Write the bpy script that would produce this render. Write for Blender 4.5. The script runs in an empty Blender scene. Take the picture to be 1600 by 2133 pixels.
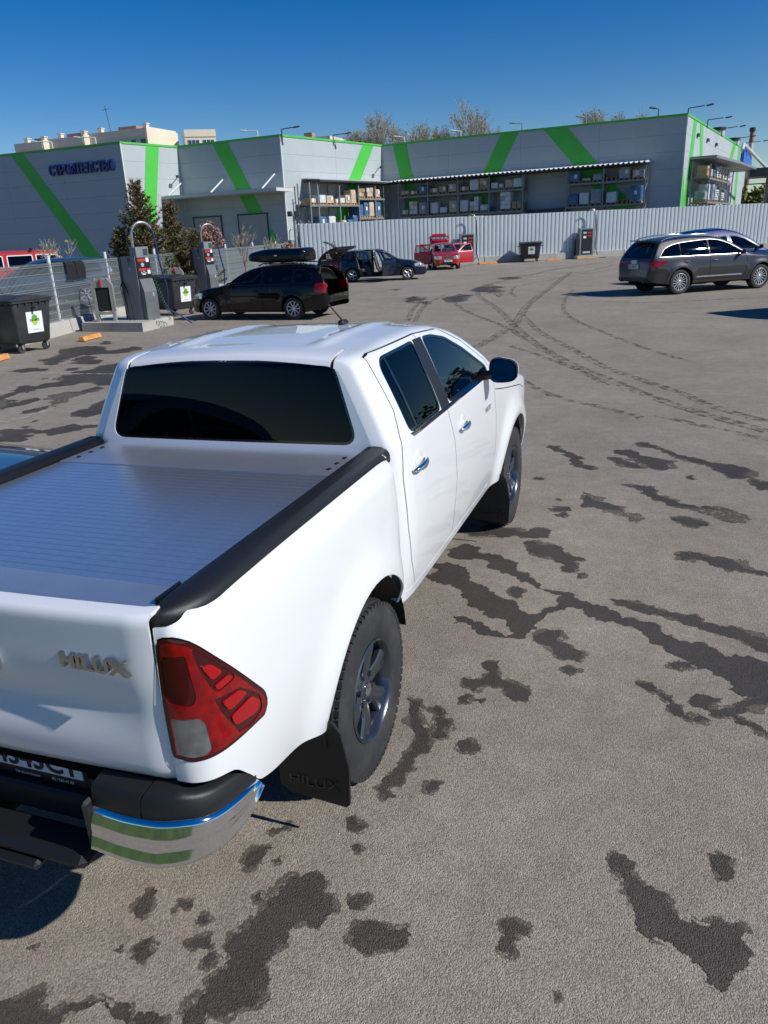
import bpy, bmesh, math, random
from mathutils import Vector, Matrix
from mathutils.geometry import tessellate_polygon

scene = bpy.context.scene
COL = scene.collection
PI = math.pi
R = math.radians
random.seed(7)

# ------------------------------------------------------------------ camera
cam_d = bpy.data.cameras.new('camera')
cam = bpy.data.objects.new('camera', cam_d)
COL.objects.link(cam)
cam_d.sensor_fit = 'VERTICAL'
cam_d.sensor_height = 36.0
cam_d.lens = 26.48
cam_d.clip_start = 0.05
cam_d.clip_end = 3000
_r = Vector((0.9387, 0.34198, -0.04353)).normalized()
_u = Vector((-0.08077, 0.34094, 0.93661)).normalized()
_b = Vector((0.33514, -0.87568, 0.34766)).normalized()
cam.matrix_world = Matrix(((_r.x, _u.x, _b.x, 1.945), (_r.y, _u.y, _b.y, -2.544), (_r.z, _u.z, _b.z, 2.217), (0, 0, 0, 1)))
scene.camera = cam

# ------------------------------------------------------------------ sky and sun
SUN_EL, SUN_AZ = R(37), R(91.5)          # azimuth measured clockwise from +Y
world = bpy.data.worlds.new('World')
scene.world = world
world.use_nodes = True
wn = world.node_tree
wn.nodes.clear()
wo = wn.nodes.new('ShaderNodeOutputWorld')
wb = wn.nodes.new('ShaderNodeBackground')
sky = wn.nodes.new('ShaderNodeTexSky')
sky.sky_type = 'NISHITA'
sky.sun_disc = False
sky.sun_elevation = SUN_EL
sky.sun_rotation = SUN_AZ
sky.air_density = 1.0
sky.dust_density = 0.0
sky.ozone_density = 3.0
sky.altitude = 600
wb.inputs[1].default_value = 0.088
hs = wn.nodes.new('ShaderNodeHueSaturation')
hs.inputs['Saturation'].default_value = 1.5
hs.inputs['Hue'].default_value = 0.512
wn.links.new(sky.outputs[0], hs.inputs['Color'])
wn.links.new(hs.outputs[0], wb.inputs[0])
wn.links.new(wb.outputs[0], wo.inputs[0])
sun_d = bpy.data.lights.new('sun', 'SUN')
sun_d.energy = 4.5
sun_d.angle = R(0.55)
sun_d.color = (1.0, 0.98, 0.94)
sun = bpy.data.objects.new('sun', sun_d)
COL.objects.link(sun)
sdir = Vector((math.sin(SUN_AZ) * math.cos(SUN_EL), math.cos(SUN_AZ) * math.cos(SUN_EL), math.sin(SUN_EL)))
sun.rotation_euler = sdir.to_track_quat('Z', 'Y').to_euler()
sun.location = sdir * 60
scene.view_settings.view_transform = 'Standard'
scene.view_settings.look = 'None'
scene.view_settings.exposure = 0.0
scene.view_settings.gamma = 1.0
scene.render.engine = 'CYCLES'
scene.cycles.max_bounces = 8
scene.cycles.transparent_max_bounces = 12

# ------------------------------------------------------------------ materials
MATS = {}
def pbr(name, col, rough=0.5, metal=0.0, coat=0.0, spec=0.5, var=0.0, vs=6.0, bump=0.0, bs=80.0, dirt=None, ds=2.0, emit=None, coatr=0.03, dn=None):
    m = bpy.data.materials.new(name)
    m.use_nodes = True
    nt = m.node_tree
    b = nt.nodes['Principled BSDF']
    b.inputs['Base Color'].default_value = (*col, 1)
    b.inputs['Roughness'].default_value = rough
    b.inputs['Metallic'].default_value = metal
    b.inputs['Coat Weight'].default_value = coat
    b.inputs['Coat Roughness'].default_value = coatr
    b.inputs['Specular IOR Level'].default_value = spec
    tc = nt.nodes.new('ShaderNodeTexCoord')
    cur = None
    if var > 0:
        n = nt.nodes.new('ShaderNodeTexNoise')
        n.inputs['Scale'].default_value = vs
        n.inputs['Detail'].default_value = 5
        nt.links.new(tc.outputs['Object'], n.inputs['Vector'])
        r = nt.nodes.new('ShaderNodeValToRGB')
        r.color_ramp.elements[0].position = 0.3
        r.color_ramp.elements[1].position = 0.7
        r.color_ramp.elements[0].color = (*[c * (1 - var) for c in col], 1)
        r.color_ramp.elements[1].color = (*[min(1, c * (1 + var)) for c in col], 1)
        nt.links.new(n.outputs['Fac'], r.inputs[0])
        cur = r.outputs[0]
    if dirt:
        n2 = nt.nodes.new('ShaderNodeTexNoise')
        n2.inputs['Scale'].default_value = ds
        n2.inputs['Detail'].default_value = 8
        n2.inputs['Roughness'].default_value = 0.65
        nt.links.new(tc.outputs['Object'], n2.inputs['Vector'])
        r2 = nt.nodes.new('ShaderNodeValToRGB')
        r2.color_ramp.elements[0].position = 0.45
        r2.color_ramp.elements[1].position = 0.75
        r2.color_ramp.elements[1].color = (dirt[3],) * 3 + (1,)
        r2.color_ramp.elements[0].color = (0, 0, 0, 1)
        nt.links.new(n2.outputs['Fac'], r2.inputs[0])
        mx = nt.nodes.new('ShaderNodeMix')
        mx.data_type = 'RGBA'
        nt.links.new(r2.outputs[0], mx.inputs[0])
        if cur:
            nt.links.new(cur, mx.inputs[6])
        else:
            mx.inputs[6].default_value = (*col, 1)
        mx.inputs[7].default_value = (*dirt[:3], 1)
        cur = mx.outputs[2]
    if cur:
        nt.links.new(cur, b.inputs['Base Color'])
    if bump > 0:
        n3 = nt.nodes.new('ShaderNodeTexNoise')
        n3.inputs['Scale'].default_value = bs
        n3.inputs['Detail'].default_value = 4
        nt.links.new(tc.outputs['Object'], n3.inputs['Vector'])
        bp = nt.nodes.new('ShaderNodeBump')
        bp.inputs['Strength'].default_value = bump
        bp.inputs['Distance'].default_value = 0.01
        nt.links.new(n3.outputs['Fac'], bp.inputs['Height'])
        nt.links.new(bp.outputs[0], b.inputs['Normal'])
    if emit:
        b.inputs['Emission Color'].default_value = (*col, 1)
        b.inputs['Emission Strength'].default_value = emit
    MATS[name] = m
    return m

def glass(name, tint, refl=1.0):
    m = bpy.data.materials.new(name)
    m.use_nodes = True
    nt = m.node_tree
    nt.nodes.clear()
    o = nt.nodes.new('ShaderNodeOutputMaterial')
    t = nt.nodes.new('ShaderNodeBsdfTransparent')
    t.inputs[0].default_value = (*tint, 1)
    g = nt.nodes.new('ShaderNodeBsdfGlossy')
    g.inputs['Roughness'].default_value = 0.01
    g.inputs[0].default_value = (refl, refl, refl, 1)
    f = nt.nodes.new('ShaderNodeFresnel')
    f.inputs[0].default_value = 1.52
    mx = nt.nodes.new('ShaderNodeMixShader')
    nt.links.new(f.outputs[0], mx.inputs[0])
    nt.links.new(t.outputs[0], mx.inputs[1])
    nt.links.new(g.outputs[0], mx.inputs[2])
    nt.links.new(mx.outputs[0], o.inputs[0])
    MATS[name] = m
    return m

# ------------------------------------------------------------------ objects
def tag(o, label=None, cat=None, group=None, kind=None):
    if label: o['label'] = label
    if cat: o['category'] = cat
    if group: o['group'] = group
    if kind: o['kind'] = kind
    return o

def thing(name, label, cat, loc=(0, 0, 0), rotz=0.0, group=None):
    o = bpy.data.objects.new(name, None)
    COL.objects.link(o)
    o.empty_display_size = 0.2
    o.location = loc
    o.rotation_euler = (0, 0, rotz)
    return tag(o, label, cat, group)

def link(name, me, parent=None, loc=None, rot=None):
    o = bpy.data.objects.new(name, me)
    COL.objects.link(o)
    if parent: o.parent = parent
    if loc: o.location = loc
    if rot: o.rotation_euler = rot
    return o

def copy_tree(o, parent=None):
    c = o.copy()
    COL.objects.link(c)
    c.parent = parent
    for ch in list(o.children):
        copy_tree(ch, c)
    return c

class MB:
    """collects simple shapes into one mesh"""
    def __init__(s):
        s.v = []; s.f = []
    def add(s, vs, fs, M=None):
        k = len(s.v)
        for p in vs:
            p = Vector(p)
            s.v.append(tuple(M @ p) if M else tuple(p))
        s.f += [tuple(i + k for i in f) for f in fs]
        return s
    def box(s, c, d, rz=0.0, bev=0.0, M=None):
        hx, hy, hz = d[0] / 2, d[1] / 2, d[2] / 2
        b = min(bev, hx * .9, hy * .9, hz * .9)
        T = Matrix.Translation(c) @ Matrix.Rotation(rz, 4, 'Z')
        if M: T = M @ T
        if b <= 0:
            vs = [(x * hx, y * hy, z * hz) for z in (-1, 1) for y in (-1, 1) for x in (-1, 1)]
            fs = [(0, 2, 3, 1), (4, 5, 7, 6), (0, 1, 5, 4), (2, 6, 7, 3), (0, 4, 6, 2), (1, 3, 7, 5)]
            return s.add(vs, fs, T)
        vs = []; idx = {}
        for sz in (-1, 1):
            for sy in (-1, 1):
                for sx in (-1, 1):
                    for a in range(3):
                        q = [sx * (hx - b), sy * (hy - b), sz * (hz - b)]
                        q[a] += (sx, sy, sz)[a] * b
                        idx[(sx, sy, sz, a)] = len(vs); vs.append(q)
        fs = []
        for a in range(3):
            o1, o2 = [(1, 2), (2, 0), (0, 1)][a]
            for sg in (-1, 1):
                cyc = [(-1, -1), (1, -1), (1, 1), (-1, 1)]
                if sg < 0: cyc = cyc[::-1]
                f = []
                for p, q in cyc:
                    k = [0, 0, 0]; k[a] = sg; k[o1] = p; k[o2] = q
                    f.append(idx[(k[0], k[1], k[2], a)])
                fs.append(tuple(f))
        for a in range(3):
            o1, o2 = [(1, 2), (2, 0), (0, 1)][a]
            for p in (-1, 1):
                for q in (-1, 1):
                    f = []
                    for sg in (-1, 1):
                        k = [0, 0, 0]; k[a] = sg; k[o1] = p; k[o2] = q
                        f.append((idx[(*k, o1)], idx[(*k, o2)]))
                    g = [f[0][0], f[1][0], f[1][1], f[0][1]]
                    if p * q < 0: g = g[::-1]
                    fs.append(tuple(g[::-1]))
        for sx in (-1, 1):
            for sy in (-1, 1):
                for sz in (-1, 1):
                    f = [idx[(sx, sy, sz, a)] for a in range(3)]
                    fs.append(tuple(f if sx * sy * sz > 0 else f[::-1]))
        return s.add(vs, fs, T)
    def tube(s, path, r, n=8, caps=True, closed=False):
        path = [Vector(p) for p in path]
        m = len(path); rings = []
        k0 = len(s.v)
        up = Vector((0, 0, 1))
        for i, p in enumerate(path):
            if closed:
                d = path[(i + 1) % m] - path[i - 1]
            else:
                d = path[min(i + 1, m - 1)] - path[max(i - 1, 0)]
            d.normalize()
            if i == 0:
                a = d.cross(up if abs(d.z) < .95 else Vector((1, 0, 0))).normalized()
            else:
                a = (a - d * a.dot(d)).normalized()
            b = d.cross(a)
            rr = r[i] if isinstance(r, (list, tuple)) else r
            for j in range(n):
                t = 2 * PI * j / n
                s.v.append(tuple(p + a * math.cos(t) * rr + b * math.sin(t) * rr))
        for i in range(m if closed else m - 1):
            for j in range(n):
                i2 = (i + 1) % m
                s.f.append((k0 + i * n + j, k0 + i * n + (j + 1) % n, k0 + i2 * n + (j + 1) % n, k0 + i2 * n + j))
        if caps and not closed:
            s.f.append(tuple(k0 + j for j in range(n))[::-1])
            s.f.append(tuple(k0 + (m - 1) * n + j for j in range(n)))
        return s
    def cyl(s, p0, p1, r0, r1=None, n=12):
        return s.tube([p0, p1], [r0, r0 if r1 is None else r1], n)
    def lathe(s, prof, n=32, M=None, closed=False):
        """profile of (radius, height) spun round local Z"""
        vs = []; fs = []
        m = len(prof)
        for j in range(n):
            t = 2 * PI * j / n
            for (r, h) in prof:
                vs.append((r * math.cos(t), r * math.sin(t), h))
        for j in range(n):
            j2 = (j + 1) % n
            for i in range(m if closed else m - 1):
                i2 = (i + 1) % m
                fs.append((j * m + i, j2 * m + i, j2 * m + i2, j * m + i2))
        return s.add(vs, fs, M)
    def prism(s, poly, h0, h1, M=None):
        """2D polygon (x, y) pushed from z=h0 to z=h1"""
        n = len(poly)
        a = sum(poly[i][0] * poly[(i + 1) % n][1] - poly[(i + 1) % n][0] * poly[i][1] for i in range(n))
        if a < 0: poly = poly[::-1]
        vs = [(x, y, h0) for x, y in poly] + [(x, y, h1) for x, y in poly]
        fs = [tuple(range(n))[::-1], tuple(range(n, 2 * n))]
        fs += [(i, (i + 1) % n, n + (i + 1) % n, n + i) for i in range(n)]
        return s.add(vs, fs, M)
    def mesh(s, name, mat, smooth=None, recalc=True):
        me = bpy.data.meshes.new(name)
        me.from_pydata(s.v, [], s.f)
        if mat is not None: me.materials.append(MATS[mat] if isinstance(mat, str) else mat)
        bm = bmesh.new(); bm.from_mesh(me)
        if recalc: bmesh.ops.recalc_face_normals(bm, faces=bm.faces)
        if smooth:
            for f in bm.faces: f.smooth = True
            for e in bm.edges:
                if len(e.link_faces) == 2 and e.calc_face_angle(0) > smooth: e.smooth = False
        bm.to_mesh(me); bm.free()
        me.update()
        return me
    def build(s, name, mat, parent=None, smooth=None, loc=None, rot=None):
        return link(name, s.mesh(name, mat, smooth), parent, loc, rot)

def frame(o, ex, ey, ez):
    """matrix with given origin and axes"""
    ex, ey, ez = Vector(ex), Vector(ey), Vector(ez)
    return Matrix(((ex.x, ey.x, ez.x, o[0]), (ex.y, ey.y, ez.y, o[1]), (ex.z, ey.z, ez.z, o[2]), (0, 0, 0, 1)))

def text_mesh(body, size, depth, bold=0.0, mat=None, name='letter', align='LEFT', shear=0.0):
    cu = bpy.data.curves.new('txt', 'FONT')
    cu.body = body; cu.size = size; cu.extrude = depth / 2; cu.offset = bold
    cu.align_x = align; cu.shear = shear
    cu.resolution_u = 3
    o = bpy.data.objects.new('txt', cu)
    COL.objects.link(o)
    dg = bpy.context.evaluated_depsgraph_get()
    me = bpy.data.meshes.new_from_object(o.evaluated_get(dg))
    bpy.data.objects.remove(o); bpy.data.curves.remove(cu)
    me.name = name
    me.materials.clear()
    if mat: me.materials.append(MATS[mat])
    return me

def lettering(body, width, height, depth, mat, parent, M, name='lettering', bold=0.0):
    """text fitted to width x height, standing on the local x axis of M, facing local z"""
    me = text_mesh(body, 1.0, 0.1, bold, mat, name)
    xs = [v.co.x for v in me.vertices]; ys = [v.co.y for v in me.vertices]; zs = [v.co.z for v in me.vertices]
    x0, x1, y0, y1, z0, z1 = min(xs), max(xs), min(ys), max(ys), min(zs), max(zs)
    for v in me.vertices:
        v.co = M @ Vector(((v.co.x - x0) / (x1 - x0) * width, (v.co.y - y0) / (y1 - y0) * height, (v.co.z - z0) / (z1 - z0) * depth))
    me.update()
    return link(name, me, parent)

# ------------------------------------------------------------------ curved sheet-metal ("soup" of faces with exact normals)
def pchip(pts):
    xs = [p[0] for p in pts]; ys = [p[1] for p in pts]; n = len(xs)
    h = [xs[i + 1] - xs[i] for i in range(n - 1)]
    d = [(ys[i + 1] - ys[i]) / h[i] for i in range(n - 1)]
    m = [0.0] * n
    m[0] = d[0]; m[-1] = d[-1]
    for i in range(1, n - 1):
        if d[i - 1] * d[i] > 0:
            w1 = 2 * h[i] + h[i - 1]; w2 = h[i] + 2 * h[i - 1]
            m[i] = (w1 + w2) / (w1 / d[i - 1] + w2 / d[i])
    def f(x):
        if x <= xs[0]: return ys[0]
        if x >= xs[-1]: return ys[-1]
        i = 0
        while x > xs[i + 1]: i += 1
        t = (x - xs[i]) / h[i]; t2 = t * t; t3 = t2 * t
        return (2 * t3 - 3 * t2 + 1) * ys[i] + (t3 - 2 * t2 + t) * h[i] * m[i] + (-2 * t3 + 3 * t2) * ys[i + 1] + (t3 - t2) * h[i] * m[i + 1]
    return f

def grid_soup(P, UV=None, flip=False):
    ni, nj = len(P), len(P[0])
    N = [[Vector((0, 0, 0)) for _ in range(nj)] for _ in range(ni)]
    Q = [[Vector(p) for p in row] for row in P]
    for i in range(ni - 1):
        for j in range(nj - 1):
            c = (Q[i + 1][j + 1] - Q[i][j]).cross(Q[i][j + 1] - Q[i + 1][j])
            if flip: c = -c
            for a, b in ((i, j), (i + 1, j), (i, j + 1), (i + 1, j + 1)): N[a][b] += c
    V = [[None] * nj for _ in range(ni)]
    for i in range(ni):
        for j in range(nj):
            n = N[i][j].normalized() if N[i][j].length > 0 else Vector((0, 0, 1))
            uv = UV[i][j] if UV else (0.0, 0.0)
            V[i][j] = (*Q[i][j], *n, *uv)
    out = []
    for i in range(ni - 1):
        for j in range(nj - 1):
            f = [V[i][j], V[i + 1][j], V[i + 1][j + 1], V[i][j + 1]]
            if flip: f.reverse()
            out.append(f)
    return out

def _lerp(a, b, t): return tuple(x + (y - x) * t for x, y in zip(a, b))
def half(face, ia, ib, a, b, c):
    """split a face by a*u + b*v <= c"""
    ins, outs = [], []
    n = len(face)
    dv = [a * v[ia] + b * v[ib] - c for v in face]
    for i in range(n):
        v, w, d, e = face[i], face[(i + 1) % n], dv[i], dv[(i + 1) % n]
        if d <= 0: ins.append(v)
        else: outs.append(v)
        if (d < -1e-9 and e > 1e-9) or (d > 1e-9 and e < -1e-9):
            m = _lerp(v, w, d / (d - e))
            ins.append(m); outs.append(m)
    return (ins if len(ins) > 2 else None), (outs if len(outs) > 2 else None)

def ccw(poly):
    n = len(poly)
    a = sum(poly[i][0] * poly[(i + 1) % n][1] - poly[(i + 1) % n][0] * poly[i][1] for i in range(n))
    return list(poly) if a > 0 else list(poly)[::-1]

def cut(soup, poly, ia=1, ib=2, cond=None):
    poly = ccw(poly)
    n = len(poly)
    L = []
    for i in range(n):
        (x0, y0), (x1, y1) = poly[i], poly[(i + 1) % n]
        a, b = (y1 - y0), -(x1 - x0)
        l = math.hypot(a, b)
        if l < 1e-9: continue
        L.append((a / l, b / l, (a * x0 + b * y0) / l))
    bx0 = min(p[0] for p in poly); bx1 = max(p[0] for p in poly)
    by0 = min(p[1] for p in poly); by1 = max(p[1] for p in poly)
    I, O = [], []
    for f in soup:
        if max(v[ia] for v in f) < bx0 or min(v[ia] for v in f) > bx1 or max(v[ib] for v in f) < by0 or min(v[ib] for v in f) > by1 or (cond and not cond(f)):
            O.append(f); continue
        cur = f; rest = []
        for (a, b, c) in L:
            i, o = half(cur, ia, ib, a, b, c)
            if o: rest.append(o)
            cur = i
            if cur is None: break
        if cur is None: O.append(f)
        else:
            I.append(cur); O += rest
    return I, O

def grow(poly, d):
    poly = ccw(poly)
    n = len(poly); out = []
    L = []
    for i in range(n):
        (x0, y0), (x1, y1) = poly[i], poly[(i + 1) % n]
        a, b = (y1 - y0), -(x1 - x0)
        l = math.hypot(a, b)
        L.append((a / l, b / l, (a * x0 + b * y0) / l + d))
    for i in range(n):
        a1, b1, c1 = L[i - 1]; a2, b2, c2 = L[i]
        det = a1 * b2 - a2 * b1
        if abs(det) < 1e-6:
            out.append((poly[i][0] + a2 * d, poly[i][1] + b2 * d))
        else:
            out.append(((c1 * b2 - c2 * b1) / det, (a1 * c2 - a2 * c1) / det))
    return out

def roundp(poly, r, k=4):
    """round the corners of a polygon"""
    poly = ccw(poly); n = len(poly); out = []
    for i in range(n):
        p0, p1, p2 = Vector(poly[i - 1]), Vector(poly[i]), Vector(poly[(i + 1) % n])
        a = min(r, (p0 - p1).length * .45); b = min(r, (p2 - p1).length * .45)
        A = p1 + (p0 - p1).normalized() * a; B = p1 + (p2 - p1).normalized() * b
        for j in range(k + 1):
            t = j / k
            q = A * (1 - t) ** 2 + p1 * 2 * t * (1 - t) + B * t * t
            out.append((q.x, q.y))
    return out

def seam(soup, line, w=0.005, ia=1, ib=2, cond=None):
    """cut a thin shut line out of a soup; returns (line pieces, rest)"""
    I = []
    for (x0, y0), (x1, y1) in zip(line, line[1:]):
        l = math.hypot(x1 - x0, y1 - y0)
        ux, uy = (x1 - x0) / l, (y1 - y0) / l
        h = w / 2
        q = [(x0 - ux * h - uy * h, y0 - uy * h + ux * h), (x1 + ux * h - uy * h, y1 + uy * h + ux * h), (x1 + ux * h + uy * h, y1 + uy * h - ux * h), (x0 - ux * h + uy * h, y0 - uy * h - ux * h)]
        i, soup = cut(soup, q, ia, ib, cond)
        I += i
    return I, soup

def mirror(soup):
    return [[(-v[0], v[1], v[2], -v[3], v[4], v[5], v[6], v[7]) for v in f][::-1] for f in soup]

def shift(soup, d):
    return [[(v[0] + v[3] * d, v[1] + v[4] * d, v[2] + v[5] * d, *v[3:]) for v in f] for f in soup]

def sheet(name, soup, mat, parent=None, thick=0.0, loc=None, rot=None):
    """soup -> mesh object, optionally with real thickness (back faces and rim)"""
    if not soup: return None
    vid = {}; vs = []; fs = []; ns = []
    def vi(p):
        k = (round(p[0], 4), round(p[1], 4), round(p[2], 4))
        if k not in vid:
            vid[k] = len(vs); vs.append(p[:3])
        return vid[k]
    edges = {}
    for f in soup:
        idx = [vi(v) for v in f]
        keep = [k for k in range(len(idx)) if idx[k] != idx[k - 1]]
        if len(keep) < 3 or len(set(idx[k] for k in keep)) < 3: continue
        ids = [idx[k] for k in keep]
        if len(set(ids)) != len(ids): continue
        fs.append(ids); ns.append([f[k][3:6] for k in keep])
        if thick > 0:
            for a in range(len(keep)):
                b = (a + 1) % len(keep)
                edges.setdefault((min(ids[a], ids[b]), max(ids[a], ids[b])), []).append((f[keep[a]], f[keep[b]]))
    if thick > 0:
        back = {}
        def bi(v):
            p = (v[0] - v[3] * thick, v[1] - v[4] * thick, v[2] - v[5] * thick)
            k = (round(p[0], 4), round(p[1], 4), round(p[2], 4), 'b')
            if k not in vid:
                vid[k] = len(vs); vs.append(p)
            return vid[k]
        nf = len(fs)
        for f in soup:
            ids = [bi(v) for v in f][::-1]
            if len(set(ids)) != len(ids): continue
            fs.append(ids); ns.append([(-v[3], -v[4], -v[5]) for v in f][::-1])
        for e, l in edges.items():
            if len(l) == 1:
                a, b = l[0]
                ids = [vi(b), vi(a), bi(a), bi(b)]
                if len(set(ids)) != 4: continue
                d = Vector(b[:3]) - Vector(a[:3])
                nn = d.cross(Vector(a[3:6]))
                if nn.length < 1e-9: continue
                nn.normalize()
                fs.append(ids); ns.append([tuple(nn)] * 4)
    me = bpy.data.meshes.new(name)
    me.from_pydata(vs, [], fs)
    me.materials.append(MATS[mat] if isinstance(mat, str) else mat)
    me.polygons.foreach_set('use_smooth', [True] * len(me.polygons))
    if len(me.polygons) == len(ns):
        me.normals_split_custom_set([n for l in ns for n in l])
    me.update()
    return link(name, me, parent, loc, rot)

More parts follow.
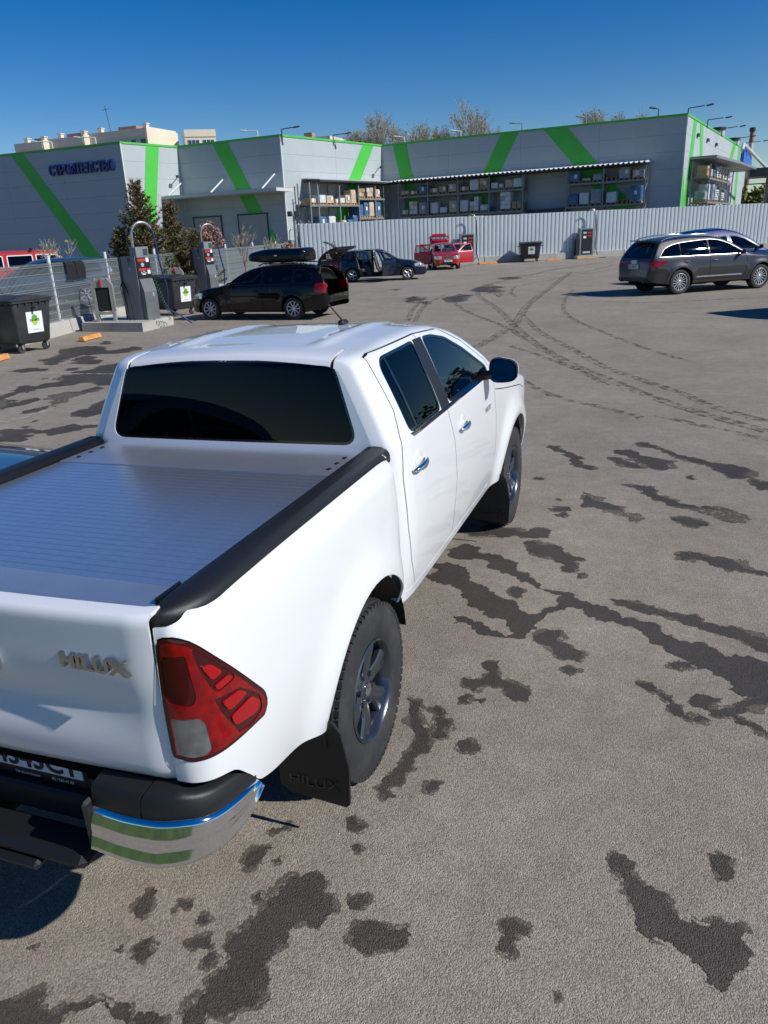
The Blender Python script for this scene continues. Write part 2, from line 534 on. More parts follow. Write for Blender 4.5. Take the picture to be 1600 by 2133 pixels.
PATCHES = [
[(0.84,5.39),(0.96,5.37),(1.13,5.11),(1.23,4.85),(1.38,4.70),(1.37,4.59),(1.28,4.64),(1.13,4.91),(0.99,5.16)],
[(1.48,5.06),(1.60,5.05),(1.69,4.91),(1.77,4.89),(1.86,4.75),(1.75,4.73),(1.64,4.75),(1.56,4.88)],
[(1.52,5.29),(1.67,5.38),(1.78,5.16),(1.93,5.11),(2.14,5.04),(2.03,4.73),(1.90,4.76),(1.77,4.93),(1.68,5.10)],
[(1.71,5.65),(1.85,5.69),(2.00,5.45),(2.15,5.27),(2.35,5.14),(2.59,5.03),(2.75,4.92),(2.77,4.65),(2.66,4.58),(2.54,4.70),(2.43,4.92),(2.28,5.03),(2.11,5.19),(1.98,5.42),(1.83,5.50)],
[(2.74,4.60),(2.88,4.55),(2.89,4.34),(2.79,4.27),(2.74,4.43)],
[(1.65,4.22),(1.80,4.21),(1.93,4.16),(1.96,3.98),(2.08,3.90),(2.13,3.80),(2.31,3.71),(2.35,3.79),(2.52,3.73),(2.67,3.55),(2.61,3.46),(2.48,3.47),(2.32,3.61),(2.16,3.70),(2.04,3.81),(1.92,3.92),(1.86,4.08),(1.73,4.15)],
[(2.08,3.45),(2.23,3.48),(2.36,3.35),(2.27,3.27),(2.17,3.33)],
[(1.35,3.93),(1.41,3.89),(1.53,3.69),(1.66,3.63),(1.72,3.46),(1.89,3.38),(1.86,3.26),(1.78,3.30),(1.72,3.41),(1.59,3.46),(1.49,3.57),(1.38,3.54),(1.41,3.66)],
[(1.12,3.43),(1.29,3.51),(1.31,3.42),(1.21,3.38)],
[(1.18,3.31),(1.25,3.38),(1.31,3.32),(1.26,3.26)],
[(1.14,3.68),(1.20,3.69),(1.20,3.65)],
[(0.54,2.79),(0.76,2.96),(0.94,2.93),(1.05,2.89),(1.15,3.00),(1.22,2.96),(1.21,2.80),(1.09,2.77),(0.97,2.80),(0.85,2.73),(0.69,2.71)],
[(1.06,2.65),(1.13,2.73),(1.33,2.65),(1.41,2.53),(1.52,2.48),(1.48,2.43),(1.44,2.42),(1.48,2.36),(1.47,2.23),(1.40,2.23),(1.40,2.32),(1.32,2.41),(1.21,2.44),(1.13,2.50)],
[(1.50,2.22),(1.54,2.25),(1.54,2.16),(1.51,2.14)],
[(0.52,2.39),(0.64,2.54),(0.77,2.41),(0.96,2.36),(1.13,2.16),(1.24,2.05),(1.39,1.92),(1.51,1.92),(1.55,1.84),(1.74,1.74),(1.82,1.66),(1.95,1.64),(2.01,1.65),(2.04,1.55),(2.17,1.48),(2.30,1.45),(2.37,1.37),(2.54,1.38),(2.59,1.28),(2.56,1.00),(2.51,0.98),(2.43,0.99),(2.37,1.04),(2.35,1.15),(2.29,1.20),(2.19,1.23),(2.10,1.32),(2.00,1.39),(1.95,1.52),(1.85,1.56),(1.74,1.58),(1.66,1.63),(1.59,1.73),(1.52,1.72),(1.42,1.62),(1.37,1.51),(1.36,1.39),(1.32,1.27),(1.29,1.16),(1.23,1.03),(1.21,1.00),(1.20,1.09),(1.21,1.16),(1.18,1.21),(1.11,1.26),(1.01,1.29),(0.93,1.36),(0.88,1.32),(0.85,1.42),(0.92,1.43),(0.99,1.38),(1.09,1.34),(1.16,1.30),(1.23,1.24),(1.24,1.32),(1.18,1.42),(1.09,1.45),(0.96,1.56),(0.83,1.74),(0.72,1.84),(0.54,1.89),(0.52,2.15),(0.63,2.17),(0.80,2.00),(0.96,1.87),(1.12,1.72),(1.21,1.65),(1.27,1.57),(1.36,1.64),(1.43,1.71),(1.44,1.87),(1.32,1.93),(1.15,2.00),(1.06,2.10),(0.94,2.14),(0.87,2.28),(0.74,2.26),(0.64,2.25)],
[(1.11,1.88),(1.15,1.92),(1.20,1.84),(1.18,1.75),(1.13,1.79)],
[(1.36,1.32),(1.41,1.40),(1.50,1.41),(1.51,1.28),(1.58,1.23),(1.65,1.16),(1.64,1.10),(1.56,1.10),(1.49,1.17),(1.43,1.23),(1.37,1.26)],
[(1.55,1.01),(1.60,1.04),(1.67,1.03),(1.62,0.96)],
[(1.16,0.97),(1.22,0.99),(1.23,0.89),(1.28,0.81),(1.36,0.80),(1.43,0.75),(1.44,0.67),(1.38,0.65),(1.32,0.69),(1.30,0.75),(1.22,0.75),(1.16,0.67),(1.09,0.72),(1.10,0.78),(1.16,0.78),(1.20,0.86)],
[(1.11,0.54),(1.13,0.63),(1.16,0.63),(1.16,0.57)],
[(1.18,0.60),(1.23,0.63),(1.22,0.58)],
[(1.74,1.90),(1.83,1.91),(1.94,1.87),(2.03,1.83),(2.14,1.81),(2.23,1.82),(2.27,1.72),(2.36,1.70),(2.49,1.69),(2.62,1.61),(2.61,1.45),(2.54,1.48),(2.45,1.59),(2.36,1.61),(2.25,1.66),(2.13,1.73),(2.03,1.76),(1.89,1.78),(1.78,1.82)],
[(2.12,2.71),(2.16,2.77),(2.27,2.77),(2.34,2.71),(2.49,2.71),(2.60,2.56),(2.72,2.54),(2.69,2.49),(2.56,2.53),(2.45,2.50),(2.38,2.57),(2.28,2.66),(2.14,2.62)],
[(2.09,1.22),(2.14,1.25),(2.21,1.22),(2.15,1.16),(2.11,1.17)],
[(1.93,0.99),(1.98,0.99),(2.03,0.94),(2.10,0.90),(2.15,0.82),(2.14,0.74),(2.10,0.77),(2.10,0.84),(2.06,0.90),(2.00,0.92)],
[(2.15,0.75),(2.23,0.78),(2.28,0.75),(2.23,0.72),(2.17,0.73)],
[(2.19,0.88),(2.26,0.96),(2.33,0.94),(2.27,0.83),(2.21,0.84)],
[(2.28,0.79),(2.39,0.89),(2.45,0.96),(2.55,1.03),(2.54,0.95),(2.44,0.88),(2.39,0.83),(2.45,0.78),(2.52,0.70),(2.51,0.68),(2.46,0.75),(2.38,0.81),(2.32,0.79)],
[(0.98,0.46),(1.01,0.49),(1.05,0.47),(1.06,0.42),(1.11,0.40),(1.13,0.28),(1.06,0.26),(1.05,0.35)],
[(1.19,0.24),(1.23,0.29),(1.28,0.26),(1.29,0.22),(1.26,0.19),(1.21,0.20)],
[(1.13,-0.08),(1.15,-0.03),(1.19,-0.03),(1.18,-0.08),(1.16,-0.11)],
[(0.87,4.19),(0.92,4.27),(0.98,4.23),(0.93,4.18)],
[(2.21,4.55),(2.26,4.61),(2.29,4.50),(2.25,4.46)],
[(0.85,0.52),(0.94,0.48),(0.94,0.42),(0.99,0.35),(1.05,0.24),(1.07,0.14),(1.03,0.12),(1.05,0.01),(1.02,-0.02),(1.03,-0.08),(0.98,-0.13),(1.03,-0.18),(0.99,-0.21),(0.94,-0.15),(0.96,-0.11),(0.97,-0.03),(0.99,0.05),(1.00,0.15),(1.00,0.22),(0.94,0.31),(0.91,0.41)],
[(0.72,-1.01),(0.74,-0.95),(0.75,-0.90),(0.77,-0.85),(0.77,-0.80),(0.78,-0.74),(0.79,-0.67),(0.84,-0.68),(0.88,-0.64),(0.93,-0.66),(0.94,-0.72),(0.99,-0.72),(1.02,-0.77),(0.99,-0.85),(0.94,-0.84),(0.89,-0.87),(0.91,-0.94),(0.88,-0.98),(0.88,-1.03),(0.92,-1.11),(0.91,-1.17),(0.87,-1.20),(0.83,-1.23),(0.78,-1.23),(0.80,-1.27),(0.74,-1.29),(0.71,-1.24),(0.75,-1.17),(0.73,-1.13),(0.77,-1.08),(0.76,-1.05)],
[(0.71,-0.80),(0.72,-0.78),(0.75,-0.81),(0.73,-0.82)],
[(0.61,-0.70),(0.59,-0.65),(0.61,-0.59),(0.67,-0.58),(0.65,-0.65),(0.63,-0.70)],
[(0.70,-0.63),(0.71,-0.61),(0.73,-0.63),(0.71,-0.64)],
[(0.61,-0.50),(0.67,-0.43),(0.68,-0.47),(0.64,-0.51)],
[(0.88,-0.35),(0.91,-0.33),(0.97,-0.36),(0.96,-0.40),(0.92,-0.40)],
[(0.96,-0.48),(0.98,-0.46),(1.00,-0.49),(0.98,-0.50)],
[(0.32,-0.94),(0.34,-0.88),(0.38,-0.95),(0.38,-1.01),(0.33,-0.99)],
[(0.47,-0.96),(0.46,-0.90),(0.51,-0.89),(0.52,-0.92),(0.48,-0.92)],
[(0.57,-0.95),(0.58,-0.92),(0.60,-0.93),(0.60,-0.96)],
[(0.43,-1.12),(0.44,-1.08),(0.46,-1.06),(0.49,-1.11),(0.49,-1.15),(0.45,-1.14)],
[(0.58,-1.05),(0.61,-1.01),(0.65,-1.00),(0.67,-1.04),(0.61,-1.05)],
[(0.68,-1.08),(0.70,-1.04),(0.72,-1.06),(0.71,-1.10),(0.69,-1.10)],
[(0.37,-1.14),(0.38,-1.12),(0.39,-1.14)],
[(1.04,-0.72),(1.06,-0.68),(1.11,-0.67),(1.11,-0.70),(1.06,-0.75)],
[(1.10,-0.84),(1.12,-0.79),(1.20,-0.77),(1.28,-0.75),(1.29,-0.82),(1.26,-0.85),(1.22,-0.86),(1.18,-0.89),(1.13,-0.88)],
[(0.11,-1.43),(0.18,-1.39),(0.21,-1.35),(0.25,-1.32),(0.26,-1.34),(0.26,-1.38),(0.32,-1.39),(0.35,-1.35),(0.40,-1.32),(0.46,-1.30),(0.49,-1.33),(0.50,-1.30),(0.55,-1.29),(0.57,-1.33),(0.67,-1.29),(0.70,-1.32),(0.17,-1.50)],
[(0.08,-1.22),(0.10,-1.20),(0.10,-1.22)],
[(1.90,-0.25),(1.93,-0.21),(1.98,-0.23),(1.97,-0.28),(2.02,-0.34),(2.10,-0.36),(2.12,-0.42),(2.14,-0.45),(2.18,-0.43),(2.21,-0.45),(2.27,-0.40),(2.30,-0.42),(2.33,-0.40),(2.35,-0.42),(2.34,-0.48),(2.36,-0.52),(2.33,-0.58),(2.30,-0.59),(2.28,-0.65),(2.26,-0.68),(2.21,-0.62),(2.18,-0.60),(2.14,-0.57),(2.09,-0.54),(2.05,-0.55),(2.00,-0.50),(1.99,-0.43),(1.96,-0.36),(1.92,-0.30)],
[(1.57,-0.65),(1.59,-0.62),(1.63,-0.62),(1.67,-0.63),(1.67,-0.66),(1.64,-0.66),(1.62,-0.71),(1.64,-0.74),(1.63,-0.76),(1.59,-0.74),(1.60,-0.69)],
[(2.26,-0.11),(2.31,-0.10),(2.31,-0.15),(2.27,-0.24),(2.27,-0.19)],
[(1.78,-0.84),(1.80,-0.84),(1.80,-0.85),(1.79,-0.86)],
[(-10.49,9.93),(-10.46,10.28),(-10.66,10.88),(-11.09,11.25),(-11.13,11.80),(-10.82,11.95),(-10.15,11.71),(-9.84,11.39),(-9.74,10.82),(-10.03,10.68),(-10.00,10.32),(-9.75,9.88),(-9.68,9.45),(-9.93,9.53)],
[(-9.44,9.68),(-9.73,10.22),(-9.85,10.69),(-9.61,10.58),(-9.31,10.14),(-8.90,10.06),(-8.77,9.69),(-9.10,9.66)],
[(-9.72,10.82),(-9.91,11.32),(-9.71,11.53),(-9.62,11.80),(-9.58,12.01),(-9.17,11.69),(-9.09,11.18),(-9.24,11.04),(-9.49,10.96)],
[(-10.05,8.70),(-9.96,9.11),(-9.62,9.04),(-9.25,8.98),(-9.45,8.81),(-9.62,8.64)],
[(-8.87,8.96),(-8.93,9.21),(-8.75,9.28),(-8.65,8.99)],
[(-8.53,8.71),(-8.37,9.06),(-8.46,9.56),(-8.23,9.95),(-7.38,9.07),(-6.41,7.80),(-7.02,7.68),(-7.25,7.85),(-7.46,7.99),(-7.55,7.82),(-7.67,7.56),(-7.85,7.46),(-8.00,7.29),(-7.88,6.96),(-8.00,7.13),(-8.01,6.91),(-7.93,6.64),(-7.67,6.27),(-7.36,6.25),(-7.42,6.64),(-7.17,6.47),(-7.16,6.28),(-7.22,6.02),(-7.23,5.77),(-8.13,6.54),(-8.18,6.89),(-8.50,7.46),(-8.19,7.49),(-8.15,7.78),(-8.07,8.00),(-8.50,8.48),(-8.19,8.61)],
[(-6.94,6.38),(-6.87,6.52),(-7.17,6.74),(-7.25,7.09),(-7.04,7.19),(-6.77,7.08),(-6.76,6.87),(-6.62,6.49),(-6.67,6.35),(-6.52,6.13),(-6.76,6.34)],
[(-6.97,7.20),(-7.01,7.57),(-6.81,7.52),(-6.70,7.20)],
[(-5.84,5.68),(-5.94,5.92),(-5.87,6.11),(-6.04,6.51),(-6.03,6.87),(-5.53,6.46),(-5.70,6.19),(-5.49,5.77),(-5.55,5.62),(-5.72,5.62)],
[(-6.72,5.62),(-6.77,5.91),(-6.71,6.19),(-6.61,6.08),(-6.59,5.88),(-6.62,5.67)],
[(-6.18,4.63),(-6.20,4.77),(-6.02,4.83),(-5.82,4.91),(-5.56,4.84),(-5.54,5.01),(-5.40,5.26),(-5.24,5.18),(-4.96,5.23),(-5.08,5.09),(-5.08,4.95),(-5.17,4.81),(-5.25,4.66),(-5.46,4.76),(-5.65,4.73),(-5.70,4.63),(-5.47,4.60),(-5.54,4.48),(-5.40,4.41),(-5.59,4.31),(-5.75,4.22)],
[(-6.05,4.94),(-5.92,5.04),(-5.91,4.94)],
[(-6.14,5.20),(-6.11,5.39),(-6.08,5.24)],
[(-10.91,12.54),(-11.08,12.92),(-10.73,12.55),(-10.60,12.25)],
[(-8.69,8.10),(-8.60,8.25),(-8.58,8.07)],
[(-6.87,23.34),(-6.80,24.44),(-6.04,23.21),(-5.94,21.93),(-6.45,22.24)],
[(-5.34,23.11),(-5.24,25.05),(-4.75,24.38),(-4.56,22.99),(-4.67,21.76),(-4.99,22.05)],
[(-8.99,27.78),(-8.58,28.05),(-8.45,27.31)],
[(-4.77,27.18),(-4.98,28.66),(-4.26,25.78),(-4.20,25.15)],
[(-4.41,27.10),(-4.58,28.55),(-3.84,25.69),(-4.02,26.04)],
[(-5.97,22.17),(-5.63,22.38),(-5.43,21.39)],
[(-5.80,33.56),(-5.29,34.37),(-4.52,33.13),(-4.88,32.32)]]
TRACKS = [(0.16,[(-1.14,42.66),(-2.14,36.80),(-3.86,34.66),(-4.93,31.70),(-5.26,28.30),(-4.52,24.72),(-2.68,19.47),(-1.42,15.44),(-0.34,12.34),(0.51,10.41),(1.29,8.96),(1.84,7.97),(2.30,7.29),(3.10,6.32)]),
(0.13,[(-1.84,18.42),(-0.69,14.55),(0.31,12.06),(1.05,10.22),(1.64,9.20),(2.16,8.35),(2.59,7.48),(3.14,6.79)]),
(0.20,[(-2.77,37.06),(-2.37,27.59),(-2.06,20.84),(-1.54,15.45),(-1.57,12.97),(-1.69,11.95)]),
(0.10,[(-1.36,26.20),(-1.25,23.20),(-0.82,19.30),(-0.26,16.91),(0.65,14.56),(1.51,12.44),(2.35,10.82)]),
(0.10,[(1.90,6.96),(2.50,6.44),(3.06,6.00)]),
(0.12,[(-5.79,24.95),(-5.50,22.07),(-4.98,19.32),(-4.24,16.51)]),
(0.12,[(-6.27,24.02),(-5.34,19.70),(-4.54,16.80)]),
(0.14,[(4.55,22.26),(2.52,21.40),(1.44,21.02),(0.00,21.51)]),
(0.25,[(-1.24,46.04),(-2.48,43.92),(-3.87,39.68),(-4.62,34.93),(-5.59,32.70)]),
(0.12,[(-4.70,21.97),(-3.26,18.52),(-1.65,15.45),(-0.81,13.37)]),
(0.20,[(-3.46,23.56),(-4.69,27.54),(-5.19,29.60)]),
(0.10,[(-0.96,12.48),(-0.17,11.29),(0.64,9.95),(1.17,8.75)]),
(0.10,[(-0.12,8.99),(0.57,7.87),(1.26,7.27),(1.73,6.80)]),
(0.12,[(-5.48,29.68),(-4.19,28.04),(-3.20,30.44),(-2.16,34.91),(-0.71,38.22)]),
(0.10,[(-3.83,27.95),(-3.51,25.57),(-2.93,23.48)]),
(0.10,[(-4.62,28.14),(-3.67,24.57)])]
LINES = [(0.07,[(-10.43,8.44),(-8.61,8.61),(-7.16,8.71)]),
(0.06,[(-6.76,5.15),(-6.46,5.13),(-6.41,5.45),(-6.44,5.90)]),
(0.06,[(-11.82,12.02),(-9.39,12.09)]),
(0.10,[(-10.28,32.60),(-13.88,36.84),(-15.25,37.08)]),
(0.10,[(-8.83,52.87),(-5.30,46.04)])]
# ------------------------------------------------------------------ shared car parts
pbr('white_paint', (0.80, 0.81, 0.82), 0.35, 0, 1.0, 0.5, coatr=0.02)
pbr('black_plastic', (0.012, 0.012, 0.013), 0.45, bump=0.15, bs=400)
pbr('black_gloss', (0.008, 0.008, 0.009), 0.15, coat=0.6)
pbr('dark_gap', (0.004, 0.004, 0.004), 0.9, spec=0.1)
pbr('rubber', (0.022, 0.022, 0.023), 0.75, var=0.25, vs=9, bump=0.1, bs=200, dirt=(0.12, 0.11, 0.10, 0.35), ds=6)
pbr('chrome', (0.82, 0.83, 0.85), 0.05, 1.0)
pbr('badge_chrome', (0.42, 0.43, 0.42), 0.08, 1.0)
pbr('chrome_soft', (0.70, 0.71, 0.73), 0.16, 1.0)
pbr('alloy', (0.62, 0.63, 0.64), 0.35, 0.45, var=0.05)
pbr('gunmetal', (0.105, 0.12, 0.145), 0.28, 0.85, coat=0.5)
pbr('aluminium', (0.70, 0.74, 0.80), 0.30, 0.88, var=0.05, vs=30)
pbr('aluminium_flat', (0.62, 0.65, 0.70), 0.40, 0.85, var=0.04, vs=8)
pbr('red_lens', (0.21, 0.001, 0.002), 0.12, coat=0.6, spec=.3, var=.45, vs=24)
pbr('red_guide', (0.33, 0.002, 0.005), 0.15, coat=0.6, spec=.3)
pbr('dark_lens', (0.045, 0.001, 0.003), 0.08, coat=0.6, spec=.3)
pbr('clear_lens', (0.24, 0.26, 0.27), 0.10, 0.7, coat=1.0, var=0.25, vs=30)
pbr('lamp_glass', (0.62, 0.64, 0.66), 0.06, 0.6, coat=1.0, var=0.3, vs=12)
pbr('amber_lens', (0.6, 0.2, 0.02), 0.12, coat=1.0)
pbr('seat_cloth', (0.035, 0.035, 0.04), 0.9)
pbr('seat_grey', (0.11, 0.11, 0.11), 0.9)
pbr('plate_white', (0.75, 0.76, 0.78), 0.4)
pbr('plate_blue', (0.02, 0.06, 0.35), 0.4)
pbr('ink', (0.012, 0.012, 0.014), 0.5)
pbr('print_white', (0.8, 0.8, 0.8), 0.5)
glass('glass_dark', (0.010, 0.012, 0.014), 0.55)
glass('glass_tint', (0.13, 0.15, 0.15))
glass('glass_clear', (0.55, 0.62, 0.60))
pbr('mirror_glass', (0.42, 0.44, 0.46), 0.02, 1.0)

def body_loft(S):
    top, belt, sill, w = (pchip(S[k]) for k in ('top', 'belt', 'sill', 'w'))
    y0, y1 = S['w'][0][0], S['w'][-1][0]
    n = S.get('n', 70)
    ys = []
    for i in range(n + 1):
        t = i / n
        e = 0.5 - 0.5 * math.cos(PI * t)
        ys.append(y0 + (y1 - y0) * (0.45 * t + 0.55 * e))
    zm, low, high = S.get('zm', .8), S.get('low', .05), S.get('high', .02)
    lean, lc = S['lean'], S.get('lc', .12)
    r, crown = S.get('r', .07), S.get('crown', .03)
    NB, NG, NA, NC = S.get('nb', 14), S.get('ng', 8), 6, S.get('nc', 7)
    P = []
    for y in ys:
        zt, zb, zw, W = top(y), sill(y), belt(y), w(y)
        def xs(z):
            zz = min(z, zw)
            x = W - low * (max(0, zm - zz) / .45) ** 2 - high * (max(0, zz - zm) / .35) ** 2
            for (yc, zc, ra, h) in S.get('flares', []):
                d = math.hypot(y - yc, zz - zc)
                x += h * math.exp(-((d - ra) / .10) ** 2) * min(1, max(0, (zw - zz) / .15))
            if z > zw:
                x -= lean * (z - zw) + lc * (z - zw) ** 2
            return x
        cr = crown * min(1, W / .6)
        ztt = zt - cr
        hh = max(ztt - zb, .02)
        rr = min(r, hh * .4)
        ze = ztt - rr * .8
        zs = min(zw, ze - .004)
        row = []
        for k in range(NB + 1):
            z = zb + (zs - zb) * k / NB
            row.append((xs(z), y, z))
        for k in range(1, NG + 1):
            z = zs + (ze - zs) * k / NG
            row.append((xs(z), y, z))
        xe = xs(ze)
        A = Vector((xe, ze)); B = Vector((xs(ztt) - .0, ztt)); D = Vector((max(.02, xe - 2.2 * rr), ztt + cr * .02))
        for k in range(1, NA + 1):
            t = k / NA
            q = A * (1 - t) ** 2 + B * 2 * t * (1 - t) + D * t * t
            row.append((q.x, y, q.y))
        xd = D.x
        for k in range(1, NC + 1):
            t = k / NC
            x = xd * (1 - t)
            row.append((x, y, D.y + cr * (1 - (x / xd) ** 2) + (S['roof'](x, y) if S.get('roof') else 0)))
        P.append(row)
    if S.get('shear'):
        f = S['shear']
        P = [[(x, y + f(y, z), z) for (x, y, z) in row] for row in P]
    so = grid_soup(P)
    t = sum(f[0][3] for f in so if f[0][0] > .5)
    if t < 0: so = grid_soup(P, flip=True)
    return so, P

def end_cap(row, outy, k=8, dome=0.0):
    """flat-ish panel closing a section row (half) at x=0; rows go bottom to top"""
    G = []
    zmax = max(q[2] for q in row)
    for (x, y, z) in row:
        if z >= zmax - 1e-6 and x < .02: pass
        G.append([(x * (1 - j / k), y + outy * dome * (1 - (1 - j / k) ** 2), z) for j in range(k + 1)])
    so = grid_soup(G)
    t = sum(f[0][4] for f in so)
    if t * outy < 0: so = grid_soup(G, flip=True)
    return so

def arch_poly(yc, zc, r, n=26, zlow=-0.2):
    p = [(yc + r * math.cos(PI * i / n), zc + r * math.sin(PI * i / n)) for i in range(n + 1)]
    return p + [(yc - r, zlow), (yc + r, zlow)]

def wheel_meshes(r, wd, rim_r, style, rim_mat, tread=True, key=''):
    """tyre and rim spun round local X, outer face towards +X"""
    Mx = Matrix.Rotation(PI / 2, 4, 'Y')
    m = MB()
    h = wd / 2
    prof = [(rim_r, -h * .8), (rim_r + .02, -h * .95), (r - .06, -h), (r - .018, -h * .9), (r - .004, -h * .72), (r - .004, h * .72), (r - .018, h * .9), (r - .06, h * 1.0), (rim_r + .035, h * .99), (rim_r + .012, h * .93), (rim_r - .004, h * .86), (rim_r - .006, h * .5)]
    m.lathe(prof, 48 if tread else 32, Mx)
    if tread:
        nb = 64
        for i in range(nb):
            a = 2 * PI * i / nb
            for (c, ww, off, sk) in ((-h * .80, h * .26, .5, 0), (-h * .40, h * .40, 0, .25), (0.0, h * .30, .5, -.2), (h * .40, h * .40, .2, .25), (h * .80, h * .26, .7, 0)):
                aa = a + off * 2 * PI / nb
                T = Matrix.Rotation(aa, 4, 'X') @ Matrix.Translation((c, 0, r - .004 - (.012 if abs(c) > h * .7 else 0))) @ Matrix.Rotation(sk, 4, 'Z')
                m.box((0, 0, 0), (ww, 2 * PI * r / nb * .70, .018), M=T)
    tyre = m.mesh('tyre' + key, 'rubber', .5)
    m = MB()
    R0 = rim_r
    face = h * .80
    # barrel and outer lip
    m.lathe([(R0 - .004, face + .012), (R0 - .012, face + .018), (R0 - .022, face + .006)] + ([(R0 - .03, h * .3), (R0 - .03, -h * .7)] if style == 'truck' else [(R0 - .026, face - .02)]), 40, Mx)
    hub = .06 if R0 > .2 else .055
    m.lathe([(.0001, face - .015), (hub * .55, face - .015), (hub * .75, face - .018), (hub, face - .03), (hub, -h * .2)], 24, Mx)
    def spoke(a, w0, w1, r0, r1, z0, z1, skew=0.0, th=.03):
        ca, sa = math.cos(a), math.sin(a)
        pts = []
        for (rr, ww, zz, sk) in ((r0, w0, z0, 0), ((r0 + r1) / 2, (w0 + w1) / 2, (z0 + z1) / 2 + .006, skew * .3), (r1, w1, z1, skew)):
            for sg in (-1, 1):
                pts.append((zz - .010, rr, sk + sg * ww / 2))
                pts.append((zz, rr, sk + sg * ww * .26))
            for sg in (1, -1):
                pts.append((zz - th, rr, sk + sg * ww / 2))
        vs = []
        order = [0, 1, 3, 2, 4, 5]
        for k in range(3):
            ring = [pts[k * 6 + o] for o in order]
            for (x, rr, t) in ring:
                vs.append((x, rr * ca - t * sa, rr * sa + t * ca))
        fs = []
        for k in range(2):
            for j in range(6):
                fs.append((k * 6 + j, k * 6 + (j + 1) % 6, (k + 1) * 6 + (j + 1) % 6, (k + 1) * 6 + j))
        m.add(vs, fs)
    rr0, rr1 = hub * .8, R0 - .015
    if style == 'truck':
        for i in range(6):
            a = 2 * PI * i / 6 + .26
            spoke(a, .078, .066, rr0, rr1, face - .022, face - .002, .026)
            spoke(a, .052, .040, rr0, rr1, face - .026, face - .008, -.042)
        for i in range(6):
            a = 2 * PI * (i + .5) / 6 + .26
            m.cyl((face - .04, .07 * math.cos(a), .07 * math.sin(a)), (face - .012, .07 * math.cos(a), .07 * math.sin(a)), .012, n=6)
    else:
        for i in range(style):
            spoke(2 * PI * i / style, .05 if style < 8 else .030 if style < 11 else .016, .062 if style < 8 else .042 if style < 11 else .026, rr0, rr1, face - .018, face - .006)
    rim = m.mesh('rim' + key, rim_mat, .6)
    m = MB()
    m.lathe([(.0001, -h * .1), (R0 - .03, -h * .1)], 24, Mx)
    if style != 'truck': m.lathe([(R0 - .027, face - .02), (R0 - .03, -h * .1)], 32, Mx)
    m.lathe([(.02, -h * .02), (R0 * .72, -h * .02), (R0 * .72, -h * .1)], 24, Mx)
    disc = m.mesh('brake_disc' + key, 'dark_gap')
    m = MB()
    m.lathe([(.0001, face - .008), (hub * .5, face - .009), (hub * .52, face - .016)], 20, Mx)
    cap = m.mesh('hub_cap' + key, 'chrome_soft', .6)
    return tyre, rim, disc, cap

def place_wheels(parent, ms, spots):
    for (x, y, z, side, steer) in spots:
        w = link('wheel', ms[0], parent, (x, y, z), (0, 0, (PI if side < 0 else 0) + steer))
        for nm, me in (('rim', ms[1]), ('brake_disc', ms[2]), ('hub_cap', ms[3])):
            link(nm, me, w)

def seat(parent, x, y, z, mat='seat_cloth', wd=.50, hd=True):
    m = MB()
    m.box((0, .26, .0), (wd, .54, .16), bev=.05)
    T = Matrix.Translation((0, 0, .02)) @ Matrix.Rotation(R(14), 4, 'X')
    m.box((0, 0, .32), (wd * .96, .13, .62), bev=.05, M=T)
    if hd:
        m.box((0, .0, .74), (.26, .09, .17), bev=.035, M=T)
        m.cyl(T @ Vector((-.06, 0, .60)), T @ Vector((-.06, 0, .70)), .008, n=6)
        m.cyl(T @ Vector((.06, 0, .60)), T @ Vector((.06, 0, .70)), .008, n=6)
    return m.build('seat', mat, parent, .6, loc=(x, y, z))

def steering_wheel(parent, x, y, z):
    m = MB()
    T = Matrix.Translation((x, y, z)) @ Matrix.Rotation(R(65), 4, 'X')
    m.tube([T @ Vector((.185 * math.cos(t * PI / 14), .185 * math.sin(t * PI / 14), 0)) for t in range(28)], .014, 6, closed=True)
    m.box((0, 0, -.01), (.34, .05, .03), M=T)
    m.box((0, -.08, -.01), (.05, .18, .03), M=T)
    m.cyl(T @ Vector((0, 0, 0)), T @ Vector((0, -.0, -.25)), .03, n=8)
    return m.build('steering_wheel', 'black_plastic', parent, .6)

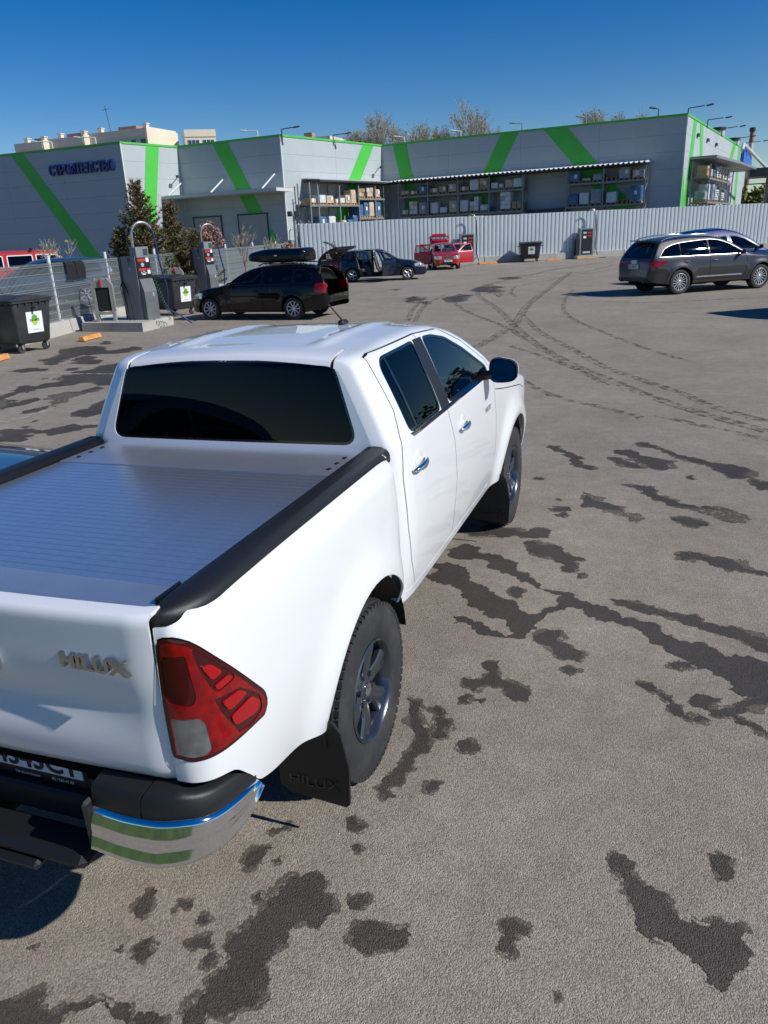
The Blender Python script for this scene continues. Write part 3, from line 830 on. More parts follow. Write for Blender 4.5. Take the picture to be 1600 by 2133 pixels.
# ------------------------------------------------------------------ the white pickup
def make_pickup():
    T = thing('pickup_truck', 'white double cab pickup with aluminium roller bed cover, seen from its rear corner', 'pickup truck')
    RS = lambda f: f[0][0] > .3
    # ---- cab and nose
    def shear(y, z):
        k = max(0, min(1, (1.05 - y) / .5))
        return k * .16 * max(0, z - 1.30)
    def roof_fn(x, y):
        k = max(0, min(1, (y - .66) / .14)) * max(0, min(1, (1.95 - y) / .2))
        return k * (.011 * math.exp(-((x - .40) / .035) ** 2) - .006 * max(0, min(1, (.36 - x) / .05)))
    S = dict(n=150, nb=30, ng=14,
             top=[(.50, 1.698), (.508, 1.712), (.53, 1.722), (.58, 1.731), (.8, 1.745), (1.1, 1.757), (1.4, 1.757), (1.65, 1.743), (1.9, 1.70), (2.1, 1.63), (2.27, 1.545), (2.75, 1.27), (2.85, 1.225), (3.2, 1.19), (3.5, 1.14), (3.72, 1.06), (3.86, .95), (3.94, .80), (3.98, .66)],
             belt=[(.5, 1.315), (2.3, 1.315), (2.8, 1.21), (4, 1.1)],
             sill=[(.5, .50), (2.4, .50), (3.5, .50), (3.85, .50), (3.95, .54), (3.98, .60)],
             w=[(.50, .765), (.505, .80), (.52, .828), (.55, .855), (.60, .876), (.68, .888), (.85, .893), (2.2, .895), (2.6, .895), (3.085, .90), (3.45, .895), (3.7, .86), (3.86, .78), (3.95, .66), (3.98, .55)],
             lean=.42, lc=.18, r=.050, crown=.026, nc=26, roof=roof_fn, zm=.95, low=.055, high=.018,
             flares=[(3.085, .40, .50, .035)], shear=shear)
    so, P = body_loft(S)
    cap = end_cap([q for q in P[0] if q[2] > .7], -1, dome=.012)
    # wheel arch
    _, so = cut(so, arch_poly(3.085, .415, .455), cond=RS)
    # side glass
    wins = [[(.72, 1.345), (.745, 1.625), (.79, 1.660), (1.275, 1.668), (1.20, 1.345)],
            [(1.385, 1.345), (1.452, 1.666), (1.60, 1.658), (1.80, 1.618), (2.02, 1.525), (2.30, 1.372), (2.31, 1.345)]]
    trim, gl = [], []
    for k, wp in enumerate(wins):
        wp = roundp(wp, .03, 3)
        a, so = cut(so, grow(wp, .014), cond=RS)
        i, t = cut(a, wp, cond=RS)
        trim += t
        gl.append(i)
    # divider bar of the rear door glass
    bar, gl[0] = seam(gl[0], [(.815, 1.35), (.838, 1.67)], .022)
    trim += bar
    # black B pillar
    bp_, so = cut(so, [(1.215, 1.331), (1.372, 1.331), (1.435, 1.680), (1.289, 1.682)], cond=RS)
    # bright strip under the glass
    st, so = cut(so, [(.73, 1.310), (2.31, 1.310), (2.31, 1.331), (.70, 1.331)], cond=RS)
    # shut lines
    doors = [[(.665, 1.690), (.655, 1.45), (.60, 1.33), (.575, 1.15), (.585, .9), (.62, .72), (.70, .555)],
             [(.665, 1.690), (.73, 1.702), (1.36, 1.706), (1.75, 1.684), (2.05, 1.575), (2.36, 1.40), (2.42, 1.30), (2.44, 1.0), (2.43, .75), (2.33, .57), (2.2, .555)],
             [(1.36, 1.706), (1.30, 1.33), (1.385, 1.12), (1.395, .9), (1.375, .75), (1.39, .555)],
             [(.60, .555), (2.33, .555)],
             [(2.46, 1.19), (2.75, 1.14), (3.3, 1.06), (3.72, .92)]]
    gap = []
    for d in doors:
        g, so = seam(so, d, .0065, cond=RS)
        gap += g
    # roof ditch
    g, so = cut(so, [(.546, .45), (.572, .45), (.549, .74), (.541, .74)], 0, 1, cond=lambda f: f[0][2] > 1.55)
    gap2 = g
    g, cap = cut(cap, [(.550, 1.652), (.572, 1.652), (.572, 1.80), (.548, 1.80)], 0, 2)
    gap2 += g
    # windscreen and rear glass
    FW = lambda f: f[0][1] > 2.0 and f[0][4] > .15
    i, so = cut(so, roundp([(-.1, 1.30), (.68, 1.30), (.56, 1.675), (-.1, 1.715)], .03), 0, 2, cond=FW)
    wsh = i
    rw = roundp([(-.1, 1.335), (.655, 1.345), (.648, 1.40), (.553, 1.655), (.50, 1.668), (-.1, 1.682)], .03, 4)
    both = cap + mirror(cap)
    rw_full = [q for q in rw if q[0] > 0]
    rwf = roundp([(.666, 1.332), (.556, 1.675), (0, 1.687), (-.556, 1.675), (-.666, 1.332)], .06, 6)
    a, both = cut(both, grow(rwf, .012), 0, 2)
    rg, rt = cut(a, rwf, 0, 2)
    for nm, s_, mat, th in (('body_panel', so, 'white_paint', .012),):
        sheet(nm, s_ + mirror(s_), mat, T, th)
    sheet('cab_back_panel', both, 'white_paint', T, .012)
    b = sheet('rear_window', shift(rg, -.004), 'glass_dark', T)
    sheet('window_seal', shift(rt, -.003), 'black_gloss', b)
    for sd in (1, -1):
        fl = (lambda s_: s_) if sd > 0 else mirror
        for k in range(2):
            b = sheet('door_window', fl(shift(gl[k], -.005)), 'glass_dark' if k == 0 else 'glass_clear', T)
        sheet('window_seal', fl(shift(trim, -.002)), 'black_gloss', T)
        sheet('door_pillar', fl(shift(bp_, -.002)), 'black_plastic', T)
        sheet('belt_moulding', fl(shift(st, .003)), 'chrome', T, .006)
        sheet('shut_line', fl(shift(gap, -.007)), 'dark_gap', T)
        sheet('roof_ditch', fl(shift(gap2, -.010)), 'black_plastic', T)
    sheet('windscreen', wsh + mirror(wsh), 'glass_clear', T)
    # antenna
    m = MB()
    m.box((0.22, 1.50, 1.757), (.045, .08, .03), bev=.012)
    m.cyl((.22, 1.50, 1.765), (.165, 1.44, 1.865), .006, .004, 6)
    m.build('aerial', 'black_plastic', T, .6)
    # ---- bed sides
    plan = [(.762, -1.160), (.80, -1.158), (.835, -1.142), (.862, -1.11), (.878, -1.06), (.888, -.97), (.894, -.8), (.897, -.4), (.897, 0), (.896, .3), (.890, .40), (.880, .44), (.862, .462), (.83, .472)]
    cs = [0]
    for a, b in zip(plan, plan[1:]): cs.append(cs[-1] + math.dist(a, b))
    fx = pchip(list(zip(cs, [q[0] for q in plan]))); fy = pchip(list(zip(cs, [q[1] for q in plan])))
    zbf = pchip([(-1.17, .81), (-1.05, .785), (-.97, .71), (-.90, .635), (-.62, .56), (-.42, .50), (.28, .50), (.40, .57), (.48, .60)])
    G, UV = [], []
    NS = 110
    for i in range(NS + 1):
        s = cs[-1] * i / NS
        x, y = fx(s), fy(s)
        e = .004
        dx, dy = fx(s + e) - fx(s - e), fy(s + e) - fy(s - e)
        l = math.hypot(dx, dy); nx, ny = dy / l, -dx / l
        row, uv = [], []
        for j in range(45):
            z = zbf(y) + (1.280 + .025 * min(1, s / .22) - zbf(y)) * j / 44
            g = .022 * (max(0, z - 1.0) / .3) ** 2 + .050 * max(0, (z - 1.22) / .085) ** 2.2 * min(1, s / .14) + .055 * (max(0, .95 - z) / .45) ** 2
            d = math.hypot(y, z - .40) - .475
            fl = .034 * math.exp(-(d / .12) ** 2) * min(1, max(0, (y + 1.0) / .3)) * min(1, max(0, (.47 - y) / .1))
            g -= fl
            row.append((x - nx * g, y - ny * g, z)); uv.append((s, z))
        G.append(row); UV.append(uv)
    bed = grid_soup(G, UV)
    if sum(f[0][3] for f in bed) < 0: bed = grid_soup(G, UV, flip=True)
    _, bed = cut(bed, arch_poly(-.005, .425, .465), cond=RS)
    # tail lamp on the corner, in unrolled (s, z)
    lamp_poly = roundp([(.006, .886), (.06, .882), (.13, .868), (.205, .852), (.285, .845), (.345, .850), (.380, .885), (.376, .925), (.335, .980), (.235, 1.095), (.155, 1.190), (.108, 1.236), (.06, 1.256), (.006, 1.252)], .02, 2)
    a, bed = cut(bed, grow(lamp_poly, .004), 6, 7)
    lamp, gap = cut(a, lamp_poly, 6, 7)
    rim_, lamp = (lambda io: (io[1], io[0]))(cut(lamp, grow(lamp_poly, -.012), 6, 7))
    rev, lamp = cut(lamp, roundp([(.020, .900), (.094, .890), (.117, .902), (.110, .990), (.095, 1.016), (.020, 1.022)], .008, 2), 6, 7)
    brk, lamp = cut(lamp, roundp([(.018, 1.072), (.088, 1.055), (.098, 1.08), (.088, 1.204), (.018, 1.206)], .012, 3), 6, 7)
    drk = []
    for q in ([(.106, 1.222), (.114, 1.168), (.142, 1.085), (.160, 1.060), (.238, 1.062), (.232, 1.082), (.136, 1.192)], [(.132, 1.050), (.160, 1.000), (.174, .950), (.215, .892), (.28, .876), (.348, .888), (.340, .945), (.25, 1.026)]):
        i, lamp = cut(lamp, roundp(q, .02, 3), 6, 7)
        drk += i
    gd = []
    for q in ([(.124, 1.160), (.156, 1.152), (.192, 1.110), (.150, 1.104)], [(.152, 1.086), (.212, 1.090), (.230, 1.070), (.164, 1.066)], [(.168, 1.026), (.244, 1.020), (.280, .988), (.194, .982)], [(.194, .962), (.298, .966), (.338, .922), (.316, .900), (.208, .924)]):
        i, drk = cut(drk, roundp(q, .012, 2), 6, 7)
        gd += i
    for sd in (1, -1):
        fl = (lambda s_: s_) if sd > 0 else mirror
        sheet('bed_side', fl(bed), 'white_paint', T, .010)
        L = sheet('tail_lamp', fl(shift(lamp, .004)), 'red_lens', T, .02)
        sheet('lamp_rim', fl(shift(rim_, .003)), 'dark_lens', L)
        sheet('reverse_lens', fl(shift(rev, .002)), 'clear_lens', L)
        sheet('brake_lens', fl(shift(brk, .0015)), 'dark_lens', L)
        sheet('lamp_surround', fl(shift(drk, .0015)), 'dark_lens', L)
        sheet('light_guide', fl(shift(gd, .006)), 'red_guide', L, .008)
        sheet('lamp_gap', fl(shift(gap, -.004)), 'dark_gap', L)
        # wheel wells
        for yc, x1 in ((0, .875), (3.085, .865)):
            m = MB()
            prof = [(yc + .468 * math.cos(PI * (.02 + .98 * k / 24)), .42 + .468 * math.sin(PI * (.02 + .98 * k / 24))) for k in range(25)]
            vs = [(sd * x1, a_, b_) for a_, b_ in prof] + [(sd * .45, a_, b_) for a_, b_ in prof]
            fs = [(k, k + 1, 26 + k, 25 + k) for k in range(24)] + [tuple(range(25, 50))]
            m.add(vs, fs)
            m.build('wheel_well', 'black_plastic', T, .5)
        # mud flaps
        for yy, nm in ((-.455, 1), (2.60, 0)):
            m = MB()
            q = [(.655, .215), (.70, .185), (.93, .165), (.945, .18), (.955, .35), (.93, .50), (.90, .545), (.66, .545)]
            q = q if sd > 0 else [(-a_, b_) for a_, b_ in q]
            m.prism(q, yy - .006, yy + .006, Matrix(((1, 0, 0, 0), (0, 0, 1, 0), (0, 1, 0, 0), (0, 0, 0, 1))))
            F = m.build('mud_flap', 'black_plastic', T)
            xl = .70 if sd > 0 else -.91
            lettering('HILUX', .21, .045, .004, 'black_gloss', F, frame((xl, yy - .0061, .235), (1, 0, 0), (0, 0, 1), (0, -1, 0)))
        # rail of the bed cover
        G = []
        sec = [(.842, 1.262), (.841, 1.290), (.837, 1.303), (.825, 1.316), (.802, 1.325), (.768, 1.328), (.738, 1.324), (.722, 1.313), (.717, 1.296), (.717, 1.278)]
        for (yy, k) in ((.475, 1), (-.90, 1), (-.94, 1), (-.97, .985), (-1.0, .945), (-1.03, .87), (-1.06, .755), (-1.085, .61), (-1.105, .43), (-1.117, .25), (-1.123, .03)):
            G.append([(sd * (.717 + (a_ - .717) * k + (1 - k) * .022), yy, 1.262 + (b_ - 1.262) * (.62 + .38 * k)) for a_, b_ in sec])
        q = grid_soup(G)
        if sum(f[0][5] for f in q) < 0: q = grid_soup(G, flip=True)
        q += [[(*G[0][k], 0, 1, 0, 0, 0) for k in (range(10) if sd > 0 else range(9, -1, -1))]]
        sheet('cover_rail', q, 'black_plastic', T)
        m = MB()
        m.box((sd * .716, -1.0, 1.306), (.010, .12, .03), bev=.004)
        m.build('rail_end_clip', 'black_gloss', T)
        for k in range(3):
            m = MB(); m.cyl((sd * (.66 - .0 * k), .22 + .085 * k, 1.292), (sd * .66, .22 + .085 * k, 1.2965), .011, n=10)
            m.build('bolt', 'black_plastic', T)
    # ---- roller cover
    m = MB(); m.box((0, .0395 / 2, .0), (1.432, .0388, .010), bev=.0024)
    sl = m.mesh('slat', 'aluminium')
    for k in range(27):
        link('slat', sl, T, (0, -.925 + .0395 * k, 1.2835))
    m = MB(); m.box((0, -.40, 1.270), (1.40, 1.2, .006)); m.build('cover_tray', 'dark_gap', T)
    m = MB(); m.box((0, .325, 1.286), (1.432, .36, .012), bev=.003); m.build('cover_front_panel', 'aluminium_flat', T)
    G = [[(x, yy, z) for x in (-.716, -.36, 0, .36, .716)] for (yy, z) in ((-.925, 1.289), (-.94, 1.294), (-1.0, 1.300), (-1.06, 1.304), (-1.10, 1.306), (-1.118, 1.300))]
    q = grid_soup(G)
    if q[0][0][5] < 0: q = grid_soup(G, flip=True)
    P_ = sheet('cover_end_plate', q, 'aluminium_flat', T, .01)
    m = MB(); m.box((-.01, -1.0, 1.302), (.16, .05, .014), bev=.006); m.build('pull_handle', 'black_plastic', P_, .6)
    # ---- tailgate
    G = []
    for j in range(31):
        t = j / 30
        row = []
        for i in range(41):
            u = -1 + 2 * i / 40
            x = u * .7565
            if t < .12:
                a = (t / .12) * PI / 2
                z = 1.322 - .03 * (1 - math.cos(a)); dy = .035 * (1 - math.sin(a))
                if t == 0: dy = .06
            else:
                q_ = (t - .12) / .88
                z = 1.292 - (1.292 - .80) * q_
                dy = .020 * math.exp(-((z - 1.03) / .07) ** 2) * (1 - u ** 4) - .010 * math.exp(-((z - .90) / .06) ** 2) * (1 - u ** 2) + (.02 * max(0, (.84 - z) / .04) ** 2)
            edge = .012 * max(0, abs(u) - .97) / .03
            row.append((x, -1.165 - .022 * (1 - u * u) + dy + edge, z))
        G.append(row)
    q = grid_soup(G)
    if sum(f[0][4] for f in q) > 0: q = grid_soup(G, flip=True)
    TG = sheet('tailgate', q, 'white_paint', T, .012)
    m = MB(); m.box((0, -1.10, .98), (1.50, .05, .5)); m.build('inner_panel', 'dark_gap', TG)
    m = MB(); m.box((0, -1.20, 1.14), (.28, .03, .085), bev=.012); m.build('handle', 'chrome', TG, .6)
    lettering('HILUX', .228, .044, .016, 'badge_chrome', TG, frame((.472, -1.1745, 1.152), (1, -.018, 0), (0, 0, 1), (0, -1, 0)), bold=.035)
    # oval emblem
    m = MB()
    for (rx, rz, cx, cz) in ((.085, .056, 0, 0), (.030, .056, 0, 0), (.058, .024, 0, .028)):
        m.tube([(.162 + cx + rx * math.cos(2 * PI * k / 40), -1.192, 1.135 + cz + rz * math.sin(2 * PI * k / 40)) for k in range(40)], .007, 6, closed=True)
    m.build('emblem', 'chrome', TG, .8)
    # ---- rear bumper
    plan = [(.500, -1.262), (.60, -1.266), (.70, -1.258), (.785, -1.232), (.845, -1.185), (.882, -1.11), (.895, -1.02), (.897, -.935)]
    cs = [0]
    for a, b in zip(plan, plan[1:]): cs.append(cs[-1] + math.dist(a, b))
    fx = pchip(list(zip(cs, [q[0] for q in plan]))); fy = pchip(list(zip(cs, [q[1] for q in plan])))
    def bump_sheet(rows, n=40):
        G = []
        for i in range(n + 1):
            s = cs[-1] * i / n
            x, y = fx(s), fy(s); e = .004
            dx, dy = fx(s + e) - fx(s - e), fy(s + e) - fy(s - e)
            l = math.hypot(dx, dy); nx, ny = dy / l, -dx / l
            t = i / n
            G.append([(x - nx * g, y - ny * g, z) for (g, z) in rows(t)])
        q = grid_soup(G)
        if sum(f[0][3] - f[0][4] for f in q) < 0: q = grid_soup(G, flip=True)
        return q
    def chrome_rows(t):
        k = max(0, 1 - t / .62)
        zt = .712 - .050 * max(0, t - .5) / .5
        zb = .575 + .012 * t - .02 * max(0, 1 - abs(t - .35) / .3) + .055 * max(0, (t - .72) / .28) ** 2
        out = []
        for j in range(17):
            v = j / 16
            z = zb + (zt - zb) * v
            kk = .55 + .45 * k
            g = kk * (.017 * min(1, max(0, (v - .10) / .36)) + .001 * min(1, max(0, (v - .46) / .12)) + .015 * min(1, max(0, (v - .60) / .34))) + .010 * max(0, (v - .94) / .06) ** 2 + .040 * max(0, (.10 - v) / .10) ** 2
            out.append((g, z))
        return out
    ch = bump_sheet(chrome_rows)
    def pad_rows(t):
        zt = .712 - .050 * max(0, t - .5) / .5
        w_ = .085 - .045 * max(0, (t - .55) / .45)
        zr = zt + .074 - .012 * max(0, t - .5)
        o = (.55 + .45 * max(0, 1 - t / .62)) * .033 + .012
        return [(o + .016, zt - .006), (o - .004, zt + .002), (o - .002, zt + .030), (o + .004, zr - .014), (o + .014, zr - .003), (o + .03, zr), (o + .02 + w_ * .5, zr + .008), (o + .02 + w_, zr + .012), (o + .025 + w_, zr - .05)]
    pd = bump_sheet(pad_rows)
    groove, pd = seam(pd, [(.655, -1.40), (.70, -1.0)], .007, 0, 1)
    for sd in (1, -1):
        fl = (lambda s_: s_) if sd > 0 else mirror
        B = sheet('bumper_corner', fl(ch), 'chrome', T, .006)
        sheet('step_pad', fl(pd), 'black_plastic', B, .008)
        m = MB(); m.box((sd * .490, -1.205, .655), (.020, .09, .17), bev=.01); m.build('bumper_end', 'black_plastic', B, .6)
    m = MB()
    m.box((0, -1.215, .53), (.95, .13, .05), bev=.02)
    m.box((0, -1.12, .60), (.95, .05, .10), bev=.01)
    m.box((0, -1.24, .50), (.62, .12, .03), bev=.01)
    B = m.build('bumper_step', 'black_plastic', T)
    # number plate under the tailgate
    m = MB(); m.box((.10, -1.106, .712), (.56, .012, .13), bev=.004)
    PL = m.build('number_plate', 'black_plastic', T)
    m = MB(); m.box((.11, -1.1135, .728), (.52, .004, .085)); m.build('plate_sheet', 'plate_white', PL)
    lettering('CB4343CT', .46, .07, .002, 'ink', PL, frame((-.10, -1.1157, .692), (1, 0, 0), (0, 0, 1), (0, -1, 0)), bold=.02)
    lettering('ТМ Ауто София', .10, .011, .001, 'print_white', PL, frame((.09, -1.1122, .656), (1, 0, 0), (0, 0, 1), (0, -1, 0)))
    lettering('02 / 960 41 00', .085, .010, .001, 'print_white', PL, frame((.24, -1.1122, .660), (1, 0, 0), (0, 0, 1), (0, -1, 0)))
    # ---- chassis
    m = MB()
    for sx in (-1, 1): m.box((sx * .40, 1.3, .52), (.09, 4.6, .14))
    m.box((0, 1.45, .56), (1.5, 1.9, .05)); m.box((0, -.33, .72), (1.46, 1.55, .06))
    m.cyl((-.72, 0, .385), (.72, 0, .385), .05); m.cyl((-.7, 3.085, .385), (.7, 3.085, .385), .045)
    m.box((0, 0, .385), (.26, .3, .26), bev=.08); m.cyl((.45, -.9, .47), (.45, -.2, .44), .035)
    m.cyl((-.1, -1.1, .5), (-.1, -.3, .5), .1, n=10)
    m.box((0, 3.1, .75), (1.1, 1.2, .5))
    m.build('chassis', 'dark_gap', T)
    m = MB(); m.box((0, -.33, 1.0), (1.5, 1.52, .45)); m.build('load_tub', 'dark_gap', T)
    # ---- door handles, badges, mirrors
    for sd in (1, -1):
        for (yy, zz, xx) in ((.735, 1.166, .884), (1.565, 1.150, .886)):
            m = MB()
            G = []
            for k in range(13):
                t = k / 12
                h = .018 * (1 - (2 * t - 1) ** 2) ** .5 + .0005
                o = .030 * math.sin(PI * t) ** .7 + .004
                G.append([(xx + o + .012 * math.sin(a), yy - .085 + .19 * t, zz + .012 * t + h * math.cos(a)) for a in [PI * j / 8 * 2 for j in range(9)]])
            if sd < 0: G = [[(-x, y, z) for x, y, z in r_] for r_ in G]
            q = grid_soup(G)
            c0 = Vector(G[6][0]) * .5 + Vector(G[6][4]) * .5
            f0 = q[6 * 8 + 1][0]
            if (Vector(f0[:3]) - c0).dot(Vector(f0[3:6])) < 0: q = grid_soup(G, flip=True)
            H = sheet('door_handle', q, 'chrome', T)
            m = MB()
            m.lathe([(.0001, .003), (.030, .0045), (.042, .0025), (.046, -.004)], 20, Matrix.Translation((sd * (xx - .001), yy + .02, zz + .026)) @ Matrix.Rotation(sd * PI / 2, 4, 'Y') @ Matrix.Scale(1.25, 4, (0, 1, 0)))
            m.build('handle_cup', 'white_paint', H, .7)
        ex = (0, 1, 0) if sd > 0 else (0, -1, 0)
        lettering('HILUX', .15, .032, .006, 'chrome_soft', T, frame((sd * .888, 2.13 if sd > 0 else 2.28, 1.098), ex, (0, 0, 1), (sd, 0, 0)), name='side_badge', bold=.02)
        # mirror
        G = []
        NA_, NB_ = 24, 9
        for k in range(NB_ + 1):
            t = k / NB_
            yy = 2.155 + .13 * t
            sc = (1 - t ** 3 * .55) * (1.0 if t > .05 else .97)
            row = []
            for a in range(NA_ + 1):
                th = 2 * PI * a / NA_
                c, s_ = math.cos(th), math.sin(th)
                px = .095 * (abs(c) ** .65) * (1 if c > 0 else -1) * sc
                pz = .076 * (abs(s_) ** .65) * (1 if s_ > 0 else -1) * sc * (1 - .12 * (px / .095))
                row.append((sd * (1.0 + px), yy - .018 * px / .095, 1.365 + pz))
            G.append(row)
        q = grid_soup(G)
        f0 = q[4 * NA_ + 3][0]
        if (Vector(f0[:3]) - Vector((sd * 1.0, f0[1], 1.365))).dot(Vector(f0[3:6])) < 0: q = grid_soup(G, flip=True)
        Mr = sheet('side_mirror', q, 'black_plastic', T)
        q2 = [[(p_[0], p_[1] + .16 * (p_[2] - 1.365), p_[2], -.10 * sd, -.98, .17, 0, 0) for p_ in (G[0][:-1] if sd > 0 else G[0][:-1][::-1])]]
        sheet('mirror_back', [[(v[0], v[1] + .012, v[2], *v[3:]) for v in f] for f in q2], 'black_gloss', Mr)
        q3 = [[(sd * 1.0 + (v[0] - sd * 1.0) * .90, v[1] + .006, 1.365 + (v[2] - 1.365) * .88, *v[3:]) for v in f] for f in q2]
        sheet('mirror_glass', q3, 'mirror_glass', Mr)
        cp = [[v for v in f] for f in q if f[0][1] > 2.19]
        sheet('mirror_cap', shift(cp, .003), 'chrome', Mr)
        m = MB()
        m.tube([(sd * .80, 2.20, 1.345), (sd * .87, 2.20, 1.33), (sd * .93, 2.195, 1.335)], [.045, .032, .026], 10)
        m.prism([(2.08, 1.34), (2.34, 1.34), (2.30, 1.40), (2.15, 1.46), (2.09, 1.42)], .0, .012, frame((sd * .835 - (.006), 0, 0), (0, 1, 0), (-.42 * sd, 0, 1), (1, 0, 0)) if False else frame((sd * 1.375 - .006, 0, 0), (0, 1, 0), (-.405 * sd, 0, 1), (1, 0, 0)))
        m.build('mirror_arm', 'black_plastic', Mr, .6)
    # wheels
    ms = wheel_meshes(.386, .262, .226, 'truck', 'gunmetal', key='_pickup')
    place_wheels(T, ms, [(.762, 0, .384, 1, 0), (-.762, 0, .411, -1, 0), (.762, 3.085, .384, 1, 0), (-.762, 3.085, .411, -1, 0)])
    # nose details
    for sd in (1, -1):
        m = MB()
        m.prism([(0, 0), (.30, .02), (.34, .10), (.05, .13)], 0, .06, frame((sd * .45, 3.80, .86), (sd, -.35, 0), (0, -.15, 1), (0, 1, 0)))
        m.build('headlamp', 'lamp_glass', T)
    m = MB()
    for k in range(4): m.box((0, 3.965 - .02 * k, .68 + .075 * k), (.72 - .05 * k, .05, .035), bev=.01)
    m.build('grille', 'chrome_soft', T)
    # cabin
    m = MB(); m.box((0, 1.75, .62), (1.5, 2.1, .06)); m.build('cabin_floor', 'dark_gap', T)
    for x in (-.36, .36):
        seat(T, x, 1.72, .82, 'seat_cloth', .5)
    seat(T, -.34, .98, .76, 'seat_cloth', .6); seat(T, .34, .98, .76, 'seat_cloth', .6)
    m = MB(); m.box((0, 2.45, 1.08), (1.5, .50, .30), bev=.09); m.box((.0, 2.1, .9), (.2, .6, .3), bev=.04)
    m.build('dashboard', 'black_plastic', T, .6)
    steering_wheel(T, -.37, 2.05, 1.16)
    m = MB(); m.box((.0, 2.13, 1.62), (.24, .03, .07), bev=.012); m.build('rear_view_mirror', 'black_plastic', T, .6)
    # the car park falls slightly to the left here
    T.rotation_euler = (0, R(-1.0), 0)
    T.location = (.012, 0, -.0132)
    return T
make_pickup()
# ------------------------------------------------------------------ ground
def asphalt(name, c0, c1, rough, bump, spec=.3, breakup=None, warm=None):
    m = bpy.data.materials.new(name); m.use_nodes = True
    nt = m.node_tree; N = nt.nodes; L = nt.links
    b = N['Principled BSDF']
    tc = N.new('ShaderNodeTexCoord')
    def noise(sc, det=4, ro=.55):
        n = N.new('ShaderNodeTexNoise'); n.inputs['Scale'].default_value = sc; n.inputs['Detail'].default_value = det; n.inputs['Roughness'].default_value = ro
        L.new(tc.outputs['Object'], n.inputs['Vector']); return n
    def ramp(src, p0, p1, a, d):
        r = N.new('ShaderNodeValToRGB'); r.color_ramp.elements[0].position = p0; r.color_ramp.elements[1].position = p1
        r.color_ramp.elements[0].color = (*a, 1); r.color_ramp.elements[1].color = (*d, 1); L.new(src, r.inputs[0]); return r
    big = ramp(noise(.35, 6, .6).outputs['Fac'], .3, .7, c0, c1)
    mid = ramp(noise(7, 5, .6).outputs['Fac'], .35, .7, (.88, .88, .88), (1.06, 1.06, 1.06))
    vo = N.new('ShaderNodeTexVoronoi'); vo.inputs['Scale'].default_value = 190
    L.new(tc.outputs['Object'], vo.inputs['Vector'])
    fine = ramp(vo.outputs['Color'], .1, .9, (.60, .58, .55), (1.26, 1.24, 1.21))
    def mul(a, c):
        x = N.new('ShaderNodeMix'); x.data_type = 'RGBA'; x.blend_type = 'MULTIPLY'; x.inputs[0].default_value = 1
        L.new(a, x.inputs[6]); L.new(c, x.inputs[7]); return x.outputs[2]
    blot = ramp(noise(1.1, 7, .68).outputs['Fac'], .36, .62, (.92, .905, .885), (1.07, 1.07, 1.07))
    col = mul(mul(mul(big.outputs[0], mid.outputs[0]), fine.outputs[0]), blot.outputs[0])
    L.new(col, b.inputs['Base Color'])
    b.inputs['Roughness'].default_value = rough
    b.inputs['Specular IOR Level'].default_value = spec
    h = noise(165, 3, .65)
    ad = N.new('ShaderNodeMath'); ad.operation = 'ADD'
    L.new(h.outputs['Fac'], ad.inputs[0])
    sc = N.new('ShaderNodeMath'); sc.operation = 'MULTIPLY'; sc.inputs[1].default_value = -.8
    L.new(vo.outputs['Distance'], sc.inputs[0]); L.new(sc.outputs[0], ad.inputs[1])
    bp = N.new('ShaderNodeBump'); bp.inputs['Strength'].default_value = bump; bp.inputs['Distance'].default_value = .006
    L.new(ad.outputs[0], bp.inputs['Height']); L.new(bp.outputs[0], b.inputs['Normal'])
    if breakup:
        o = N['Material Output']
        t = N.new('ShaderNodeBsdfTransparent'); mx = N.new('ShaderNodeMixShader')
        n = noise(breakup[0], 6, .7)
        r = ramp(n.outputs['Fac'], breakup[1], breakup[2], (0, 0, 0), (1, 1, 1))
        L.new(r.outputs[0], mx.inputs[0]); L.new(t.outputs[0], mx.inputs[1]); L.new(b.outputs[0], mx.inputs[2]); L.new(mx.outputs[0], o.inputs[0])
    MATS[name] = m
    return m
asphalt('asphalt', (.300, .264, .218), (.375, .334, .278), .9, .75)
asphalt('asphalt_wet', (.064, .055, .046), (.104, .091, .078), .60, .9, .30, (38, .30, .35))
asphalt('asphalt_damp', (.125, .108, .090), (.175, .152, .128), .8, .8, .30, (26, .40, .52))
asphalt('tyre_mark', (.125, .115, .10), (.155, .145, .13), .85, .6, .3, (6, .46, .62))
asphalt('faded_paint', (.50, .49, .46), (.58, .57, .54), .8, .4, .3, (9, .42, .60))
pbr('concrete', (.46, .44, .39), .9, var=.15, vs=3, bump=.4, bs=60, dirt=(.16, .15, .13, .6), ds=1.5)
pbr('grass', (.055, .10, .018), .9, var=.45, vs=3, bump=1.0, bs=25)
pbr('soil', (.13, .11, .08), .95, var=.3, vs=2, bump=.6, bs=30)

m = MB(); m.add([(-900, -2.9, 0), (900, -2.9, 0), (900, 1500, 0), (-900, 1500, 0)], [(0, 1, 2, 3)])
ground = tag(m.build('ground', 'asphalt'), 'dry grey car park asphalt with dark wet streaks', kind='structure')
m = MB(); m.add([(-900, -400, -.02), (900, -400, -.02), (900, -2.9, -.02), (-900, -2.9, -.02)], [(0, 1, 2, 3)])
tag(m.build('lawn', 'grass'), kind='structure')

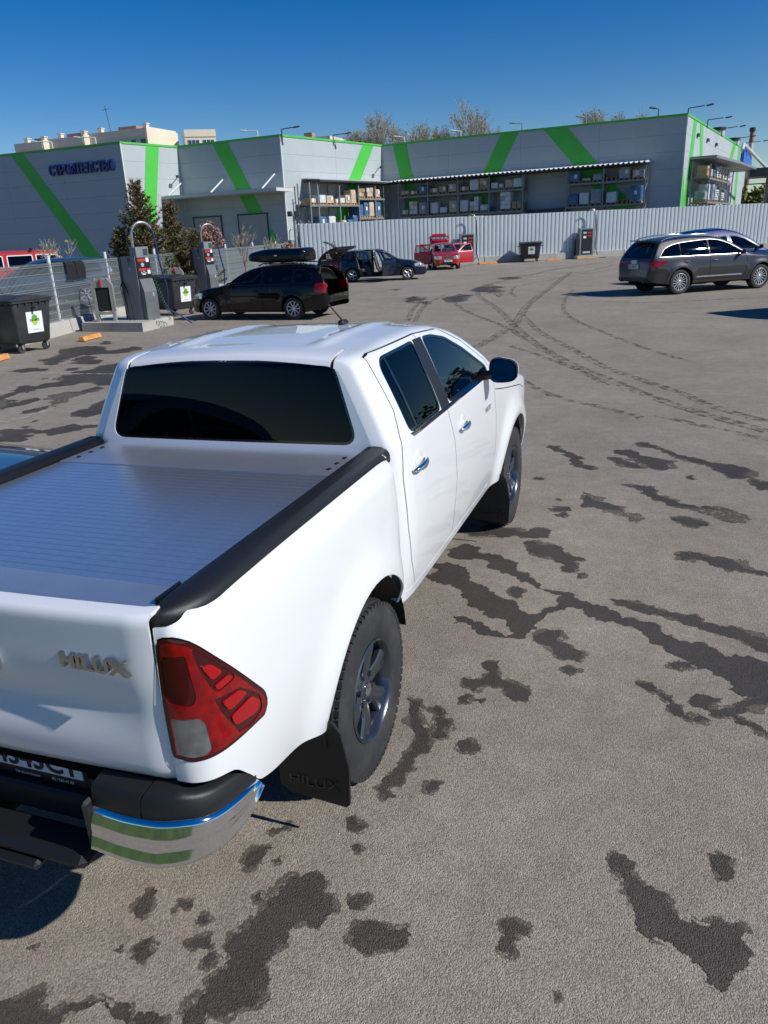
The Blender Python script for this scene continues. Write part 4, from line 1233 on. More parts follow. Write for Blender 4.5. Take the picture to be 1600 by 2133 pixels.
def jag(poly, rnd, closed=True):
    camxy = Vector((1.945, -2.544))
    out = []
    n = len(poly)
    def rec(a, b, d):
        l = (b - a).length
        mid = (a + b) / 2
        lim = max(.006, .0020 * (mid - camxy).length)
        if l < lim or d > 9: return [a]
        nrm = Vector((-(b - a).y, (b - a).x))
        mid = mid + nrm * rnd.uniform(-.30, .30) + (b - a) * rnd.uniform(-.15, .15)
        return rec(a, mid, d + 1) + rec(mid, b, d + 1)
    for i in range(n if closed else n - 1):
        out += rec(Vector(poly[i]), Vector(poly[(i + 1) % n]), 0)
    if not closed: out.append(Vector(poly[-1]))
    return out

rnd = random.Random(11)
def fat(P, k):
    P = ccw(P); n = len(P); out = []
    for i in range(n):
        e = (Vector(P[i]) - Vector(P[i - 1])).normalized() + (Vector(P[(i + 1) % n]) - Vector(P[i])).normalized()
        out.append((P[i][0] + e.y * k * .5, P[i][1] - e.x * k * .5))
    return out
for i, (P, damp) in enumerate([(fat(P, .018), 1) for P in PATCHES if len(P) < 40] + [(P, 0) for P in PATCHES]):
    q = jag(P, rnd)
    tri = tessellate_polygon([[Vector((v.x, v.y, 0)) for v in q]])
    me = bpy.data.meshes.new('wet_patch')
    me.from_pydata([(v.x, v.y, .0006 + .00001 * i) for v in q], [], [tuple(t) for t in tri])
    bm = bmesh.new(); bm.from_mesh(me)
    for f in bm.faces:
        f.normal_update()
        if f.normal.z < 0: f.normal_flip()
    bm.to_mesh(me); bm.free()
    me.materials.append(MATS['asphalt_damp' if damp else 'asphalt_wet'])
    link('damp_fringe' if damp else 'wet_patch', me, ground)

def strip(name, pts, w, z, mat, wav=.02):
    xs = pchip(list(enumerate([p[0] for p in pts]))); ys = pchip(list(enumerate([p[1] for p in pts])))
    K = (len(pts) - 1) * 14
    vs, fs = [], []
    for k in range(K + 1):
        t = k * (len(pts) - 1) / K
        e = .02
        dx, dy = xs(t + e) - xs(t - e), ys(t + e) - ys(t - e)
        l = math.hypot(dx, dy) or 1
        h = w / 2 * (1 + rnd.uniform(-.25, .25) * (wav > 0))
        a, b = xs(t) + rnd.uniform(-wav, wav), ys(t) + rnd.uniform(-wav, wav)
        vs += [(a - dy / l * h, b + dx / l * h, z), (a + dy / l * h, b - dx / l * h, z)]
    fs = [(2 * k, 2 * k + 1, 2 * k + 3, 2 * k + 2) for k in range(K)]
    me = bpy.data.meshes.new(name); me.from_pydata(vs, [], fs)
    me.materials.append(MATS[mat])
    return link(name, me, ground)
for i, (w, p) in enumerate(TRACKS):
    for j, off in enumerate((-.42, .02, .40)):
        q = []
        for k, a in enumerate(p):
            d = Vector(p[min(k + 1, len(p) - 1)]) - Vector(p[max(k - 1, 0)])
            d.normalize()
            q.append((a[0] - d.y * off * w, a[1] + d.x * off * w))
        strip('tyre_mark', q, w * (.34, .26, .40)[j], .0024 + .0001 * (3 * i + j), 'tyre_mark', .006)
for i, (w, p) in enumerate(LINES):
    strip('painted_line', p, w, .0085 + .0002 * i, 'faded_paint', 0)

# raised verge behind the wire fence
m = MB(); m.prism([(-13.6, 12.6), (-15.0, 17.5), (-21.5, 43.6), (-20.8, 44.2), (8, 59.2), (4, 66), (-90, 66), (-90, -5), (-9.6, -5)], -.3, .30)
tag(m.build('verge', 'soil'), kind='structure')

# ------------------------------------------------------------------ the big store
pbr('panel_grey', (.43, .475, .48), .55, var=.03, vs=.7, dirt=(.34, .37, .38, .3), ds=.5)
pbr('panel_green', (.075, .50, .06), .5, var=.04, vs=1)
pbr('panel_dark', (.16, .17, .18), .6)
pbr('steel_white', (.62, .63, .62), .45, var=.06, vs=4)
pbr('steel_grey', (.26, .275, .28), .5, .3, var=.1, vs=5)
pbr('steel_dark', (.05, .055, .06), .55, var=.2, vs=3)
pbr('sign_blue', (.015, .035, .22), .35)
pbr('sign_bright', (.01, .12, .62), .35)
pbr('roof_felt', (.12, .12, .12), .9)
HT = 9.0
C_ = {'L': (-70.0, 48.4), 'A': (-36.01, 47.21), 'B': (-34.64, 52.31), 'C': (-25.37, 51.43), 'D': (-21.96, 63.35), 'E': (1.97, 60.58), 'F': (8.55, 99.49)}
def fac(a, b):
    A, B = Vector(C_[a]), Vector(C_[b])
    l = (B - A).length
    d = (B - A) / l
    n = Vector((d.y, -d.x))
    return frame((A.x, A.y, 0), (d.x, d.y, 0), (0, 0, 1), (n.x, n.y, 0)), l
store = thing('store_building', 'long grey store with diagonal green stripes behind the corrugated fence', 'building', (0, 0, 0))
for a, b, nc in (('L', 'A', 6), ('A', 'B', 1), ('B', 'C', 2), ('C', 'D', 2), ('D', 'E', 4), ('E', 'F', 7)):
    M, l = fac(a, b)
    cw = l / nc
    mb = MB(); mb.box((cw / 2, .5625, -.06), (cw - .008, 1.117, .12), bev=.004)
    me = mb.mesh('wall_panel', 'panel_grey')
    for c in range(nc):
        for r in range(8):
            o = link('wall_panel', me, store)
            o.matrix_local = M @ Matrix.Translation((c * cw, r * 1.125, 0))
    mb = MB(); mb.prism([(0, .0), (l, 0), (l, HT - .02), (0, HT - .02)], -.4, -.10, M); mb.build('inner_wall', 'panel_dark', store)
    mb = MB(); mb.box((l / 2, HT + .07, -.13), (l + .04, .14, .36), M=M); mb.build('parapet_cap', 'panel_green', store)
    if a in 'ACE':
        mb = MB(); mb.box((0.0, HT / 2, .0), (.10, HT, .10), M=M); mb.build('corner_trim', 'steel_white', store)
    if a in 'BDE' or b == 'D':
        pass
mb = MB()
mb.prism([(C_[k][0] - .3, C_[k][1] + .35) for k in 'LABCDEF'] + [(7.6, 102), (-70, 108)], 8.55, 8.7)
mb.build('roof', 'roof_felt', store)
LA0 = 23.37
def stripe(a, b, poly, du=0, mat='panel_green', z1=.018):
    M, l = fac(a, b)
    mb = MB(); mb.prism([(u + du, z) for u, z in poly], .003, z1, M)
    return mb.build('painted_stripe', mat, store)
stripe('L', 'A', [(.17, 8.98), (1.45, 8.98), (7.6, .95), (6.0, .95)], LA0)
stripe('A', 'B', [(2.27, 8.98), (3.47, 8.98), (2.0, 2.8), (.9, 2.8)])
stripe('B', 'C', [(3.31, 8.98), (4.72, 8.98), (7.33, 3.92), (6.0, 3.93)])
stripe('B', 'C', [(7.87, 2.95), (8.75, 1.2), (7.6, 1.2)])
stripe('C', 'D', [(9.77, 8.98), (11.27, 8.98), (6.6, 2.9), (5.05, 2.9)])
stripe('D', 'E', [(1.05, 8.98), (2.29, 8.98), (3.55, 2.7), (2.5, 2.7)])
stripe('D', 'E', [(10.45, 8.98), (11.86, 8.98), (8.43, 2.7), (6.96, 2.7)])
stripe('D', 'E', [(13.88, 8.98), (15.67, 8.98), (21.35, 2.7), (19.57, 2.7)])
stripe('E', 'F', [(2.9, 8.98), (4.35, 8.98), (2.6, 3.0), (1.3, 3.0)])
stripe('E', 'F', [(5.77, 8.98), (7.1, 8.98), (9.9, 4.0), (8.6, 4.0)])
stripe('E', 'F', [(27.4, 8.98), (29.6, 8.98), (24.0, 5.4), (21.8, 5.4)])
stripe('E', 'F', [(31.6, 8.98), (33.4, 8.98), (34.3, 3.0), (32.6, 3.0)])
stripe('E', 'F', [(0.05, .1), (1.5, .1), (1.3, 4.2), (.05, 6.0)])
# loading doors of the set-back bay
pbr('door_grey', (.36, .38, .39), .55, var=.04, vs=2)
M, l = fac('B', 'C')
for u0, u1 in ((.78, 3.35), (5.02, 7.61)):
    mb = MB(); mb.box(((u0 + u1) / 2, 1.95, .03), (u1 - u0, 3.9, .05), M=M); d = mb.build('loading_door', 'door_grey', store)
    mb = MB(); mb.box(((u0 + u1) / 2, 3.95, .05), (u1 - u0 + .2, .10, .09), M=M); mb.build('door_head', 'steel_dark', d)
    for uu in (u0 - .04, u1 + .04):
        mb = MB(); mb.box((uu, 1.95, .05), (.07, 3.9, .09), M=M); mb.build('door_jamb', 'steel_dark', d)
# canopies
mb = MB(); mb.box((4.75, 5.42, 1.1), (10.6, .22, 2.2), M=M); cp = mb.build('canopy', 'steel_white', store)
for u in (0.1, 4.1, 8.65):
    mb = MB(); mb.tube([M @ Vector((u, 6.6, .05)), M @ Vector((u, 5.55, 1.9))], .06, 8); mb.build('tie_rod', 'steel_white', cp)
def wave_sheet(M, u0, u1, w0, w1, z0, z1, pitch, amp, mat, name, parent):
    vs, fs = [], []
    n = int((u1 - u0) / pitch * 8)
    for k in range(n + 1):
        u = u0 + (u1 - u0) * k / n
        h = amp * max(-.6, min(.6, math.sin(2 * PI * u / pitch))) / .6
        for off in (0, -.03):
            vs += [M @ Vector((u, z0 + h + off, w0)), M @ Vector((u, z1 + h + off, w1))]
    for k in range(n):
        a = 4 * k
        fs += [(a, a + 4, a + 5, a + 1), (a + 2, a + 3, a + 7, a + 6), (a + 1, a + 5, a + 7, a + 3)]
    mb = MB(); mb.add(vs, fs)
    return mb.build(name, mat, parent)
M, l = fac('C', 'D')
wave_sheet(M, 2.0, 12.3, .05, 1.75, 6.28, 6.12, .25, .025, 'steel_white', 'canopy_sheet', store)
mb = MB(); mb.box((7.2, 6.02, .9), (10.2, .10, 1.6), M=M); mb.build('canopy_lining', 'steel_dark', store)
M, l = fac('D', 'E')
wave_sheet(M, 1.6, 21.9, .05, 1.9, 6.28, 6.12, .36, .045, 'steel_white', 'canopy_sheet', store)
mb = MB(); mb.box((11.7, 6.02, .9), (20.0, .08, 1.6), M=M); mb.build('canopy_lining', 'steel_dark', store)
mb = MB(); mb.box((14.4, 3.0, .35), (3.2, .8, .5), M=M); mb.build('timber_stand', 'steel_dark', store)
M, l = fac('E', 'F')
mb = MB(); mb.prism([(2.4, 0), (2.4, 1.9), (14.0, 2.5), (26, 2.7), (26, 0)], 6.28, 6.46, M @ Matrix(((1, 0, 0, 0), (0, 0, 1, 0), (0, 1, 0, 0), (0, 0, 0, 1)))); mb.build('canopy', 'steel_grey', store)
mb = MB(); mb.tube([M @ Vector(q) for q in ((12, 7.3, 2.5), (12.5, 7.75, 2.5), (15, 7.6, 2.6), (34, 6.35, 3.2))], .14, 8); mb.build('canopy_tube', 'steel_white', store)
for u in (4, 9, 14):
    mb = MB(); mb.box((u + 1, 8.1, .1), (.7, .22, .12), M=M); mb.build('wall_light', 'steel_dark', store)
gc = thing('entrance_canopy', 'dark flat entrance canopy reaching right from the far end of the store', 'canopy', (8.0, 86.0, 0), 0)
mb = MB(); mb.box((11, 0, 6.05), (22, 5, .75)); mb.build('canopy_slab', 'steel_dark', gc)
mb = MB(); mb.box((11, -.0, 5.1), (22, .12, .10)); mb.build('tie_beam', 'steel_dark', gc)
for x in (2, 12, 21):
    mb = MB(); mb.box((x, 1.5, 2.85), (.3, .3, 5.7)); mb.build('column', 'steel_grey', gc)
# blue sign letters on the far lit wall
sg = thing('blue_wall_sign', 'bright blue raised lettering high on the far sunlit wall', 'sign', tuple((M @ Vector((34.3, 7.7, .1)))))
for k, (du, h0, h1) in enumerate(((0, 0, 1.55), (1.3, -.1, 1.0), (2.6, 0, 1.35), (3.9, -.15, 1.5), (5.2, -.1, .95), (6.5, -.1, .9), (7.6, -.1, .8))):
    mb = MB(); q = M.to_3x3().to_4x4()
    mb.prism([(du, h0), (du + 1.15, h0), (du + 1.15, h1 * .55), (du + .8, h1 * .6), (du + .6, h1), (du + .15, h1)], 0, .25, q)
    mb.build('letter', 'sign_bright', sg)
# dark blue word on the shaded wall
M, l = fac('L', 'A')
wd = thing('wall_sign', 'dark blue raised Cyrillic lettering on the shaded left store wall', 'sign', tuple(M @ Vector((LA0 + 3.78, 7.28, .02))))
Mq = M.to_3x3().to_4x4()
word = 'СТРОИТЕЛСТВО'
meshes = [text_mesh(ch, 1.0, .2, .022, 'sign_blue') for ch in word]
wid = [max(v.co.x for v in me.vertices) - min(v.co.x for v in me.vertices) for me in meshes]
tot = sum(wid) + .06 * (len(wid) - 1)
fx_ = 6.15 / tot; u = 0
for me, w_ in zip(meshes, wid):
    x0 = min(v.co.x for v in me.vertices); y0 = min(v.co.y for v in me.vertices); y1 = max(v.co.y for v in me.vertices)
    for v in me.vertices:
        v.co = Mq @ Vector(((v.co.x - x0) * fx_ + u, (v.co.y - y0) / (y1 - y0) * .76, (v.co.z + .1) * .8))
    link('letter', me, wd)
    u += (w_ + .06) * fx_

# roof-edge lamps
def lamp(base, head, mat, label):
    B, Hd = Vector(base), Vector(head)
    t = thing('roof_lamp', label, 'lamp', (B.x, B.y, 8.75), 0, 'lamps along the store roof')
    z = Hd.z - 8.75
    mb = MB(); mb.tube([(0, 0, 0), (0, 0, z - .06), (.02 * (Hd.x - B.x), .02 * (Hd.y - B.y), z)], .045, 6); mb.build('pole', mat, t)
    mb = MB(); mb.tube([(0, 0, z), ((Hd.x - B.x) * .75, (Hd.y - B.y) * .75, z + .06)], .035, 6); mb.build('arm', mat, t)
    a = math.atan2(Hd.y - B.y, Hd.x - B.x)
    mb = MB(); mb.box((0, 0, 0), (.5, .2, .10), bev=.04)
    mb.build('lamp_head', mat, t, .6, loc=((Hd.x - B.x), (Hd.y - B.y), z + .07), rot=(0, -.12, a))
for (b, h, mt, lb) in (
    ((-27.4, 51.9), (-28.4, 51.6, 9.55), 'steel_white', 'pale lamp over the set-back bay, left of the tall sunlit corner'),
    ((-25.2, 51.45), (-24.1, 51.6, 9.45), 'steel_dark', 'dark lamp at the tall middle roof corner of the store'),
    ((-23.7, 57.2), (-22.5, 57.4, 9.45), 'steel_dark', 'dark lamp halfway along the middle sunlit wall top'),
    ((-43.2, 48.5), (-44.3, 47.9, 9.75), 'steel_white', 'leftmost white lamp above the blue wall lettering'),
    ((-38.4, 47.6), (-39.6, 47.1, 9.6), 'steel_white', 'white lamp above the end of the blue wall lettering'),
    ((-20.1, 63.9), (-20.7, 63.6, 9.6), 'steel_white', 'white lamp over the first green stripe of the long wall'),
    ((-15.1, 63.3), (-15.7, 63.1, 9.6), 'steel_white', 'white lamp in front of the middle bare tree'),
    ((-10.0, 62.5), (-10.7, 62.3, 9.65), 'steel_grey', 'small lamp above the second stripe of the long wall'),
    ((-5.1, 61.9), (-5.6, 61.7, 9.6), 'steel_grey', 'small lamp above the third stripe of the long wall'),
    ((0.0, 61.3), (-.4, 61.1, 9.65), 'steel_dark', 'small lamp just left of the right roof corner'),
    ((2.0, 60.75), (3.4, 60.5, 9.45), 'steel_dark', 'long-armed lamp on the right roof corner of the store'),
    ((3.5, 68.1), (5.0, 68.1, 9.35), 'steel_dark', 'second long-armed lamp along the far right roof edge'),
    ((4.9, 75.8), (6.5, 75.7, 9.35), 'steel_dark', 'third long-armed lamp along the far right roof edge'),
    ((6.8, 87.0), (8.2, 86.9, 9.4), 'steel_dark', 'fourth long-armed lamp along the far right roof edge'),
    ((8.3, 97.4), (10.2, 97.3, 9.7), 'steel_dark', 'farthest long-armed lamp by the striped chimney')):
    lamp((*b, 0), h, mt, lb)
for (a, b, u, z, lb) in (('A', 'B', 4.3, 6.9, 'arm lamp on the narrow sunlit wall beside a green stripe'), ('C', 'D', 11.2, 7.3, 'arm lamp near the inner corner of the middle sunlit wall')):
    M, l = fac(a, b)
    t = thing('wall_lamp', lb, 'lamp', tuple(M @ Vector((u, z, 0))))
    q = M.to_3x3().to_4x4()
    mb = MB(); mb.tube([q @ Vector((.6, 0, 0)), q @ Vector((.1, .02, .7))], .035, 6); mb.build('arm', 'steel_dark', t)
    mb = MB(); mb.box((0, 0, .8), (.35, .18, .25), bev=.03, M=q); mb.build('lamp_head', 'steel_dark', t)

# ------------------------------------------------------------------ racks with pallets
pbr('carton', (.42, .29, .17), .85, var=.2, vs=3)
pbr('carton_pale', (.55, .45, .33), .85, var=.15, vs=3)
pbr('wrap_white', (.66, .67, .66), .35, var=.12, vs=5, bump=.6, bs=9)
pbr('wrap_grey', (.30, .33, .35), .35, var=.2, vs=4, bump=.6, bs=9)
pbr('wrap_blue', (.07, .16, .30), .35, var=.3, vs=4, bump=.6, bs=9)
pbr('paper', (.78, .78, .76), .6)
pbr('pallet_wood', (.42, .26, .12), .85, var=.25, vs=6)
def rack(name, label, M, cols, d0, d1, levels, ztop):
    t = thing(name, label, 'rack', tuple(M @ Vector((cols[0], 0, d1))))
    q = Matrix.Translation(-(M @ Vector((cols[0], 0, d1)))) @ M
    for u in cols:
        for d in (d0, d1):
            mb = MB(); mb.box((u, ztop / 2, d), (.10, ztop, .08), M=q); mb.build('upright', 'steel_grey', t)
        mb = MB()
        k = 0
        z = 2.6
        while z + .8 < ztop:
            mb.tube([q @ Vector((u, z, d0 if k % 2 else d1)), q @ Vector((u, z + .75, d1 if k % 2 else d0))], .018, 4); z += .75; k += 1
        mb.build('brace', 'steel_grey', t)
    for (u0, u1, z) in levels:
        for d in (d0, d1):
            mb = MB(); mb.box(((u0 + u1) / 2, z - .07, d), (u1 - u0, .13, .06), M=q); mb.build('beam', 'steel_grey', t)
        mb = MB(); mb.box(((u0 + u1) / 2, z - .02, (d0 + d1) / 2), (u1 - u0, .02, d1 - d0 - .08), M=q); mb.build('decking', 'steel_grey', t)
    return t
lr = random.Random(5)
def load(M, u, z, d, kind, w, h, label, group):
    t = thing('pallet_load', label, 'pallet', tuple(M @ Vector((u, z, d))), 0, group)
    q = M.to_3x3().to_4x4()
    mb = MB()
    for k in range(5): mb.box((-w / 2 + w * (k + .5) / 5, .13, 0), (w / 5 * .8, .022, .95), M=q)
    for k in (-1, 0, 1): mb.box((k * (w / 2 - .07), .065, 0), (.12, .10, .9), M=q)
    for k in (-1, 0, 1): mb.box((0, .011, k * .4), (w, .02, .1), M=q)
    mb.build('pallet', 'pallet_wood', t)
    z0 = .145
    mat = {'c': 'carton', 'p': 'carton_pale', 'w': 'wrap_white', 'g': 'wrap_grey', 'b': 'wrap_blue'}.get(kind[0], 'carton')
    if kind == 'e':
        for r in range(max(1, int(h / .14))):
            mb = MB()
            for k in range(5): mb.box((-w / 2 + w * (k + .5) / 5, z0 + .13 + r * .15, 0), (w / 5 * .8, .022, .95), M=q)
            for k in (-1, 0, 1): mb.box((k * (w / 2 - .07), z0 + .065 + r * .15, 0), (.12, .10, .9), M=q)
            mb.build('pallet', 'pallet_wood', t)
        return t
    if len(kind) > 1 and kind[1] == 's':       # stacked cartons
        rows = max(1, int(h / .28))
        for r in range(rows):
            n = 2 if w > .7 else 1
            for k in range(n):
                if r == rows - 1 and lr.random() < .35 and rows > 1: continue
                mb = MB(); mb.box((-w * .46 + w * .92 * (k + .5) / n + lr.uniform(-.02, .02), z0 + (r + .5) * h / rows, lr.uniform(-.03, .03)), (w * .9 / n, h / rows - .012, .85), bev=.01, M=q)
                mb.build('carton', mat if lr.random() < .7 else 'carton_pale', t)
    elif len(kind) > 1 and kind[1] == 'k':     # sacks
        for r in range(max(1, int(h / .16))):
            for k in range(2):
                mb = MB(); mb.box((-w * .24 + k * w * .48, z0 + .08 + r * .16, lr.uniform(-.05, .05)), (w * .5, .165, .85), bev=.06, M=q)
                mb.build('sack', mat, t, .8)
    else:
        mb = MB()
        G = []
        for r in range(7):
            ring = []
            for k in range(12):
                a = 2 * PI * k / 12 + PI / 12
                c, s = math.cos(a), math.sin(a)
                rx = w * .47 * (abs(c) ** .35) * (1 if c > 0 else -1); rd = .43 * (abs(s) ** .35) * (1 if s > 0 else -1)
                j = 1 + lr.uniform(-.03, .03) - (.07 if r == 6 else 0)
                ring.append(q @ Vector((rx * j, z0 + h * r / 6, rd * j)))
            G.append(ring)
        vs = [p for g in G for p in g]
        fs = [(r * 12 + k, r * 12 + (k + 1) % 12, (r + 1) * 12 + (k + 1) % 12, (r + 1) * 12 + k) for r in range(6) for k in range(12)] + [tuple(range(72, 84))]
        mb.add(vs, fs); mb.build('wrapped_goods', mat, t, .5)
    if lr.random() < .6:
        mb = MB(); mb.box((lr.uniform(-.15, .2) * w, z0 + h * .55, .455), (.22, .26, .01), M=q); mb.build('label_sheet', 'paper', t)
    return t
M, l = fac('D', 'E')
rack('pallet_rack', 'four-bay grey pallet rack under the corrugated canopy on the long wall', M, [2.1, 4.73, 7.37, 9.99, 12.72], .25, 1.4, [(2.1, 12.72, 4.93), (2.1, 12.72, 3.38)], 5.95)
rack('pallet_rack', 'two-bay grey pallet rack at the right end of the corrugated canopy', M, [16.08, 18.81, 21.75], .25, 1.4, [(16.08, 21.75, 5.02), (16.08, 21.75, 3.42)], 5.95)
COLN = {'c': 'brown carton', 'p': 'pale carton', 'w': 'white wrapped', 'g': 'grey wrapped', 'b': 'blue wrapped', 'e': 'bare stacked'}
ORD = ['first', 'second', 'third', 'fourth', 'fifth', 'sixth', 'seventh', 'eighth', 'ninth', 'tenth', 'eleventh', 'twelfth', 'thirteenth']
def row(M, z, d, items, where):
    for i, (u, k, w, h) in enumerate(items):
        load(M, u, z, d, k, w, h, '%s pallet load, %s along %s' % (COLN[k[0]], ORD[i], where), 'pallet loads on the store racks')
row(M, 4.93, .85, [(2.58, 'ps', .75, .30), (3.38, 'cs', .8, .22), (4.21, 'b', .8, .62), (5.19, 'cs', .8, .34), (5.98, 'cs', .75, .45), (6.83, 'p', .8, .55), (7.85, 'cs', .85, .30), (8.68, 'w', .85, .75), (9.50, 'cs', .8, .80), (10.36, 'ws', .6, .42), (10.95, 'cs', .5, .32), (11.55, 'p', .75, .55), (12.25, 'w', .8, .62)], 'the long rack top shelf from its left')
row(M, 3.38, .85, [(2.55, 'cs', .6, .38), (3.34, 'ws', .75, .98), (4.18, 'g', .8, .88), (5.19, 'w', .75, .80), (6.02, 'ws', .65, .42), (6.87, 'p', .8, .85), (7.79, 'w', .8, .85), (8.68, 'ws', .8, 1.05), (9.50, 'w', .7, .42), (11.30, 'ws', .9, 1.25), (12.20, 'cs', .85, .50)], 'the long rack middle shelf from its left')
row(M, 5.02, .85, [(16.62, 'b', .9, .62), (17.50, 'p', .7, .18), (18.35, 'g', .8, .42), (19.35, 'e', .8, .20), (20.25, 'g', .9, .75), (21.25, 'gs', .85, .52)], 'the short right rack top shelf')
row(M, 3.42, .85, [(16.56, 'b', .8, .75), (17.40, 'w', .8, .78), (18.28, 'g', .9, .98), (19.40, 'w', .85, .72), (20.22, 'e', .8, .22), (21.15, 'b', .9, 1.05)], 'the short right rack lower shelf')
M, l = fac('C', 'D')
rack('pallet_rack', 'grey pallet rack in the inner corner against the sunlit wall', M, [1.2, 2.12, 4.66, 7.07, 9.3, 11.2], .25, 1.4, [(1.2, 7.07, 4.38), (7.07, 11.2, 4.86), (7.07, 11.2, 3.40), (1.2, 7.07, 2.7)], 5.9)
row(M, 4.38, .85, [(1.7, 'cs', .8, .30), (2.80, 'ws', .8, .55), (3.72, 'p', .95, .50), (4.42, 'c', .35, .25), (5.2, 'ws', .6, .36), (5.9, 'ps', .65, .58), (6.62, 'p', .75, .95)], 'the corner rack upper left shelf')
row(M, 4.86, .85, [(7.68, 'cs', .75, .58), (8.75, 'ws', .85, .68), (9.85, 'p', .75, .55)], 'the corner rack upper right shelf')
row(M, 3.40, .85, [(7.55, 'b', .65, .85), (8.25, 'b', .65, 1.0), (8.98, 'p', .75, 1.05), (9.95, 'b', .75, 1.05)], 'the corner rack lower right shelf')
row(M, 2.7, .85, [(2.8, 'b', .85, .70), (3.85, 'w', .9, .72), (5.3, 'p', .6, .42), (6.1, 'b', .7, .45), (6.75, 'b', .7, .75)], 'the corner rack bottom shelf')
M, l = fac('E', 'F')
rack('pallet_rack', 'grey pallet rack with sacks on the far right sunlit wall', M, [2.5, 6.0, 9.5, 13.0, 16.5], .25, 1.5, [(2.5, 16.5, 5.0), (2.5, 16.5, 3.35)], 5.9)
row(M, 5.0, .9, [(3.2, 'c', 1.0, .7), (4.8, 'cs', .9, .5), (6.6, 'bk', .9, 1.1), (8.3, 'wk', 1.0, .8), (10.0, 'wk', .9, 1.0), (11.8, 'ps', .9, .8), (13.6, 'wk', 1.0, .9), (15.4, 'w', 1.0, .8)], 'the far right rack top shelf')
row(M, 3.35, .9, [(3.1, 'g', 1.0, .6), (4.5, 'w', 1.0, 1.1), (6.0, 'b', .8, 1.1), (7.6, 'w', 1.1, 1.15), (9.3, 'wk', 1.0, .9), (11.0, 'b', .9, 1.0), (12.8, 'wk', 1.0, .7), (14.8, 'g', 1.0, .9)], 'the far right rack lower shelf')

# ------------------------------------------------------------------ corrugated fence
pbr('fence_zinc', (.60, .65, .67), .42, .25, var=.06, vs=1.2, dirt=(.45, .47, .47, .4), ds=1.2)
FA, FB = Vector((-20.6, 43.6)), Vector((13.0, 61.0))
fdir = (FB - FA).normalized()
FM = frame((FA.x, FA.y, 0), (fdir.x, fdir.y, 0), (0, 0, 1), (fdir.y, -fdir.x, 0))
fence = thing('corrugated_fence', 'tall light grey corrugated sheet metal fence across the car park', 'fence', (FA.x, FA.y, 0))
FQ = FM.to_3x3().to_4x4()
PW = 2.40
vs, fs = [], []
prof = []
np_ = 9
pit = PW / np_
for k in range(np_):
    x = k * pit
    prof += [(x, .0), (x + pit * .10, .0), (x + pit * .20, .055), (x + pit * .48, .062), (x + pit * .86, .055), (x + pit * .95, 0)]
prof.append((PW + .02, .0))
mb = MB()
n = len(prof)
mb.add([FQ @ Vector((x, z, d)) for z in (.42, 2.95) for x, d in prof], [(k, k + 1, n + k + 1, n + k) for k in range(n - 1)])
fpm = mb.mesh('fence_panel', 'fence_zinc', recalc=False)
fr = random.Random(3)
for k in range(16):
    o = link('fence_panel', fpm, fence)
    o.matrix_local = FQ @ Matrix.Translation((k * PW, fr.uniform(-.015, .015), fr.uniform(-.012, .012))) @ Matrix.Rotation(fr.uniform(-.004, .004), 4, 'Z') @ FQ.inverted()
    if k % 1 == 0:
        mb = MB(); mb.box((k * PW, 1.45, -.05), (.06, 2.9, .06), M=FQ); mb.build('post', 'steel_grey', fence)
    mb = MB(); mb.box((k * PW + PW / 2, .22 + fr.uniform(-.01, .01), .06 + fr.uniform(-.02, .02)), (PW - .015, .44, .42), bev=.02, M=FQ); mb.build('concrete_block', 'concrete', fence)
mb = MB(); mb.box((PW * 8, 2.6, -.04), (PW * 16, .05, .04), M=FQ); mb.box((PW * 8, .8, -.04), (PW * 16, .05, .04), M=FQ); mb.build('rail', 'steel_grey', fence)

# ------------------------------------------------------------------ wire fence on the left
pbr('wire', (.36, .40, .38), .45, .4)
pbr('post_white', (.72, .73, .72), .45, var=.08, vs=4)
W0 = Vector((-13.45, 13.3)); wd_ = Vector((-.25344, .96735))
def wf(s, z=0, off=0): return Vector((W0.x + wd_.x * s + wd_.y * off, W0.y + wd_.y * s - wd_.x * off, z))
wfence = thing('wire_fence', 'galvanised welded wire fence with white posts on a concrete kerb', 'fence', tuple(wf(-6)))
B0 = wf(-6)
SP = [-6.4, -2.5, .97, 4.4, 8.41, 12.69, 17.2, 22.17, 27.53, 31.3]
for s in SP:
    mb = MB(); mb.cyl(wf(s, .34) - B0, wf(s, 2.0) - B0, .045 if s < 10 else .05, n=10); P_ = mb.build('post', 'post_white', wfence, .6)
    mb = MB(); mb.cyl(wf(s, 2.0) - B0, wf(s, 2.03) - B0, .052, n=10); mb.build('post_cap', 'post_white', P_, .6)
    mb = MB(); mb.box(tuple(wf(s, .35) - B0), (.16, .16, .02)); mb.build('base_plate', 'post_white', P_)
for a, b in zip(SP, SP[1:]):
    mb = MB()
    n = int((b - a) / .055)
    wt = .0048 + .00016 * max(0, a)
    for k in range(1, n):
        s = a + (b - a) * k / n
        p = wf(s, 0, .05) - B0
        mb.box((p.x, p.y, 1.10), (wt * 2, wt * 2, 1.50))
    zz = [.37, .58, .78, .98, 1.18, 1.38, 1.58, 1.76]
    for z in zz:
        off = .055 if z not in (.37, 1.18, 1.76) else .085
        p, q = wf(a, z, off) - B0, wf(b, z, off) - B0
        mb.tube([p, q], wt * 1.4, 4)
        if off > .06:
            p, q = wf(a, z + .05, .06) - B0, wf(b, z + .05, .06) - B0
            mb.tube([p, q], wt * 1.4, 4)
    o = mb.build('wire_panel', 'wire', wfence); o['kind'] = 'stuff'
